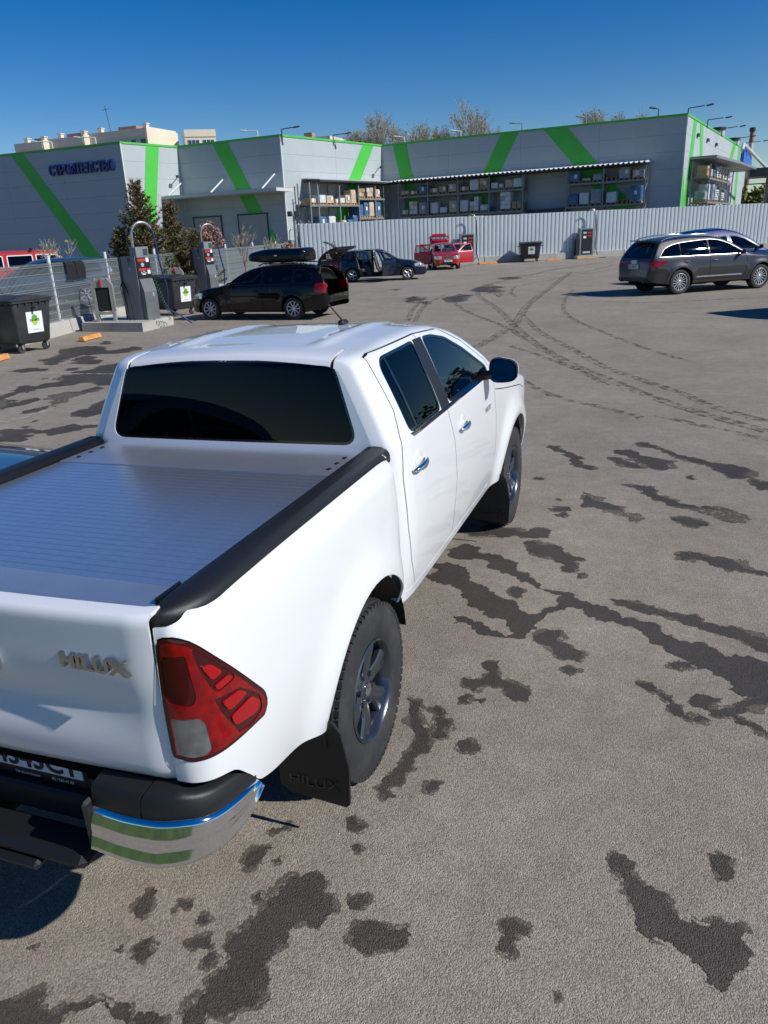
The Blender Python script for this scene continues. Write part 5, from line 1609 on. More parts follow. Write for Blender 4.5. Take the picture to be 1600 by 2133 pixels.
for k in range(10):
    s0, s1 = -6.4 + k * 3.8, -6.4 + (k + 1) * 3.8 - .03
    mb = MB()
    a, b, c, d = wf(s0, 0, -.16) - B0, wf(s1, 0, -.16) - B0, wf(s1, 0, .22) - B0, wf(s0, 0, .22) - B0
    vs = [(*q.xy, 0) for q in (a, b, c, d)]
    c2, d2 = wf(s1, 0, .16) - B0, wf(s0, 0, .16) - B0
    vs += [(a.x, a.y, .35), (b.x, b.y, .35), (c2.x, c2.y, .35), (d2.x, d2.y, .35)]
    mb.add(vs, [(0, 1, 2, 3), (4, 5, 6, 7), (0, 1, 5, 4), (1, 2, 6, 5), (2, 3, 7, 6), (3, 0, 4, 7)])
    mb.build('kerb_block', 'concrete', wfence)

# ------------------------------------------------------------------ far flats
pbr('flat_shade', (.62, .58, .51), .9, var=.12, vs=.2)  # darker tone of the same walls, shade on the fronts put into the colour
pbr('flat_cream', (.74, .66, .50), .9, var=.06, vs=.3)  # paler tone for the sunlit end walls and tower, also frames and vents
pbr('pane_dark', (.05, .07, .09), .15)
pbr('chimney_brick', (.35, .22, .17), .9, var=.2, vs=2)
flats = thing('apartment_block', 'cream panel apartment block with roof vents above the left store roof', 'building', (-118, 122, 0))
bl = [(.9, 7.6, 0), (7.6, 15.8, 1.5), (15.8, 28.6, 3.0)]
for k, (x0, x1, dy) in enumerate(bl):
    h = 20.9 + .42 * k
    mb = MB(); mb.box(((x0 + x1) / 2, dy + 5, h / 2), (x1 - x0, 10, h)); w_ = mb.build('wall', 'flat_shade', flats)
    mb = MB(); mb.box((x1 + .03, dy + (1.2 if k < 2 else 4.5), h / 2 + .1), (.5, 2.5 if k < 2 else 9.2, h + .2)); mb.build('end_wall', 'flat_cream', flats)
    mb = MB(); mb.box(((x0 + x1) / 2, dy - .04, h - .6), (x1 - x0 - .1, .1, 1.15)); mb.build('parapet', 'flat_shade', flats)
    x = x0 + 1.0
    while x < x1 - 1.2:
        for fl in range(2):
            mb = MB(); z = h - 2.3 - fl * 2.8
            mb.box((x + .6, dy - .02, z), (1.2, .1, 1.25)); f = mb.build('window', 'flat_cream', flats)
            mb = MB(); mb.box((x + .32, dy - .08, z), (.5, .04, 1.1)); mb.box((x + .88, dy - .08, z), (.5, .04, 1.1)); mb.build('pane', 'pane_dark', f)
        x += 2.1
    for xx in (x0 + 1.5, x1 - 1.2):
        mb = MB(); mb.box((xx, dy + 2, h + .45), (.8, .8, .9)); mb.box((xx, dy + 2, h + .95), (1.05, 1.05, .15)); mb.build('roof_vent', 'flat_cream', flats)
    mb = MB(); mb.box((x0 + (x1 - x0) * .55, dy + 4, h + .45), (4 if k else 2, 3, .9)); mb.build('roof_hut', 'chimney_brick', flats)
mb = MB(); mb.cyl((19, 6, 20), (18.2, 6, 26.5), .07, n=5); mb.cyl((17.5, 6, 25.8), (19, 6, 26.0), .04, n=4); mb.build('aerial_mast', 'steel_dark', flats)
flat2 = thing('apartment_block', 'sunlit cream apartment tower end right of the longer block', 'building', (-84.6, 130.0, 0), R(36))
mb = MB(); mb.box((2.8, 4, 10.7), (5.6, 8, 21.4)); mb.build('wall', 'flat_cream', flat2)
mb = MB(); mb.box((2.8, -.04, 20.9), (5.7, .2, 1.2)); mb.build('parapet', 'flat_cream', flat2)
for x in (1.5, 4.2):
    for fl in range(2):
        mb = MB(); mb.box((x, -.03, 19.2 - fl * 2.8), (2.2, .1, 1.3)); f = mb.build('window', 'steel_white', flat2)
        for k in (-1, 0, 1):
            mb = MB(); mb.box((x + k * .7, -.09, 19.2 - fl * 2.8), (.58, .04, 1.1)); mb.build('pane', 'pane_dark', f)
mb = MB(); mb.box((2, 3, 21.2), (1, 1, 1.2)); mb.build('roof_vent', 'flat_cream', flat2)
flat3 = thing('apartment_block', 'low distant roofline with vents between the flats and the store corner', 'building', (-72, 138, 0))
mb = MB(); mb.box((5, 4, 9.6), (16, 8, 19.2)); mb.build('wall', 'flat_cream', flat3)
for x in (0, 3, 8):
    mb = MB(); mb.box((x, 2, 19.7), (1.6, 1.4, 1.0)); mb.build('roof_vent', 'chimney_brick', flat3)
pbr('stack_red', (.30, .13, .10), .9); pbr('stack_white', (.55, .50, .46), .9)
stack = thing('chimney_stack', 'tall red and white banded chimney beyond the store', 'chimney', (12.4, 150, 0))
for k in range(9):
    mb = MB(); r0 = .44 - .010 * k
    mb.lathe([(r0, 0), (r0 - .02, 1.6)], 16, Matrix.Translation((0, 0, .8 + 1.6 * k))); mb.build('band', 'stack_red' if k % 2 == 0 else 'stack_white', stack, .6)
mb = MB(); mb.lathe([(.36, 0), (.48, .2), (.48, .7), (.2, .7)], 16, Matrix.Translation((0, 0, 15.2))); mb.build('crown', 'steel_dark', stack, .6)
for (x, y, lb) in ((5.2, 80.0, 'nearer stubby roof flue on the far right roof'), (7.2, 92.0, 'farther stubby roof flue on the far right roof')):
    t = thing('roof_flue', lb, 'flue', (x - .4, y, 8.7))
    mb = MB(); mb.cyl((0, 0, 0), (0, 0, .9), .5, n=14); mb.build('pipe', 'stack_white', t, .6)
    mb = MB(); mb.cyl((0, 0, .9), (0, 0, 1.15), .58, n=14); mb.build('cowl', 'steel_dark', t, .6)

# ------------------------------------------------------------------ trees and shrubs
pbr('bark', (.20, .17, .13), .95, var=.25, vs=6)
pbr('twig', (.38, .33, .25), .95, var=.3, vs=2)
pbr('bud', (.27, .25, .08), .9, var=.3, vs=1.5)
pbr('needle', (.12, .118, .048), .9, var=.45, vs=1.5)
pbr('needle_brown', (.20, .14, .07), .9, var=.4, vs=1.5)
pbr('shrub_green', (.16, .17, .045), .9, var=.5, vs=.35)
pbr('shrub_dark', (.05, .065, .02), .9, var=.4, vs=.35)
pbr('pink_leaf', (.34, .19, .13), .9, var=.3, vs=4)
def bare_tree(name, label, loc, h, spread, seed, group=None, cat='tree', twig=1.0, levels=4, thin=1.0, mats=('bark', 'twig', 'bud'), buds=.8, z0=0):
    rg = random.Random(seed)
    t = thing(name, label, cat, loc, 0, group)
    tr, tw, bd = MB(), MB(), MB()
    def grow_(p, d, l, r, lev):
        pts = [p]; q = p.copy(); dd = d.copy()
        for k in range(3):
            dd = (dd + Vector((rg.uniform(-.16, .16), rg.uniform(-.16, .16), rg.uniform(-.04, .14)))).normalized()
            q = q + dd * l / 3; pts.append(q.copy())
        tgt = tr if lev < 2 else tw
        tgt.tube(pts, [r, r * .85, r * .7, r * .5], 6 if lev < 2 else 3, caps=False)
        if lev >= levels:
            for k in range(int(4 * twig)):
                a = pts[rg.randint(1, 3)]
                e = (dd + Vector((rg.uniform(-.9, .9), rg.uniform(-.9, .9), rg.uniform(-.3, .8)))).normalized() * l * rg.uniform(.4, .9)
                s = Vector((rg.uniform(-1, 1), rg.uniform(-1, 1), rg.uniform(-1, 1))).normalized() * .014 * thin
                tw.add([a - s, a + s, a + e], [(0, 1, 2)])
                if rg.random() < buds:
                    for z in range(2):
                        c = a + e * rg.uniform(.5, 1); u = Vector((rg.uniform(-1, 1), rg.uniform(-1, 1), rg.uniform(-1, 1))) * .07 * thin; v = Vector((rg.uniform(-1, 1), rg.uniform(-1, 1), rg.uniform(-1, 1))) * .07 * thin
                        bd.add([c - u, c + v, c + u, c - v], [(0, 1, 2, 3)])
            return
        nb = 4 if lev == 0 else 3 if lev < 3 else 3
        for k in range(nb):
            a = 2 * PI * (k + rg.random() * .7) / nb + lev
            up = rg.uniform(.35, .75)
            side = Vector((math.cos(a), math.sin(a), 0)) * spread
            nd = (dd * up * 1.3 + side * rg.uniform(.35, .65) + Vector((0, 0, .18))).normalized()
            s = pts[3] if k % 2 == 0 or lev == 0 else pts[2]
            grow_(s, nd, l * rg.uniform(.66, .85), r * .55, lev + 1)
    grow_(Vector((0, 0, z0)), Vector((0, 0, 1)), h * .27, h * .022 * (1 if thin >= 1 else .8), 0)
    tr.build('trunk', mats[0], t, 1.0)
    cr = tw.mesh('crown', mats[1], recalc=False); link('crown', cr, t)
    if bd.v: link('buds', bd.mesh('buds', mats[2], recalc=False), t)['kind'] = 'stuff'
    return t
for (x, y, h, sp, sd, lb) in (
    (-36.8, 104, 15.0, .80, 1, 'left half of the broad bare tree pair behind the store roof'),
    (-32.0, 106, 15.0, .80, 2, 'right half of the broad bare tree pair behind the store roof'),
    (-24.0, 105, 16.2, .70, 3, 'round bare tree standing alone above the long roof'),
    (-13.2, 108, 15.4, .55, 4, 'tan bare tree above the third green stripe'),
    (-10.0, 112, 15.0, .5, 5, 'thin bare tree just right of the tan one'),
    (-6.5, 110, 15.3, .6, 6, 'greenish budding tree left of the right roof corner'),
    (-33.0, 75, 11.2, .5, 7, 'small budding treetop showing at the tall middle roof corner')):
    bare_tree('bare_tree', lb, (x, y, 0), h * (1.18 if sd < 3 else 1.11 if sd == 5 else 1.04 if sd != 4 else .98), sp * .95, sd, 'bare trees behind the store', twig=8, levels=5, thin=1.15, buds=.10)

def conifer(label, loc, h, w, seed, mats=('needle', 'needle_brown')):
    rg = random.Random(seed)
    t = thing('conifer', label, 'tree', loc, 0, 'conifers behind the wire fence')
    mb = MB(); mb.tube([(0, 0, 0), (.03, 0, h * .5), (.0, .03, h)], [.09, .06, .015], 7); mb.build('trunk', 'bark', t, 1)
    A, B = MB(), MB()
    z = .15
    lay = 0
    while z < h * .98:
        f = z / h
        rad = w * (1 - f) ** .75 * (.75 + .45 * rg.random())
        nb = max(5, int(18 * (1 - f) + 5))
        for k in range(nb):
            a = 2 * PI * (k + rg.random()) / nb
            L = rad * rg.uniform(.6, 1.12)
            d = Vector((math.cos(a), math.sin(a), rg.uniform(.15, .75))).normalized()
            base = Vector((0, 0, z))
            bw = B if rg.random() < .28 + .35 * f else A
            steps = max(3, int(L / .10))
            for s_ in range(1, steps + 1):
                c = base + d * L * s_ / steps + Vector((0, 0, .10 * (s_ / steps) ** 2))
                for n_ in range(13):
                    e = (d * .8 + Vector((rg.uniform(-1, 1), rg.uniform(-1, 1), rg.uniform(-.5, 1)))).normalized() * rg.uniform(.08, .20)
                    s2 = Vector((rg.uniform(-1, 1), rg.uniform(-1, 1), rg.uniform(-1, 1))).normalized() * .024
                    bw.add([c - s2, c + s2, c + e], [(0, 1, 2)])
        z += .17 - .05 * f
    link('crown', A.mesh('crown', mats[0], recalc=False), t)
    link('dry_needles', B.mesh('dry_needles', mats[1], recalc=False), t)
    return t
conifer('tallest brown-green conifer in front of the narrow green stripe', (-16.6, 22.3, .28), 4.05, 1.35, 21)
conifer('second conifer leaning right of the tallest one', (-16.2, 23.6, .28), 3.35, 1.1, 22)
conifer('low conifer at the right end of the evergreen clump', (-15.95, 24.6, .28), 2.35, .95, 23)
conifer('low conifer at the left foot of the tallest one', (-17.4, 22.0, .28), 2.5, .85, 24)
# round pink-brown standard shrub
def ball_shrub(label, loc, stem, rad, seed, mat, n=1500, name='shrub'):
    rg = random.Random(seed)
    t = thing(name, label, 'shrub', loc)
    mb = MB(); mb.tube([(0, 0, 0), (.01, 0, stem)], [.035, .02], 6)
    for k in range(26):
        a = rg.random() * 2 * PI; e = rg.uniform(.1, 1.4)
        d = Vector((math.cos(a) * math.cos(e), math.sin(a) * math.cos(e), math.sin(e)))
        mb.tube([(0, 0, stem * .95), tuple(Vector((0, 0, stem)) + d * rad * 1.15)], [.012, .004], 4)
    mb.build('stem', 'bark', t)
    L = MB()
    for k in range(n):
        d = Vector((rg.gauss(0, 1), rg.gauss(0, 1), rg.gauss(0, 1))).normalized()
        c = Vector((0, 0, stem + rad * .7)) + d * rad * rg.random() ** .45 * (1 + .18 * math.sin(5 * d.x + 3 * d.z))
        u = Vector((rg.uniform(-1, 1), rg.uniform(-1, 1), rg.uniform(-1, 1))) * .05; v = Vector((rg.uniform(-1, 1), rg.uniform(-1, 1), rg.uniform(-1, 1))) * .05
        L.add([c - u, c + v, c + u, c - v], [(0, 1, 2, 3)])
    link('crown', L.mesh('crown', mat, recalc=False), t)
ball_shrub('round pinkish brown shrub on a thin stem right of the conifers', (-16.3, 26.4, .28), 1.75, .55, 31, 'pink_leaf')
ball_shrub('low reddish brown shrub beside the bare white-twigged bush', (-15.3, 31.5, .28), .9, .45, 32, 'pink_leaf', 700)
for (x, y, h, sd, lb) in ((-15.6, 27.8, 3.0, 41, 'leafless pale bush before the loading doors'), (-14.9, 29.0, 2.6, 42, 'smaller leafless bush by the right loading door'), (-18.9, 20.3, 2.9, 43, 'leafless pale sapling in front of the red pickup')):
    bare_tree('bare_bush', lb, (x, y, .28), h, .6, sd, 'leafless bushes behind the wire fence', 'shrub', twig=1.5, levels=3, thin=.6, buds=.05)
# hedge masses at the right, beyond the store
hg = random.Random(9)
def hedge(label, loc, L, D, H, seed, mat, n):
    rg = random.Random(seed)
    t = thing('hedge', label, 'hedge', loc)
    mb = MB()
    for k in range(int(L / 1.5)):
        x = rg.uniform(-L / 2, L / 2); mb.tube([(x, rg.uniform(-D / 2, D / 2), 0), (x + rg.uniform(-.3, .3), 0, H * .6)], [.08, .03], 5)
    mb.build('stems', 'bark', t)
    Lf = MB()
    for k in range(n):
        x = rg.uniform(-L / 2, L / 2); y = rg.uniform(-D / 2, D / 2)
        top = H * (.82 + .10 * math.sin(x * .9 + seed) + .08 * math.sin(x * 2.3) + .05 * math.sin(x * 5.1)) * (1 - .5 * (2 * y / D) ** 2)
        z = top * rg.random() ** .6
        s = .30
        c = Vector((x, y, z)); u = Vector((rg.uniform(-1, 1), rg.uniform(-1, 1), rg.uniform(-1, 1))) * s; v = Vector((rg.uniform(-1, 1), rg.uniform(-1, 1), rg.uniform(-1, 1))) * s
        Lf.add([c - u, c + v, c + u, c - v], [(0, 1, 2, 3)])
    o = link('foliage', Lf.mesh('foliage', mat, recalc=False), t); o['kind'] = 'stuff'
hedge('olive green hedge seen past the far right end of the store', (17, 118, 0), 24, 5, 6.3, 51, 'shrub_green', 16000)
hedge('dark leafy hedge far to the right of the car park', (50, 66, 0), 60, 6, 9, 52, 'shrub_dark', 9000)
# ------------------------------------------------------------------ other cars
pbr('paint_black', (.003, .003, .004), .3, 0, .8, spec=.1, coatr=.02)
pbr('paint_navy', (.008, .013, .028), .3, .1, .8, spec=.2, coatr=.02)
pbr('paint_red', (.42, .006, .010), .35, 0, 1.0, coatr=.03)
pbr('paint_old_red', (.48, .025, .022), .45, 0, .4)
pbr('paint_grey', (.030, .029, .032), .42, .2, .9, spec=.3, coatr=.03)
pbr('paint_blue', (.004, .014, .085), .30, .2, .9, spec=.3, coatr=.02)
pbr('paint_steel_blue', (.05, .085, .16), .30, .5, 1.0, coatr=.02)
pbr('roof_cover', (.10, .14, .20), .35, .2, .6)

def xform(soup, M):
    R3 = M.to_3x3()
    out = []
    for f in soup:
        g = []
        for v in f:
            p = M @ Vector(v[:3]); n = R3 @ Vector(v[3:6])
            g.append((*p, *n, v[6], v[7]))
        out.append(g)
    return out

def components(soup):
    key = lambda v: (round(v[0], 3), round(v[1], 3), round(v[2], 3))
    par = {}
    def find(a):
        while par[a] != a:
            par[a] = par[par[a]]; a = par[a]
        return a
    for f in soup:
        ks = [key(v) for v in f]
        for k in ks: par.setdefault(k, k)
        for k in ks[1:]: par[find(k)] = find(ks[0])
    out = {}
    for f in soup: out.setdefault(find(key(f[0])), []).append(f)
    return list(out.values())

def make_car(S):
    T = thing(S['name'], S['label'], S.get('cat', 'car'), (*S['loc'], S.get('z', 0)), S['rot'], S.get('group'))
    so, P = body_loft(S)
    RS = lambda f: f[0][0] > .25
    cap_r = end_cap(P[0], -1); cap_f = end_cap(P[-1], 1)
    so = so + cap_r + cap_f
    for (yc, r) in S['arches']:
        _, so = cut(so, arch_poly(yc, S['wr'] + .01, r, 18), cond=RS)
    D = {'body': so, 'glass': [], 'trim': []}
    def addglass(poly, ia, ib, cond, tw=.02):
        a, D['body'] = cut(D['body'], grow(poly, tw), ia, ib, cond)
        i, t = cut(a, poly, ia, ib, cond)
        D['glass'] += i; D['trim'] += t
    for wp in S['windows']: addglass(roundp(wp, .03, 2), 1, 2, RS, S.get('tw', .02))
    if S.get('screen'): addglass(S['screen'], 0, 2, lambda f: f[0][4] > .12 and f[0][1] > S['screen_y'] and f[0][5] > .1)
    if S.get('rear_glass'): addglass(S['rear_glass'], 0, 2, lambda f: f[0][4] < -.12 and f[0][1] < .3)
    lights = []
    for (poly, ia, ib, cnd, mat, nm) in S.get('lights', []):
        i, D['body'] = cut(D['body'], roundp(poly, .03, 2), ia, ib, cnd)
        lights.append((nm, i, mat))
    low = []
    if S.get('skirt'):
        i, D['body'] = cut(D['body'], [(-3, -1), (6, -1), (6, S['skirt'][0]), (-3, S['skirt'][0])])
        low = i
    seams = []
    for ln in S.get('seams', []):
        g, D['body'] = seam(D['body'], ln, .012, cond=RS)
        seams += g
    for ln in S.get('top_seams', []):
        g, D['body'] = seam(D['body'], ln, .012, 0, 1, cond=lambda f: f[0][5] > .5)
        seams += g
    left = {k: mirror(v) for k, v in D.items()}
    right = D
    doors = []
    for (poly, sides, ang) in S.get('doors', []):
        for sd, dd in ((1, right), (-1, left)):
            if sd not in sides: continue
            parts = {}
            for k in dd:
                i, o = cut(dd[k], poly, cond=(lambda f, s_=sd: f[0][0] * s_ > .25))
                parts[k] = i; dd[k] = o
            doors.append((poly, sd, ang, parts))
    hatch = None
    if S.get('hatch'):
        hp, hx, hinge, ang = S['hatch']
        hatch = {k: [] for k in right}
        for dd in (right, left):
            for k in dd:
                i, o = cut(dd[k], hp)
                i2, o2 = cut(i, [(-hx, -9), (hx, -9), (hx, 9), (-hx, 9)], 0, 1)
                hatch[k] += i2; dd[k] = o + o2
    B = sheet('body_shell', right['body'] + left['body'], S['paint'], T, .015)
    for g in components(right['glass'] + left['glass']): sheet('window_pane', shift(g, -.004), S.get('glass', 'glass_tint'), T)
    for g in components(right['trim'] + left['trim']): sheet('window_trim', shift(g, .002), S.get('trim', 'black_gloss'), T)
    sheet('shut_lines', shift(seams + mirror(seams), -.01), 'dark_gap', B)
    if low: sheet('lower_skirt', low + mirror(low), S['skirt'][1], T, .01)
    for nm, i, mat in lights:
        for sd in (1, -1):
            sheet(nm, shift(i if sd > 0 else mirror(i), .005), mat, T, .02)
    for (poly, sd, ang, parts) in doors:
        yh = max(q[0] for q in poly); xh = S['w_mid'] * sd
        H = Matrix.Translation((xh, yh, 0)) @ Matrix.Rotation(R(ang) * sd, 4, 'Z') @ Matrix.Translation((-xh, -yh, 0))
        d = sheet('door', xform(parts['body'], H), S['paint'], T, .02)
        sheet('door_lining', xform(shift(parts['body'], -.035), H), 'seat_cloth', d, .02)
        sheet('door_glass', xform(parts['glass'], H), 'glass_clear', d)
        sheet('door_frame', xform(parts['trim'], H), S['paint'], d, .02)
    if hatch:
        hp, hx, (hy, hz), ang = S['hatch']
        H = Matrix.Translation((0, hy, hz)) @ Matrix.Rotation(R(-ang), 4, 'X') @ Matrix.Translation((0, -hy, -hz))
        d = sheet('tailgate', xform(hatch['body'], H), S['paint'], T, .03)
        sheet('tailgate_lining', xform(shift(hatch['body'], -.045), H), 'seat_grey' if S.get('pale') else 'seat_cloth', d, .01)
        sheet('tailgate_glass', xform(hatch['glass'], H), S.get('glass', 'glass_tint'), d)
        sheet('tailgate_frame', xform(hatch['trim'], H), 'black_gloss', d, .02)
        for sd in (1, -1):
            q = H @ Vector((sd * hx * .9, hy - .45, hz - .35))
            mb = MB(); mb.tube([(sd * hx * 1.02, hy - .12, hz - .28), tuple(q)], .012, 6); mb.build('gas_strut', 'steel_dark', d)
    # inside
    mb = MB(); L = S['w'][-1][0]; y0 = S['w'][0][0]
    mb.box((0, (L + y0) / 2, .32), (1.45, (L - y0) * .86, .10)); mb.build('floor_pan', 'dark_gap', T)
    mb = MB(); wbz = S['arches'][1][0]
    mb.box((0, wbz + .10, .50), (1.2, .7, .26)); mb.build('engine_block', 'dark_gap', T)
    sm = 'seat_grey' if S.get('pale') else 'seat_cloth'
    for x in (-.36, .36): seat(T, x, wbz * .46, .50, sm)
    for x in (-.36, .36): seat(T, x, wbz * .46 - .95, .50, sm, .6)
    mb = MB(); mb.box((0, wbz * .46 + 1.02, .82), (1.35, .38, .22), bev=.07); mb.build('dashboard', 'black_plastic', T, .6)
    steering_wheel(T, -.36, wbz * .46 + .72, .92)
    # wheels
    ms = wheel_meshes(S['wr'], S.get('wwd', .215), S['rim'], S['spokes'], S.get('rim_mat', 'alloy'), False, '_' + S['paint'] + S['name'])
    xw = S['w_mid'] - S.get('wwd', .215) / 2 - .015
    st = S.get('steer', 0)
    place_wheels(T, ms, [(s_ * xw, yc, S['wr'], s_, st if k else 0) for s_ in (1, -1) for k, (yc, r) in enumerate(S['arches'])])
    for s_ in (1, -1):
        for (yc, r) in S['arches']:
            m = MB()
            prof = [(yc + (r + .01) * math.cos(PI * (-.1 + 1.2 * k / 16)), S['wr'] + .01 + (r + .01) * math.sin(PI * (-.1 + 1.2 * k / 16))) for k in range(17)]
            vs = [(s_ * (S['w_mid'] - .025), a_, b_) for a_, b_ in prof] + [(s_ * .42, a_, b_) for a_, b_ in prof]
            m.add(vs, [(k, k + 1, 18 + k, 17 + k) for k in range(16)] + [tuple(range(17, 34))])
            m.build('wheel_well', 'dark_gap', T, .5)
    # mirrors and handles
    ym, zm_ = S['mirror']
    for s_ in (1, -1):
        if s_ in S.get('no_mirror', ()): continue
        mb = MB(); mb.box((s_ * (S['w_mid'] + .09), ym, zm_), (.20, .11, .14), bev=.05); mb.box((s_ * (S['w_mid'] - .03), ym + .02, zm_ - .05), (.12, .06, .05), bev=.015)
        mb.build('side_mirror', S.get('mirror_mat', S['paint']), T, .8)
        for (yy, zz) in S.get('handles', []):
            if S.get('doors') and any(s_ in q[1] and min(a for a, b in q[0]) < yy < max(a for a, b in q[0]) for q in S['doors']): continue
            mb = MB(); mb.box((s_ * (S['w_mid'] + .008), yy, zz), (.035, .17, .035), bev=.012); mb.build('door_handle', S.get('handle_mat', 'chrome_soft'), T, .6)
    return T

def wagon(dy=0, top=0, **k):
    S = dict(n=64, nb=16, ng=8,
        top=[(-1.05, .58), (-1.04, .78), (-1.0, .96), (-.93, 1.13), (-.80, 1.34), (-.73, 1.40), (-.45, 1.445), (.3, 1.49), (.9, 1.49), (1.3, 1.45), (1.65, 1.34), (2.2, 1.04), (2.36, .985), (2.8, .93), (3.2, .83), (3.45, .71), (3.58, .58), (3.62, .46)],
        belt=[(-1.05, .90), (0, .95), (1.6, .92), (2.3, .90), (3.7, .78)],
        sill=[(-1.05, .46), (-1.0, .34), (-.8, .28), (0, .22), (2.7, .22), (3.4, .22), (3.55, .26), (3.62, .36)],
        w=[(-1.05, .60), (-1.035, .70), (-.98, .785), (-.85, .84), (-.3, .872), (1, .88), (2.4, .875), (2.95, .855), (3.25, .80), (3.45, .71), (3.58, .58), (3.62, .48)],
        lean=.42, lc=.25, r=.07, crown=.03, zm=.62, low=.06, high=.035, w_mid=.88,
        flares=[(0, .31, .37, .02), (2.72, .31, .37, .02)],
        arches=[(0, .365), (2.72, .365)], wr=.315, rim=.215, spokes=9,
        windows=[[(-.62, 1.02), (-.06, 1.01), (-.06, 1.345), (-.42, 1.32), (-.56, 1.22)], [(.02, 1.005), (.93, .985), (.93, 1.385), (.02, 1.36)], [(1.01, .985), (2.02, .97), (1.95, 1.05), (1.45, 1.33), (1.01, 1.39)]],
        screen=[(-.1, .99), (.66, 1.0), (.54, 1.36), (-.1, 1.41)], screen_y=1.3,
        rear_glass=[(-.1, 1.02), (.60, 1.02), (.50, 1.34), (-.1, 1.36)],
        lights=[([(-1.2, .72), (-.70, .74), (-.72, .98), (-.90, .99), (-1.2, .95)], 1, 2, lambda f: f[0][0] > .63 and f[0][1] < -.4, 'red_lens', 'tail_lamp'),
                ([(3.05, .62), (3.7, .58), (3.7, .72), (3.30, .80), (3.0, .76)], 1, 2, lambda f: f[0][0] > .36 and f[0][1] > 2.8, 'lamp_glass', 'headlamp')],
        seams=[[(-.02, 1.44), (-.02, 1.0), (.30, .62), (.36, .28)], [(.97, 1.45), (.97, .26)], [(2.12, 1.0), (2.2, .8), (2.18, .5), (2.1, .28)], [(.36, .27), (2.1, .27)]],
        top_seams=[[(.70, 2.4), (.62, 3.2), (.5, 3.42), (0, 3.48)]],
        mirror=(1.98, .99), handles=[(.22, .80), (1.15, .80)], skirt=None)
    S.update(k)
    return S

# black estate with roof box
bw = make_car(wagon(name='estate_car', label='black estate car with black roof box and open tailgate', paint='paint_black', loc=(-8.0, 17.98), rot=R(87.7), glass='glass_tint', handle_mat='paint_black',
    hatch=([(-1.4, .66), (-.94, .66), (-.66, 1.36), (-.64, 1.6), (-1.4, 1.6)], .66, (-.66, 1.42), 98), arches=[(0, .365), (2.80, .365)]))
for s_ in (1, -1):
    mb = MB(); mb.tube([(s_ * .60, -.45, 1.44), (s_ * .60, -.35, 1.50), (s_ * .60, 1.0, 1.535), (s_ * .60, 1.15, 1.47)], .018, 6); mb.build('roof_rail', 'black_plastic', bw, .6)
for yy in (.0, .85):
    mb = MB(); mb.box((0, yy, 1.555), (1.25, .07, .03), bev=.01); mb.build('roof_bar', 'chrome_soft', bw)
# roof box
rb = thing('roof_box', 'glossy black car-top luggage box on the black estate car', 'roof box', (-8.32, 17.99, 1.535), R(87.7))
def superbox(L, W, H, ypow, y0, front):
    G = []
    for i in range(29):
        t = i / 28
        y = y0 + L * t
        f = 1 - max(0, (t - .55) / .45) ** 2.2 * front
        e = (1 - (1 - min(1, t / .05)) ** 2) ** .5 * .25 + .75 if t < .05 else 1
        g = (1 - max(0, (t - .93) / .07) ** 2) ** .5 if t < 1 else 0.02
        row = []
        for j in range(17):
            a = 2 * PI * j / 16
            c, s = math.cos(a), math.sin(a)
            x = W / 2 * (abs(c) ** .45) * (1 if c >= 0 else -1) * e * (1 - .25 * max(0, (t - .5) / .5) ** 2) * max(g, .05)
            hz = H * f * e * max(g, .05)
            z = (hz * .62 * (abs(s) ** .5) if s >= 0 else -hz * .30 * (abs(s) ** .5)) + H * .30 + .0 * t
            row.append((x, y, z))
        G.append(row)
    q = grid_soup(G)
    if sum(f[0][5] * (f[0][2] - H * .3) for f in q) < 0: q = grid_soup(G, flip=True)
    q += [[(*p, 0, -1, 0, 0, 0) for p in G[0][:-1]]]
    return q
bx_ = superbox(1.95, .86, .42, 2, -.55, .55)
line, bx_ = seam(bx_, [(-1, .155), (2, .155)], .012)
sheet('lid', bx_, 'paint_black', rb)
sheet('lid_joint', shift(line, -.004), 'dark_gap', rb)
for s_ in (1, -1):
    mb = MB(); mb.box((s_ * .425, .35, .20), (.01, .10, .03)); mb.build('lock_plate', 'chrome_soft', rb)

# navy estate with open doors
nv = make_car(wagon(name='estate_car', label='dark navy estate car with both near doors and tailgate open', paint='paint_navy', loc=(-12.96, 33.75), rot=R(-72), spokes=5, glass='glass_tint', pale=True, rim=.20,
    windows=[[(-.62, 1.03), (-.10, 1.02), (-.10, 1.345), (-.42, 1.31)], [(.05, 1.01), (.88, .985), (.88, 1.385), (.05, 1.36)], [(1.04, .985), (2.02, .97), (1.95, 1.05), (1.45, 1.33), (1.04, 1.39)]],
    doors=[([(-.03, 1.02), (.30, .66), (.38, .30), (.95, .30), (.95, 1.46), (-.03, 1.46)], (1,), 62), ([(.98, .30), (2.12, .30), (2.15, .9), (2.1, 1.02), (1.5, 1.40), (.98, 1.46)], (1,), 58), ([(.98, .30), (2.12, .30), (2.15, .9), (2.1, 1.02), (1.5, 1.40), (.98, 1.46)], (-1,), 55)],
    hatch=([(-1.4, .66), (-.94, .66), (-.66, 1.36), (-.64, 1.6), (-1.4, 1.6)], .66, (-.66, 1.42), 100), arches=[(0, .365), (2.68, .365)]))
mb = MB(); mb.box((0, 3.60, .50), (.5, .03, .11)); mb.build('number_plate', 'plate_white', nv)

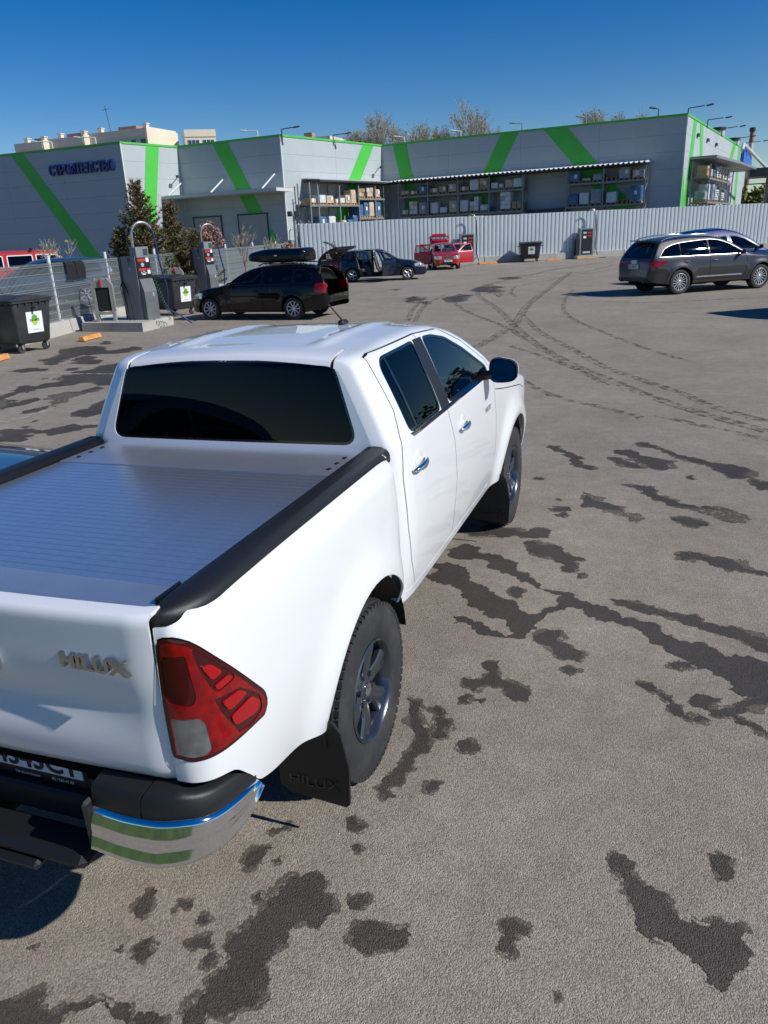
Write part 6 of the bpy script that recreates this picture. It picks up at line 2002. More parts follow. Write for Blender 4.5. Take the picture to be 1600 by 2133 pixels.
# red hatchback facing us, everything open
rd = make_car(wagon(name='hatchback', label='red hatchback facing the camera with all doors and tailgate open', cat='car', paint='paint_red', loc=(-11.75, 45.2), rot=R(203), spokes=5, glass='glass_clear', pale=True, rim=.19, wr=.30,
    top=[(-.80, .58), (-.79, .78), (-.76, .96), (-.70, 1.12), (-.58, 1.33), (-.52, 1.39), (-.3, 1.43), (.3, 1.46), (.8, 1.455), (1.15, 1.41), (1.45, 1.31), (1.95, 1.05), (2.1, .99), (2.5, .93), (2.9, .85), (3.15, .74), (3.25, .60), (3.29, .48)],
    belt=[(-.8, .92), (0, .95), (1.5, .92), (2.0, .90), (3.3, .78)],
    sill=[(-.8, .46), (-.75, .34), (-.6, .28), (0, .22), (2.5, .22), (3.1, .22), (3.25, .26), (3.29, .34)],
    w=[(-.8, .60), (-.785, .70), (-.74, .76), (-.6, .80), (-.2, .82), (1, .825), (2.1, .82), (2.7, .80), (2.95, .76), (3.12, .70), (3.25, .60), (3.29, .52)], w_mid=.825, crown=.025,
    flares=[], arches=[(0, .345), (2.46, .345)],
    windows=[[(-.42, 1.04), (-.10, 1.02), (-.10, 1.33), (-.30, 1.30)], [(.02, 1.01), (.78, .985), (.78, 1.35), (.02, 1.33)], [(.88, .985), (1.80, .97), (1.72, 1.05), (1.28, 1.30), (.88, 1.36)]],
    screen=[(-.1, 1.02), (.62, 1.03), (.52, 1.35), (-.1, 1.395)], screen_y=1.1, rear_glass=[(-.1, 1.02), (.56, 1.02), (.48, 1.31), (-.1, 1.33)],
    doors=[([(-.06, 1.0), (.22, .66), (.30, .30), (.82, .30), (.82, 1.42), (-.06, 1.42)], (1, -1), 60), ([(.85, .30), (1.92, .30), (1.95, .9), (1.88, 1.02), (1.32, 1.37), (.85, 1.42)], (1, -1), 62)],
    hatch=([(-1.2, .74), (-.70, .74), (-.50, 1.33), (-.48, 1.6), (-1.2, 1.6)], .62, (-.50, 1.39), 122),
    lights=[([(-1.2, .72), (-.55, .74), (-.57, .98), (-.75, .99), (-1.2, .95)], 1, 2, lambda f: f[0][0] > .5 and f[0][1] < -.3, 'red_lens', 'tail_lamp'),
            ([(.34, .60), (.72, .60), (.76, .74), (.70, .80), (.34, .76)], 0, 2, lambda f: f[0][1] > 2.7, 'lamp_glass', 'headlamp')],
    seams=[], top_seams=[[(.66, 2.1), (.60, 2.9), (.45, 3.14), (0, 3.18)]], mirror=(1.72, 1.0), no_mirror=(1, -1), skirt=None))
mb = MB(); mb.box((0, 3.27, .70), (.56, .05, .12), bev=.02); g_ = mb.build('grille', 'black_gloss', rd)
mb = MB()
for k in range(4): mb.box((0, 3.30, .655 + .03 * k), (.54, .012, .008))
mb.tube([(-.29, 3.29, .64), (.29, 3.29, .64), (.27, 3.27, .765), (-.27, 3.27, .765)], .010, 6, closed=True); mb.build('grille_bar', 'chrome_soft', g_)
mb = MB(); mb.cyl((0, 3.27, .775), (0, 3.30, .775), .035, n=12); mb.build('badge', 'chrome_soft', rd)
mb = MB(); mb.box((0, 3.305, .50), (.52, .02, .11)); P_ = mb.build('number_plate', 'plate_white', rd)
mb = MB(); mb.box((.235, 3.317, .50), (.045, .005, .11)); mb.build('country_band', 'plate_blue', P_)
lettering('C 4874 KT', .40, .07, .003, 'ink', P_, frame((.20, 3.317, .465), (-1, 0, 0), (0, 0, 1), (0, 1, 0)))
mb = MB(); mb.box((0, 3.30, .38), (.62, .03, .10), bev=.02); mb.build('lower_intake', 'black_plastic', rd)
for x in (-.56, .56):
    mb = MB(); mb.cyl((x, 3.10, .40), (x, 3.22, .40), .045, n=12); mb.build('fog_lamp', 'lamp_glass', rd)

# grey SUV
def suv(**k):
    S = dict(n=72, nb=18, ng=8,
        top=[(-1.08, .60), (-1.07, .85), (-1.02, 1.05), (-.92, 1.25), (-.78, 1.47), (-.70, 1.575), (-.60, 1.63), (-.2, 1.69), (.5, 1.725), (1.1, 1.715), (1.5, 1.66), (1.85, 1.54), (2.45, 1.21), (2.6, 1.15), (3.1, 1.09), (3.5, .99), (3.78, .86), (3.92, .70), (3.97, .56)],
        belt=[(-1.08, 1.08), (0, 1.10), (1.6, 1.08), (2.5, 1.04), (3.97, .9)],
        sill=[(-1.08, .52), (-1.0, .42), (-.7, .36), (0, .32), (3.0, .32), (3.7, .34), (3.9, .38), (3.97, .48)],
        w=[(-1.08, .70), (-1.065, .80), (-1.0, .89), (-.85, .945), (-.3, .972), (.8, .975), (2.6, .975), (3.1, .965), (3.5, .90), (3.75, .80), (3.92, .66), (3.97, .55)],
        lean=.40, lc=.22, r=.08, crown=.03, zm=.72, low=.05, high=.04, w_mid=.975,
        flares=[(0, .37, .45, .035), (3.0, .37, .45, .035)], arches=[(0, .43), (3.0, .43)], wr=.375, wwd=.27, rim=.262, spokes=15,
        windows=[[(-.70, 1.18), (-.06, 1.165), (-.05, 1.475), (-.32, 1.43), (-.55, 1.32)], [(.02, 1.16), (.98, 1.15), (.98, 1.545), (.03, 1.49)], [(1.08, 1.15), (2.28, 1.13), (2.2, 1.19), (1.68, 1.45), (1.35, 1.535), (1.08, 1.55)]],
        trim='dark_gap', tw=.034,
        screen=[(-.1, 1.17), (.74, 1.18), (.60, 1.58), (-.1, 1.64)], screen_y=1.4,
        rear_glass=[(-.1, 1.13), (.70, 1.13), (.64, 1.25), (.56, 1.50), (-.1, 1.53)],
        lights=[([(.30, .86), (.95, .84), (.95, 1.02), (.86, 1.06), (.34, 1.02)], 0, 2, lambda f: f[0][1] < -.55, 'red_lens', 'tail_lamp'),
                ([(3.3, .74), (4.1, .70), (4.1, .84), (3.6, .92), (3.25, .90)], 1, 2, lambda f: f[0][0] > .40 and f[0][1] > 3.0, 'lamp_glass', 'headlamp')],
        seams=[[(-.02, 1.56), (-.02, 1.2), (.28, .80), (.44, .42)], [(1.03, 1.60), (1.03, .42)], [(2.34, 1.16), (2.42, .9), (2.4, .6), (2.32, .42)], [(.44, .42), (2.32, .42)]],
        top_seams=[[(.78, 2.6), (.7, 3.4), (.55, 3.72), (0, 3.8)]],
        mirror=(2.16, 1.17), handles=[(.18, .98), (1.20, .98)])
    S.update(k)
    return S
q7 = make_car(suv(name='sport_utility_car', label='dark grey sport utility car with silver roof rails in the open lot', paint='paint_grey', loc=(1.60, 24.28), rot=R(-53.1), glass='glass_tint', mirror_mat='paint_grey'))
for s_ in (1, -1):
    G = []
    for k in range(21):
        t = k / 20; yy = -.62 + 2.15 * t
        zz = pchip(suv()['top'])(yy) - .035 + .06 * math.sin(PI * t) ** .35
        G.append((s_ * .66, yy, zz))
    mb = MB(); mb.tube(G, .022, 8); mb.build('roof_rail', 'chrome', q7, .8)
    top_ = [(-.80, 1.135), (-.58, 1.36), (-.34, 1.455), (0, 1.520), (.6, 1.560), (1.05, 1.582), (1.36, 1.560), (1.70, 1.468), (2.05, 1.30), (2.36, 1.135)]
    sx_ = lambda z: .975 - .047 - .40 * max(0, z - 1.09) - .22 * max(0, z - 1.09) ** 2 + .006
    ty, tz = pchip([(i, a[0]) for i, a in enumerate(top_)]), pchip([(i, a[1]) for i, a in enumerate(top_)])
    mb = MB(); mb.tube([(s_ * sx_(tz(i / 4)), ty(i / 4), tz(i / 4)) for i in range(37)], .008, 6); mb.build('window_surround', 'chrome_soft', q7, .8)
    mb = MB(); mb.tube([(s_ * sx_(1.135), -.80, 1.135), (s_ * (sx_(1.13) + .004), .8, 1.128), (s_ * sx_(1.12), 2.36, 1.118)], .009, 6); mb.build('belt_strip', 'chrome_soft', q7, .8)
    mb = MB(); mb.box((s_ * .968, 1.4, .50), (.03, 1.7, .05), bev=.012); mb.build('sill_strip', 'chrome_soft', q7)
    mb = MB(); mb.cyl((s_ * .60, -1.12, .43), (s_ * .60, -.9, .43), .045, n=12); mb.build('exhaust_pipe', 'steel_dark', q7, .6)
mb = MB(); mb.box((0, -1.085, .86), (.54, .02, .12)); P_ = mb.build('number_plate', 'plate_white', q7)
mb = MB(); mb.box((-.25, -1.096, .86), (.04, .005, .115)); mb.build('country_band', 'plate_blue', P_)
lettering('CB 3188 PT', .44, .075, .003, 'ink', P_, frame((-.215, -1.0955, .822), (1, 0, 0), (0, 0, 1), (0, -1, 0)), bold=.01)
mb = MB()
for k in range(4): mb.tube([(-.105 + .07 * k + .045 * math.cos(a * PI / 8), -1.062, 1.00 + .045 * math.sin(a * PI / 8)) for a in range(16)], .006, 5, closed=True)
mb.build('emblem', 'chrome', q7)
mb = MB(); mb.box((0, -1.06, .47), (1.5, .06, .14), bev=.03); mb.build('bumper_insert', 'black_plastic', q7)
mb = MB(); mb.box((0, -.80, 1.615), (1.15, .20, .03), bev=.012); mb.build('roof_spoiler', 'paint_grey', q7, .6)

# blue people carrier behind it
bl_ = make_car(suv(name='people_carrier', label='bright blue people carrier half hidden behind the grey sport utility car', paint='paint_blue', loc=(2.5, 28.4), rot=R(-53.1), glass='glass_clear', trim='black_gloss', spokes=5, rim=.22, wr=.33,
    arches=[(0, .38), (2.75, .38)], flares=[],
    top=[(-.9, .58), (-.89, .85), (-.84, 1.05), (-.76, 1.25), (-.62, 1.47), (-.55, 1.58), (-.4, 1.74), (.2, 1.83), (.8, 1.85), (1.3, 1.77), (1.75, 1.60), (2.45, 1.16), (2.6, 1.09), (3.0, 1.02), (3.35, .90), (3.55, .74), (3.62, .55)],
    belt=[(-.9, 1.08), (0, 1.10), (1.6, 1.08), (2.5, 1.02), (3.7, .85)], sill=[(-.9, .45), (-.8, .34), (-.5, .28), (3.0, .26), (3.5, .28), (3.62, .4)],
    w=[(-.9, .62), (-.88, .72), (-.82, .80), (-.65, .87), (-.2, .895), (.8, .90), (2.4, .895), (3.0, .86), (3.35, .76), (3.55, .62), (3.62, .5)], w_mid=.90,
    windows=[[(-.55, 1.18), (-.10, 1.165), (-.09, 1.47), (-.3, 1.44)], [(.0, 1.16), (.92, 1.15), (.92, 1.56), (.02, 1.51)], [(1.08, 1.15), (2.28, 1.10), (2.2, 1.17), (1.68, 1.45), (1.35, 1.54), (1.08, 1.56)]],
    lights=[], top_seams=[]))
# car outside the frame at right whose shadow reaches in
make_car(suv(name='parked_car', label='dark car just outside the right edge whose shadow lies on the asphalt', paint='paint_navy', loc=(5.75, 18.0), rot=R(-56), spokes=7, trim='black_gloss'))
# blue car close beside the pickup
make_car(suv(name='parked_car', label='blue car bonnet showing beside the pickup bed at the left edge', paint='paint_steel_blue', loc=(-2.30, -2.30), rot=R(-3), spokes=7))
# behind the wire fence
old = make_car(suv(name='pickup_truck', label='old red pickup with white-framed side windows behind the wire fence', cat='pickup truck', paint='paint_old_red', loc=(-22.0, 21.0), z=.30, rot=R(-45), glass='glass_tint', trim='plate_white', spokes=6, rim=.2, wr=.36, rim_mat='steel_dark',
    arches=[(0, .41), (2.85, .41)], flares=[], r=.10,
    top=[(-1.2, .7), (-1.19, 1.1), (-1.17, 1.5), (-1.1, 1.78), (-1.0, 1.84), (-.3, 1.88), (1.0, 1.88), (1.6, 1.85), (1.8, 1.78), (2.25, 1.28), (2.4, 1.22), (3.2, 1.17), (3.5, 1.10), (3.62, .95), (3.66, .6)],
    belt=[(-1.2, 1.2), (1.6, 1.2), (2.4, 1.15), (3.7, 1.05)], sill=[(-1.2, .5), (3.66, .48)],
    w=[(-1.2, .76), (-1.19, .80), (-1.1, .84), (-.5, .85), (2.4, .85), (3.3, .83), (3.55, .78), (3.66, .70)], w_mid=.85, lean=.2,
    windows=[[(-1.0, 1.30), (-.15, 1.30), (-.15, 1.68), (-1.0, 1.68)], [(.05, 1.30), (.88, 1.30), (.88, 1.68), (.05, 1.68)], [(1.05, 1.28), (2.05, 1.28), (1.75, 1.66), (1.05, 1.69)]],
    screen=[(-.1, 1.30), (.70, 1.30), (.62, 1.74), (-.1, 1.76)], screen_y=1.6, rear_glass=[(-.1, 1.3), (.6, 1.3), (.56, 1.7), (-.1, 1.7)], lights=[], top_seams=[],
    seams=[[(-.05, 1.75), (-.05, .6)], [(.97, 1.78), (.97, .6)], [(2.2, 1.2), (2.25, .6)]], mirror=(2.0, 1.28), handles=[(.15, 1.12), (1.1, 1.12)]))
for yy in (-.6, .9):
    mb = MB(); mb.box((0, yy, 1.93), (1.3, .05, .04)); mb.box((.6, yy, 1.89), (.05, .08, .08)); mb.box((-.6, yy, 1.89), (.05, .08, .08)); mb.build('roof_bar', 'black_plastic', old)
sv = make_car(wagon(name='estate_car', label='blue-grey estate car with silver roof edge behind the hanging black mats', paint='paint_steel_blue', loc=(-16.5, 18.6), z=.42, rot=R(135), spokes=7, trim='chrome_soft', glass='glass_dark'))
# ------------------------------------------------------------------ car-wash yard things
pbr('bin_black', (.028, .030, .034), .5, var=.15, vs=3, bump=.1, bs=120, dirt=(.10, .10, .10, .25), ds=3)
pbr('sticker', (.80, .81, .80), .5)
pbr('logo_green', (.06, .42, .04), .5); pbr('logo_lime', (.42, .62, .05), .5)
pbr('cab_grey', (.115, .125, .135), .5, var=.08, vs=3, dirt=(.20, .20, .20, .3), ds=3)
pbr('cab_light', (.20, .215, .225), .5, var=.08, vs=3)
pbr('decal_red', (.55, .03, .03), .5); pbr('decal_black', (.015, .015, .018), .4)
pbr('steel_pipe', (.45, .46, .47), .28, .9)
pbr('hose_blue', (.010, .025, .12), .45); pbr('hose_green', (.02, .13, .075), .5); pbr('hose_black', (.012, .012, .013), .6)
pbr('stop_orange', (.62, .27, .07), .8, var=.2, vs=8, bump=.2, bs=60)
pbr('rubber_mat', (.010, .010, .011), .85, bump=.5, bs=90)
pbr('stand_grey', (.27, .265, .245), .7, var=.1, vs=4)

def sticker_on(parent, M, w, h):
    """white sheet with the green oval and the name, on local XY facing local Z"""
    mb = MB(); mb.box((0, 0, .003), (w, h, .006), M=M); s = mb.build('sticker', 'sticker', parent)
    k = w / .42
    el = lambda a, b, cy, n=28: [(a * math.cos(2 * PI * i / n), cy + b * math.sin(2 * PI * i / n)) for i in range(n)]
    mb = MB(); mb.prism([(x, y) for x, y in el(.085 * k, .12 * k, .05 * k)], .0062, .0075, M); mb.build('logo_oval', 'logo_lime', s)
    mb = MB(); mb.prism([(x, y) for x, y in el(.085 * k, .12 * k, .05 * k) if y > .055 * k], .0078, .0088, M); mb.build('logo_arc', 'logo_green', s)
    lettering('EUROIMPEX', .25 * k, .055 * k, .002, 'ink', s, M @ Matrix.Translation((-.125 * k, .02 * k, .0090)), bold=.01)
    mb = MB(); mb.box((.01, -.165 * k, .0068), (.17 * k, .008 * k, .001), M=M); mb.build('small_print', 'ink', s)
    return s

def waste_bin(label, loc, rot, face):
    t = thing('waste_bin', label, 'bin', loc, rot, 'black wheeled waste bins')
    # body: tapered tub, long axis local x, opening up
    G = []
    for (z, a, b) in ((.20, .52, .38), (.24, .56, .42), (.7, .61, .47), (1.08, .65, .51), (1.10, .69, .55), (1.16, .69, .55)):
        row = []
        for (sx, sy) in ((-1, -1), (1, -1), (1, 1), (-1, 1)):
            for k in range(4):
                an = {(-1, -1): PI, (1, -1): 1.5 * PI, (1, 1): 0, (-1, 1): .5 * PI}[(sx, sy)] + k * PI / 6
                r = .07
                row.append((sx * (a - r) + r * math.cos(an), sy * (b - r) + r * math.sin(an), z))
        G.append(row)
    mb = MB(); n = 16
    mb.add([p for g in G for p in g], [(i * n + k, i * n + (k + 1) % n, (i + 1) * n + (k + 1) % n, (i + 1) * n + k) for i in range(5) for k in range(n)] + [tuple(range(n))])
    mb.build('tub', 'bin_black', t, .7)
    mb = MB()
    for i in range(13):
        x = -.66 + 1.32 * i / 12
    L = []
    for j in range(9):
        y = -.57 + 1.14 * j / 8
        z = 1.17 + .075 * math.cos((y) / .57 * PI / 2) ** .8 if abs(y) < .57 else 1.17
        L.append([(-.71, y, z), (.71, y, z)])
    mb.add([p for g in L for p in g] + [(p[0], p[1], 1.155) for g in L for p in g], [(2 * j, 2 * j + 1, 2 * j + 3, 2 * j + 2) for j in range(8)] + [(2 * j, 2 * j + 2, 18 + 2 * j + 2, 18 + 2 * j) for j in range(8)] + [(2 * j + 1, 18 + 2 * j + 1, 18 + 2 * j + 3, 2 * j + 3) for j in range(8)] + [(0, 18, 19, 1), (16, 17, 35, 34)])
    Ld = mb.build('lid', 'bin_black', t, .5)
    mb = MB(); mb.tube([(-.35, -.60, 1.19), (-.35, -.66, 1.20), (.35, -.66, 1.20), (.35, -.60, 1.19)], .014, 6); mb.build('lid_handle', 'bin_black', Ld)
    for i in range(7):
        mb = MB(); mb.box((-.54 + .18 * i, -.535, 1.085), (.02, .05, .07)); mb.box((-.54 + .18 * i, .535, 1.085), (.02, .05, .07)); mb.build('rim_rib', 'bin_black', t)
    for i in range(5):
        mb = MB()
        for sx in (-1, 1): mb.box((sx * .675, -.36 + .18 * i, 1.085), (.05, .02, .07))
        mb.build('rim_rib', 'bin_black', t)
    for sx in (-1, 1):
        mb = MB(); mb.cyl((sx * .66, -.0, .98), (sx * .80, 0, .98), .03, n=10); mb.build('trunnion', 'steel_dark', t)
        for sy in (-1, 1):
            mb = MB(); T2 = Matrix.Translation((sx * .44, sy * .33, .10)) @ Matrix.Rotation(PI / 2, 4, 'Y')
            mb.lathe([(.03, -.02), (.095, -.022), (.10, -.01), (.10, .01), (.095, .022), (.03, .02)], 18, T2); w_ = mb.build('castor', 'rubber', t, .6)
            mb = MB(); mb.box((sx * .44 - .04, sy * .33 + .02, .16), (.012, .05, .14)); mb.box((sx * .44 + .04, sy * .33 + .02, .16), (.012, .05, .14)); mb.box((sx * .44, sy * .33 + .02, .225), (.10, .10, .02)); mb.build('fork', 'steel_grey', w_)
    if face == 'x':
        M = frame((.612, 0.02, .66), (0, 1, 0), (.09, 0, 1), (1, 0, -.09))
    else:
        M = frame((0.05, -.468, .72), (1, 0, 0), (0, -.1, 1), (0, -1, -.1))
    sticker_on(t, M, .42, .46)
    return t
waste_bin('black wheeled bin with white sticker at the left edge by the wire fence', (-12.18, 11.25, 0), R(-8), 'x')
waste_bin('black wheeled bin with white sticker between the vacuum post and the black estate', (-13.15, 18.75, 0), R(-14), 'x')
waste_bin('black wheeled bin standing alone before the corrugated fence', (-6.95, 49.5, 0), R(16), 'y')

for (a, b, lb) in (((-11.68, 12.66), (-11.84, 13.50), 'short orange wheel stop, second from the left edge'), ((-12.06, 14.66), (-12.16, 15.46), 'short orange wheel stop in front of the nearest vacuum post'), ((-11.30, 9.35), (-11.50, 10.12), 'short orange wheel stop cut by the left edge'),
                   ((-9.95, 47.9), (-8.9, 48.45), 'orange wheel stop by the red hatchback'), ((-4.1, 50.9), (-3.1, 51.4), 'orange wheel stop before the far vacuum post'), ((-5.9, 49.9), (-5.1, 50.3), 'orange wheel stop right of the lone bin')):
    A, B = Vector(a), Vector(b); d = (B - A).normalized(); l = (B - A).length
    t = thing('wheel_stop', lb, 'wheel stop', (A.x, A.y, 0), 0, 'orange wheel stops')
    for k in range(2):
        mb = MB(); M = frame((d.x * l * .5 * k, d.y * l * .5 * k, .018), (d.y, -d.x, 0), (0, 0, 1), (d.x, d.y, 0))
        mb.prism([(-.085, 0), (.085, 0), (.05, .10), (-.05, .10)], .003, l * .5 - .003, M); mb.build('timber', 'stop_orange', t)

def coil(p0, p1, r, turns, n=10, sag=.0):
    p0, p1 = Vector(p0), Vector(p1); d = (p1 - p0); u = d.normalized(); a = u.cross(Vector((0, 1, .1))).normalized(); b = u.cross(a)
    out = []
    for k in range(turns * n + 1):
        t = k / (turns * n); th = 2 * PI * turns * t
        out.append(p0 + d * t + a * r * math.cos(th) + b * r * math.sin(th) + Vector((0, 0, -sag * math.sin(PI * t))))
    return out

def vacuum(label, loc, rot, full=True):
    t = thing('vacuum_station', label, 'vacuum station', loc, rot, 'coin vacuum stations')
    # cabinet: control face towards local +x, long side along local x
    mb = MB(); mb.prism([(-.42, .0), (.14, .0), (.14, 1.70), (-.30, 1.72), (-.42, 1.68)], -.25, .25, frame((0, 0, 0), (1, 0, 0), (0, 0, 1), (0, -1, 0))); mb.build('cabinet', 'cab_light', t)
    mb = MB(); mb.box((-.50, 0, .86), (.15, .48, 1.68), bev=.01); mb.build('rear_cabinet', 'steel_dark', t)
    mb = MB(); mb.prism([(.14, .0), (.30, .0), (.30, .78), (.19, 1.12), (.14, 1.12)], -.22, .22, frame((0, 0, 0), (1, 0, 0), (0, 0, 1), (0, -1, 0))); mb.build('lower_door', 'cab_grey', t)
    mb = MB(); mb.box((.16, 0, 1.40), (.05, .46, .56), bev=.006); pn = mb.build('control_panel', 'decal_black', t)
    mb = MB(); mb.box((.06, 0, 1.80), (.26, .44, .28), bev=.01); hd = mb.build('head_box', 'cab_light', t)
    mb = MB(); mb.box((.192, .10, 1.80), (.006, .16, .17)); mb.build('display', 'pane_dark', hd)
    for (y, z, w, h, mt) in ((-.07, 1.60, .26, .07, 'decal_red'), (.13, 1.60, .10, .11, 'sticker'), (-.07, 1.36, .26, .06, 'decal_red'), (.14, 1.36, .11, .05, 'decal_red'), (.14, 1.29, .10, .10, 'sticker'), (-.04, 1.24, .12, .03, 'sticker')):
        mb = MB(); mb.box((.1875, y, z), (.005, w, h)); mb.build('panel_label', mt, pn)
    for (y, z, r) in ((-.06, 1.48, .055), (-.12, 1.28, .028), (-.04, 1.30, .025), (.02, 1.27, .022)):
        mb = MB(); mb.cyl((.186, y, z), (.20, y, z), r, n=14); mb.build('gauge', 'alloy', pn, .6)
    mb = MB(); mb.box((.303, .08, .95 - .25), (.01, .05, .10)); mb.build('lock', 'alloy', t)
    # mark on the side: three-bladed star
    mb = MB()
    for k in range(3):
        a = 2 * PI * k / 3 + .5
        mb.prism([(0 + .012 * math.cos(a + 1.57), .012 * math.sin(a + 1.57)), (.07 * math.cos(a), .07 * math.sin(a)), (.012 * math.cos(a - 1.57), .012 * math.sin(a - 1.57))], 0, .002, frame((-.12, -.2515, 1.38), (1, 0, 0), (0, 0, 1), (0, -1, 0)))
    mb.build('side_mark', 'sticker', t)
    # arch and hose
    ar = [(.0, -.12, 1.92), (.0, -.12, 2.24)] + [(.0 + .28 * (1 - math.cos(PI * k / 12)) * .3, -.12 + .30 * (1 - math.cos(PI * k / 12)), 2.24 + .32 * math.sin(PI * k / 12)) for k in range(1, 11)]
    mb = MB(); mb.tube(ar, .036, 10); A_ = mb.build('hose_arch', 'steel_pipe', t, .8)
    mb = MB()
    for k in range(3, 11):
        p = Vector(ar[k]); q = Vector(ar[min(k + 1, len(ar) - 1)]); d = (q - p).normalized() if (q - p).length > 0 else Vector((0, 0, -1))
        for s in (.0, .5):
            c = p + (q - p) * s
            mb.cyl(c - d * .010, c + d * .010, .043, n=10)
    mb.build('spring_ring', 'steel_grey', A_)
    e = Vector(ar[-1])
    hp = [e, e + Vector((.03, .06, -.25)), e + Vector((.06, .10, -.9)), e + Vector((.10, .20, -1.6)), Vector((.22, .62, .30)), Vector((.35, .95, .03)), Vector((.55, 1.15, -.20))]
    P3 = pchip([(i, p.x) for i, p in enumerate(hp)]), pchip([(i, p.y) for i, p in enumerate(hp)]), pchip([(i, p.z) for i, p in enumerate(hp)])
    mb = MB(); mb.tube([(P3[0](k * .15), P3[1](k * .15), P3[2](k * .15)) for k in range(41)], .024, 8); mb.build('suction_hose', 'hose_blue', t, .8)
    if full:
        mb = MB(); mb.tube(coil((.22, .27, 1.10), (.36, .62, .02), .045, 16, sag=.15), .007, 5); mb.build('air_hose', 'hose_green', t, .9)
        mb = MB(); mb.tube(coil((.42, -.22, -.02), (.40, .22, -.16), .10, 5), .008, 5); mb.build('air_hose', 'hose_green', t, .9)
        hp = [Vector((-.50, -.24, 1.05)), Vector((-.46, -.36, .9)), Vector((-.30, -.40, .3)), Vector((-.22, -.42, .03)), Vector((-.05, -.40, .02)), Vector((-.15, -.34, .5)), Vector((-.40, -.28, 1.0))]
        P3 = pchip([(i, p.x) for i, p in enumerate(hp)]), pchip([(i, p.y) for i, p in enumerate(hp)]), pchip([(i, p.z) for i, p in enumerate(hp)])
        mb = MB(); mb.tube([(P3[0](k * .15), P3[1](k * .15), P3[2](k * .15)) for k in range(41)], .018, 7); mb.build('spare_hose', 'hose_black', t, .8)
        mb = MB(); mb.box((-.10, -.27, 1.62), (.06, .04, .09), bev=.01); mb.tube([(-.10, -.28, 1.60), (-.06, -.30, 1.46)], .012, 6); mb.build('hand_tool', 'decal_black', t, .6)
    return t
def plinth(label, pts, h):
    t = thing('concrete_plinth', label, 'plinth', (pts[0][0], pts[0][1], 0))
    mb = MB(); q = [(x - pts[0][0], y - pts[0][1]) for x, y in pts]
    mb.prism(q, 0, h); mb.build('slab', 'concrete', t)
    return t
plinth('low concrete plinth under the nearest vacuum station', [(-13.3, 14.60), (-11.25, 14.55), (-11.42, 16.2), (-13.6, 16.3)], .24)
vacuum('nearest grey vacuum station with red labels and arched hose', (-11.78, 15.50, .20), R(-12))
plinth('concrete plinth of the vacuum station behind the roof box', [(-15.9, 22.9), (-14.2, 22.9), (-14.2, 24.3), (-16.2, 24.3)], .24)
vacuum('grey vacuum station with arched hose behind the black estate', (-14.75, 23.45, .24), R(-12))
vacuum('vacuum station with hose arch at the left end of the corrugated fence', (-18.3, 37.8, .1), R(-12), False)
for (x, y, lb) in ((-10.8, 48.1, 'grey vacuum station behind the red hatchback'), (-3.65, 51.8, 'narrow dark vacuum station set against the corrugated fence')):
    t = thing('vacuum_station', lb, 'vacuum station', (x, y, 0), R(27.4), 'coin vacuum stations')
    mb = MB(); mb.box((0, .1, .95), (.95, .35, 1.9), bev=.01); mb.build('cabinet', 'cab_light', t)
    mb = MB(); mb.box((.03, -.09, 1.05), (.70, .03, 1.55), bev=.006); p_ = mb.build('control_panel', 'decal_black', t)
    for (u, z, w, h, mt) in ((.18, 1.62, .25, .10, 'decal_red'), (-.15, 1.62, .22, .12, 'alloy'), (.18, 1.42, .25, .08, 'decal_red'), (-.15, 1.35, .2, .14, 'sticker'), (.0, .40, .5, .12, 'alloy')):
        mb = MB(); mb.box((u, -.108, z), (w, .006, h)); mb.build('panel_label', mt, p_)
    mb = MB(); mb.tube([(.62, .1, .3), (.62, .1, 2.75)] + [(.62 - .3 * (1 - math.cos(PI * k / 8)), .1, 2.75 + .3 * math.sin(PI * k / 8)) for k in range(1, 8)], .035, 8); mb.build('hose_arch', 'steel_pipe', t, .8)
    mb = MB(); mb.tube([(.62, .05, 2.7), (.66, -.05, 1.6), (.60, -.10, .7), (.75, -.3, .05), (1.2, -.5, .04)], .03, 8); mb.build('suction_hose', 'hose_black', t, .8)
    mb = MB(); mb.box((0, -.1, .10), (1.5, .8, .20), bev=.02); mb.build('plinth', 'concrete', t)
    mb = MB(); mb.box((-.62, .05, .65), (.22, .25, 1.3), bev=.03); mb.build('mat_clamp', 'hose_black', t)

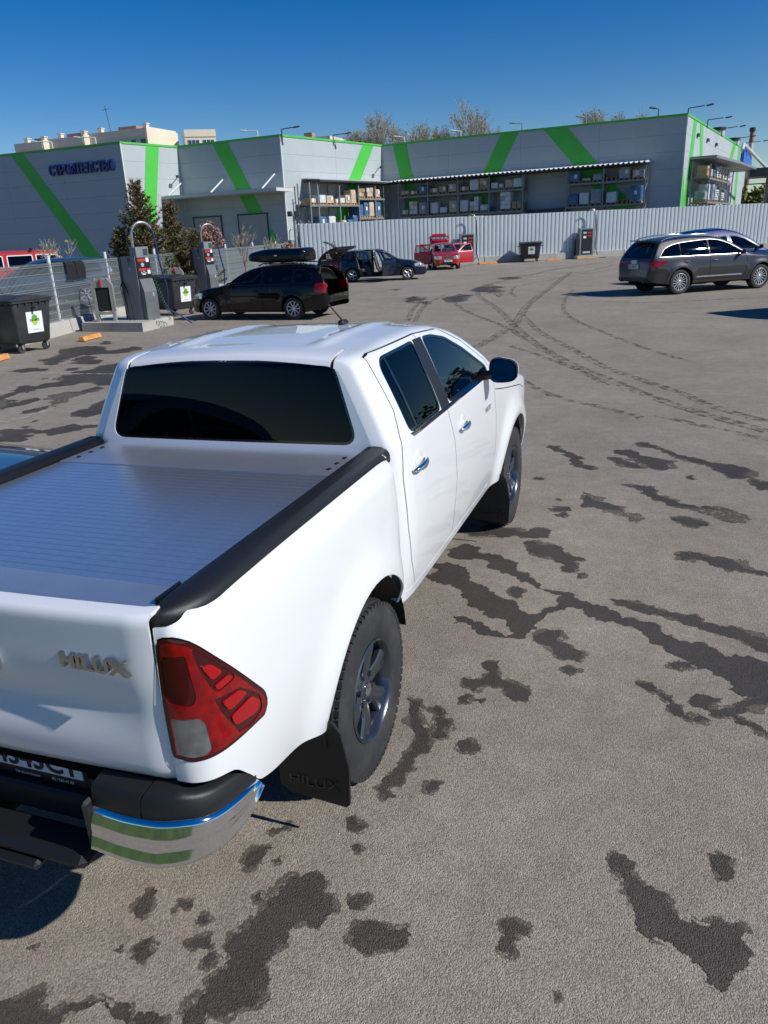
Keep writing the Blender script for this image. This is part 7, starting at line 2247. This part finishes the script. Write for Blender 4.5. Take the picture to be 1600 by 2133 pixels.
# mat beating stand
def mat_stand(label, loc, rot):
    t = thing('mat_stand', label, 'stand', loc, rot, 'floor mat stands')
    for s in (-1, 1):
        mb = MB(); mb.prism([(s * .16, 1.15), (s * .24, 1.05), (s * .30, .95), (s * .27, .0), (s * .19, .0), (s * .20, .25), (s * .20, .9)], -.05, .05, frame((0, 0, 0), (1, 0, 0), (0, 0, 1), (0, -1, 0))); mb.build('side_post', 'stand_grey', t)
        for k in range(9):
            mb = MB(); mb.box((s * .285, 0, .30 + .07 * k), (.04, .10, .03)); mb.build('tooth', 'stand_grey', t)
    mb = MB(); mb.prism([(-.20, .98), (-.14, 1.10), (0, 1.16), (.14, 1.10), (.20, .98), (.20, .90), (-.20, .90)], -.05, .05, frame((0, 0, 0), (1, 0, 0), (0, 0, 1), (0, -1, 0))); mb.build('crown', 'stand_grey', t)
    mb = MB(); mb.prism([(-.22, .18), (.22, .18), (.20, .28), (0, .24), (-.20, .28)], -.05, .05, frame((0, 0, 0), (1, 0, 0), (0, 0, 1), (0, -1, 0))); mb.build('foot_bar', 'stand_grey', t)
    mb = MB(); mb.box((0, .0, .60), (.38, .05, .66), bev=.02); mb.build('hanging_mat', 'rubber_mat', t)
    mb = MB(); mb.box((.0, -.07, 1.02), (.05, .04, .20), bev=.01); mb.build('brush', 'decal_red', t)
mat_stand('grey floor mat stand beside the nearest vacuum station', (-12.72, 14.98, .24), R(18))
mat_stand('grey floor mat stand by the fence behind the black estate bonnet', (-15.4, 22.3, .20), R(18))
# black mats over the fence
for k, (s, lb) in enumerate(((1.83, 'left of two black car mats hung over the wire fence'), (2.39, 'right of two black car mats hung over the wire fence'))):
    b = wf(s, 1.80, .10)
    t = thing('car_mat', lb, 'mat', tuple(b), math.atan2(wd_.y, wd_.x), 'black mats on the fence')
    G = []
    for i in range(9):
        z = -.44 + .44 * i / 8
        G.append([(-.26 + .52 * j / 6 + .04 * (z) * (1 if k == 0 else -.6), -.03 - .02 * math.sin(j + i * .4) * .6, z + .02 * math.sin(j * .9)) for j in range(7)])
    G.append([(-.25 + .5 * j / 6, .03, .035) for j in range(7)]); G.append([(-.25 + .5 * j / 6, .14, -.10) for j in range(7)])
    q = grid_soup(G)
    sheet('mat', q, 'rubber_mat', t, .012)
# post with floodlight and small yellow box near the store corner
t = thing('lamp_post', 'grey post with twin floodlights in front of the middle store corner', 'lamp post', (-17.6, 37.0, .28))
mb = MB(); mb.cyl((0, 0, 0), (0, 0, 3.0), .09, .08, 10); mb.build('post', 'steel_grey', t, .6)
for s in (-1, 1):
    mb = MB(); mb.box((s * .22, -.06, 3.1), (.30, .18, .26), bev=.03, rz=s * .4); mb.build('floodlight', 'steel_dark', t)
mb = MB(); mb.box((-.2, -.1, 1.35), (.22, .2, .42), bev=.02); mb.build('yellow_box', 'amber_lens', t)
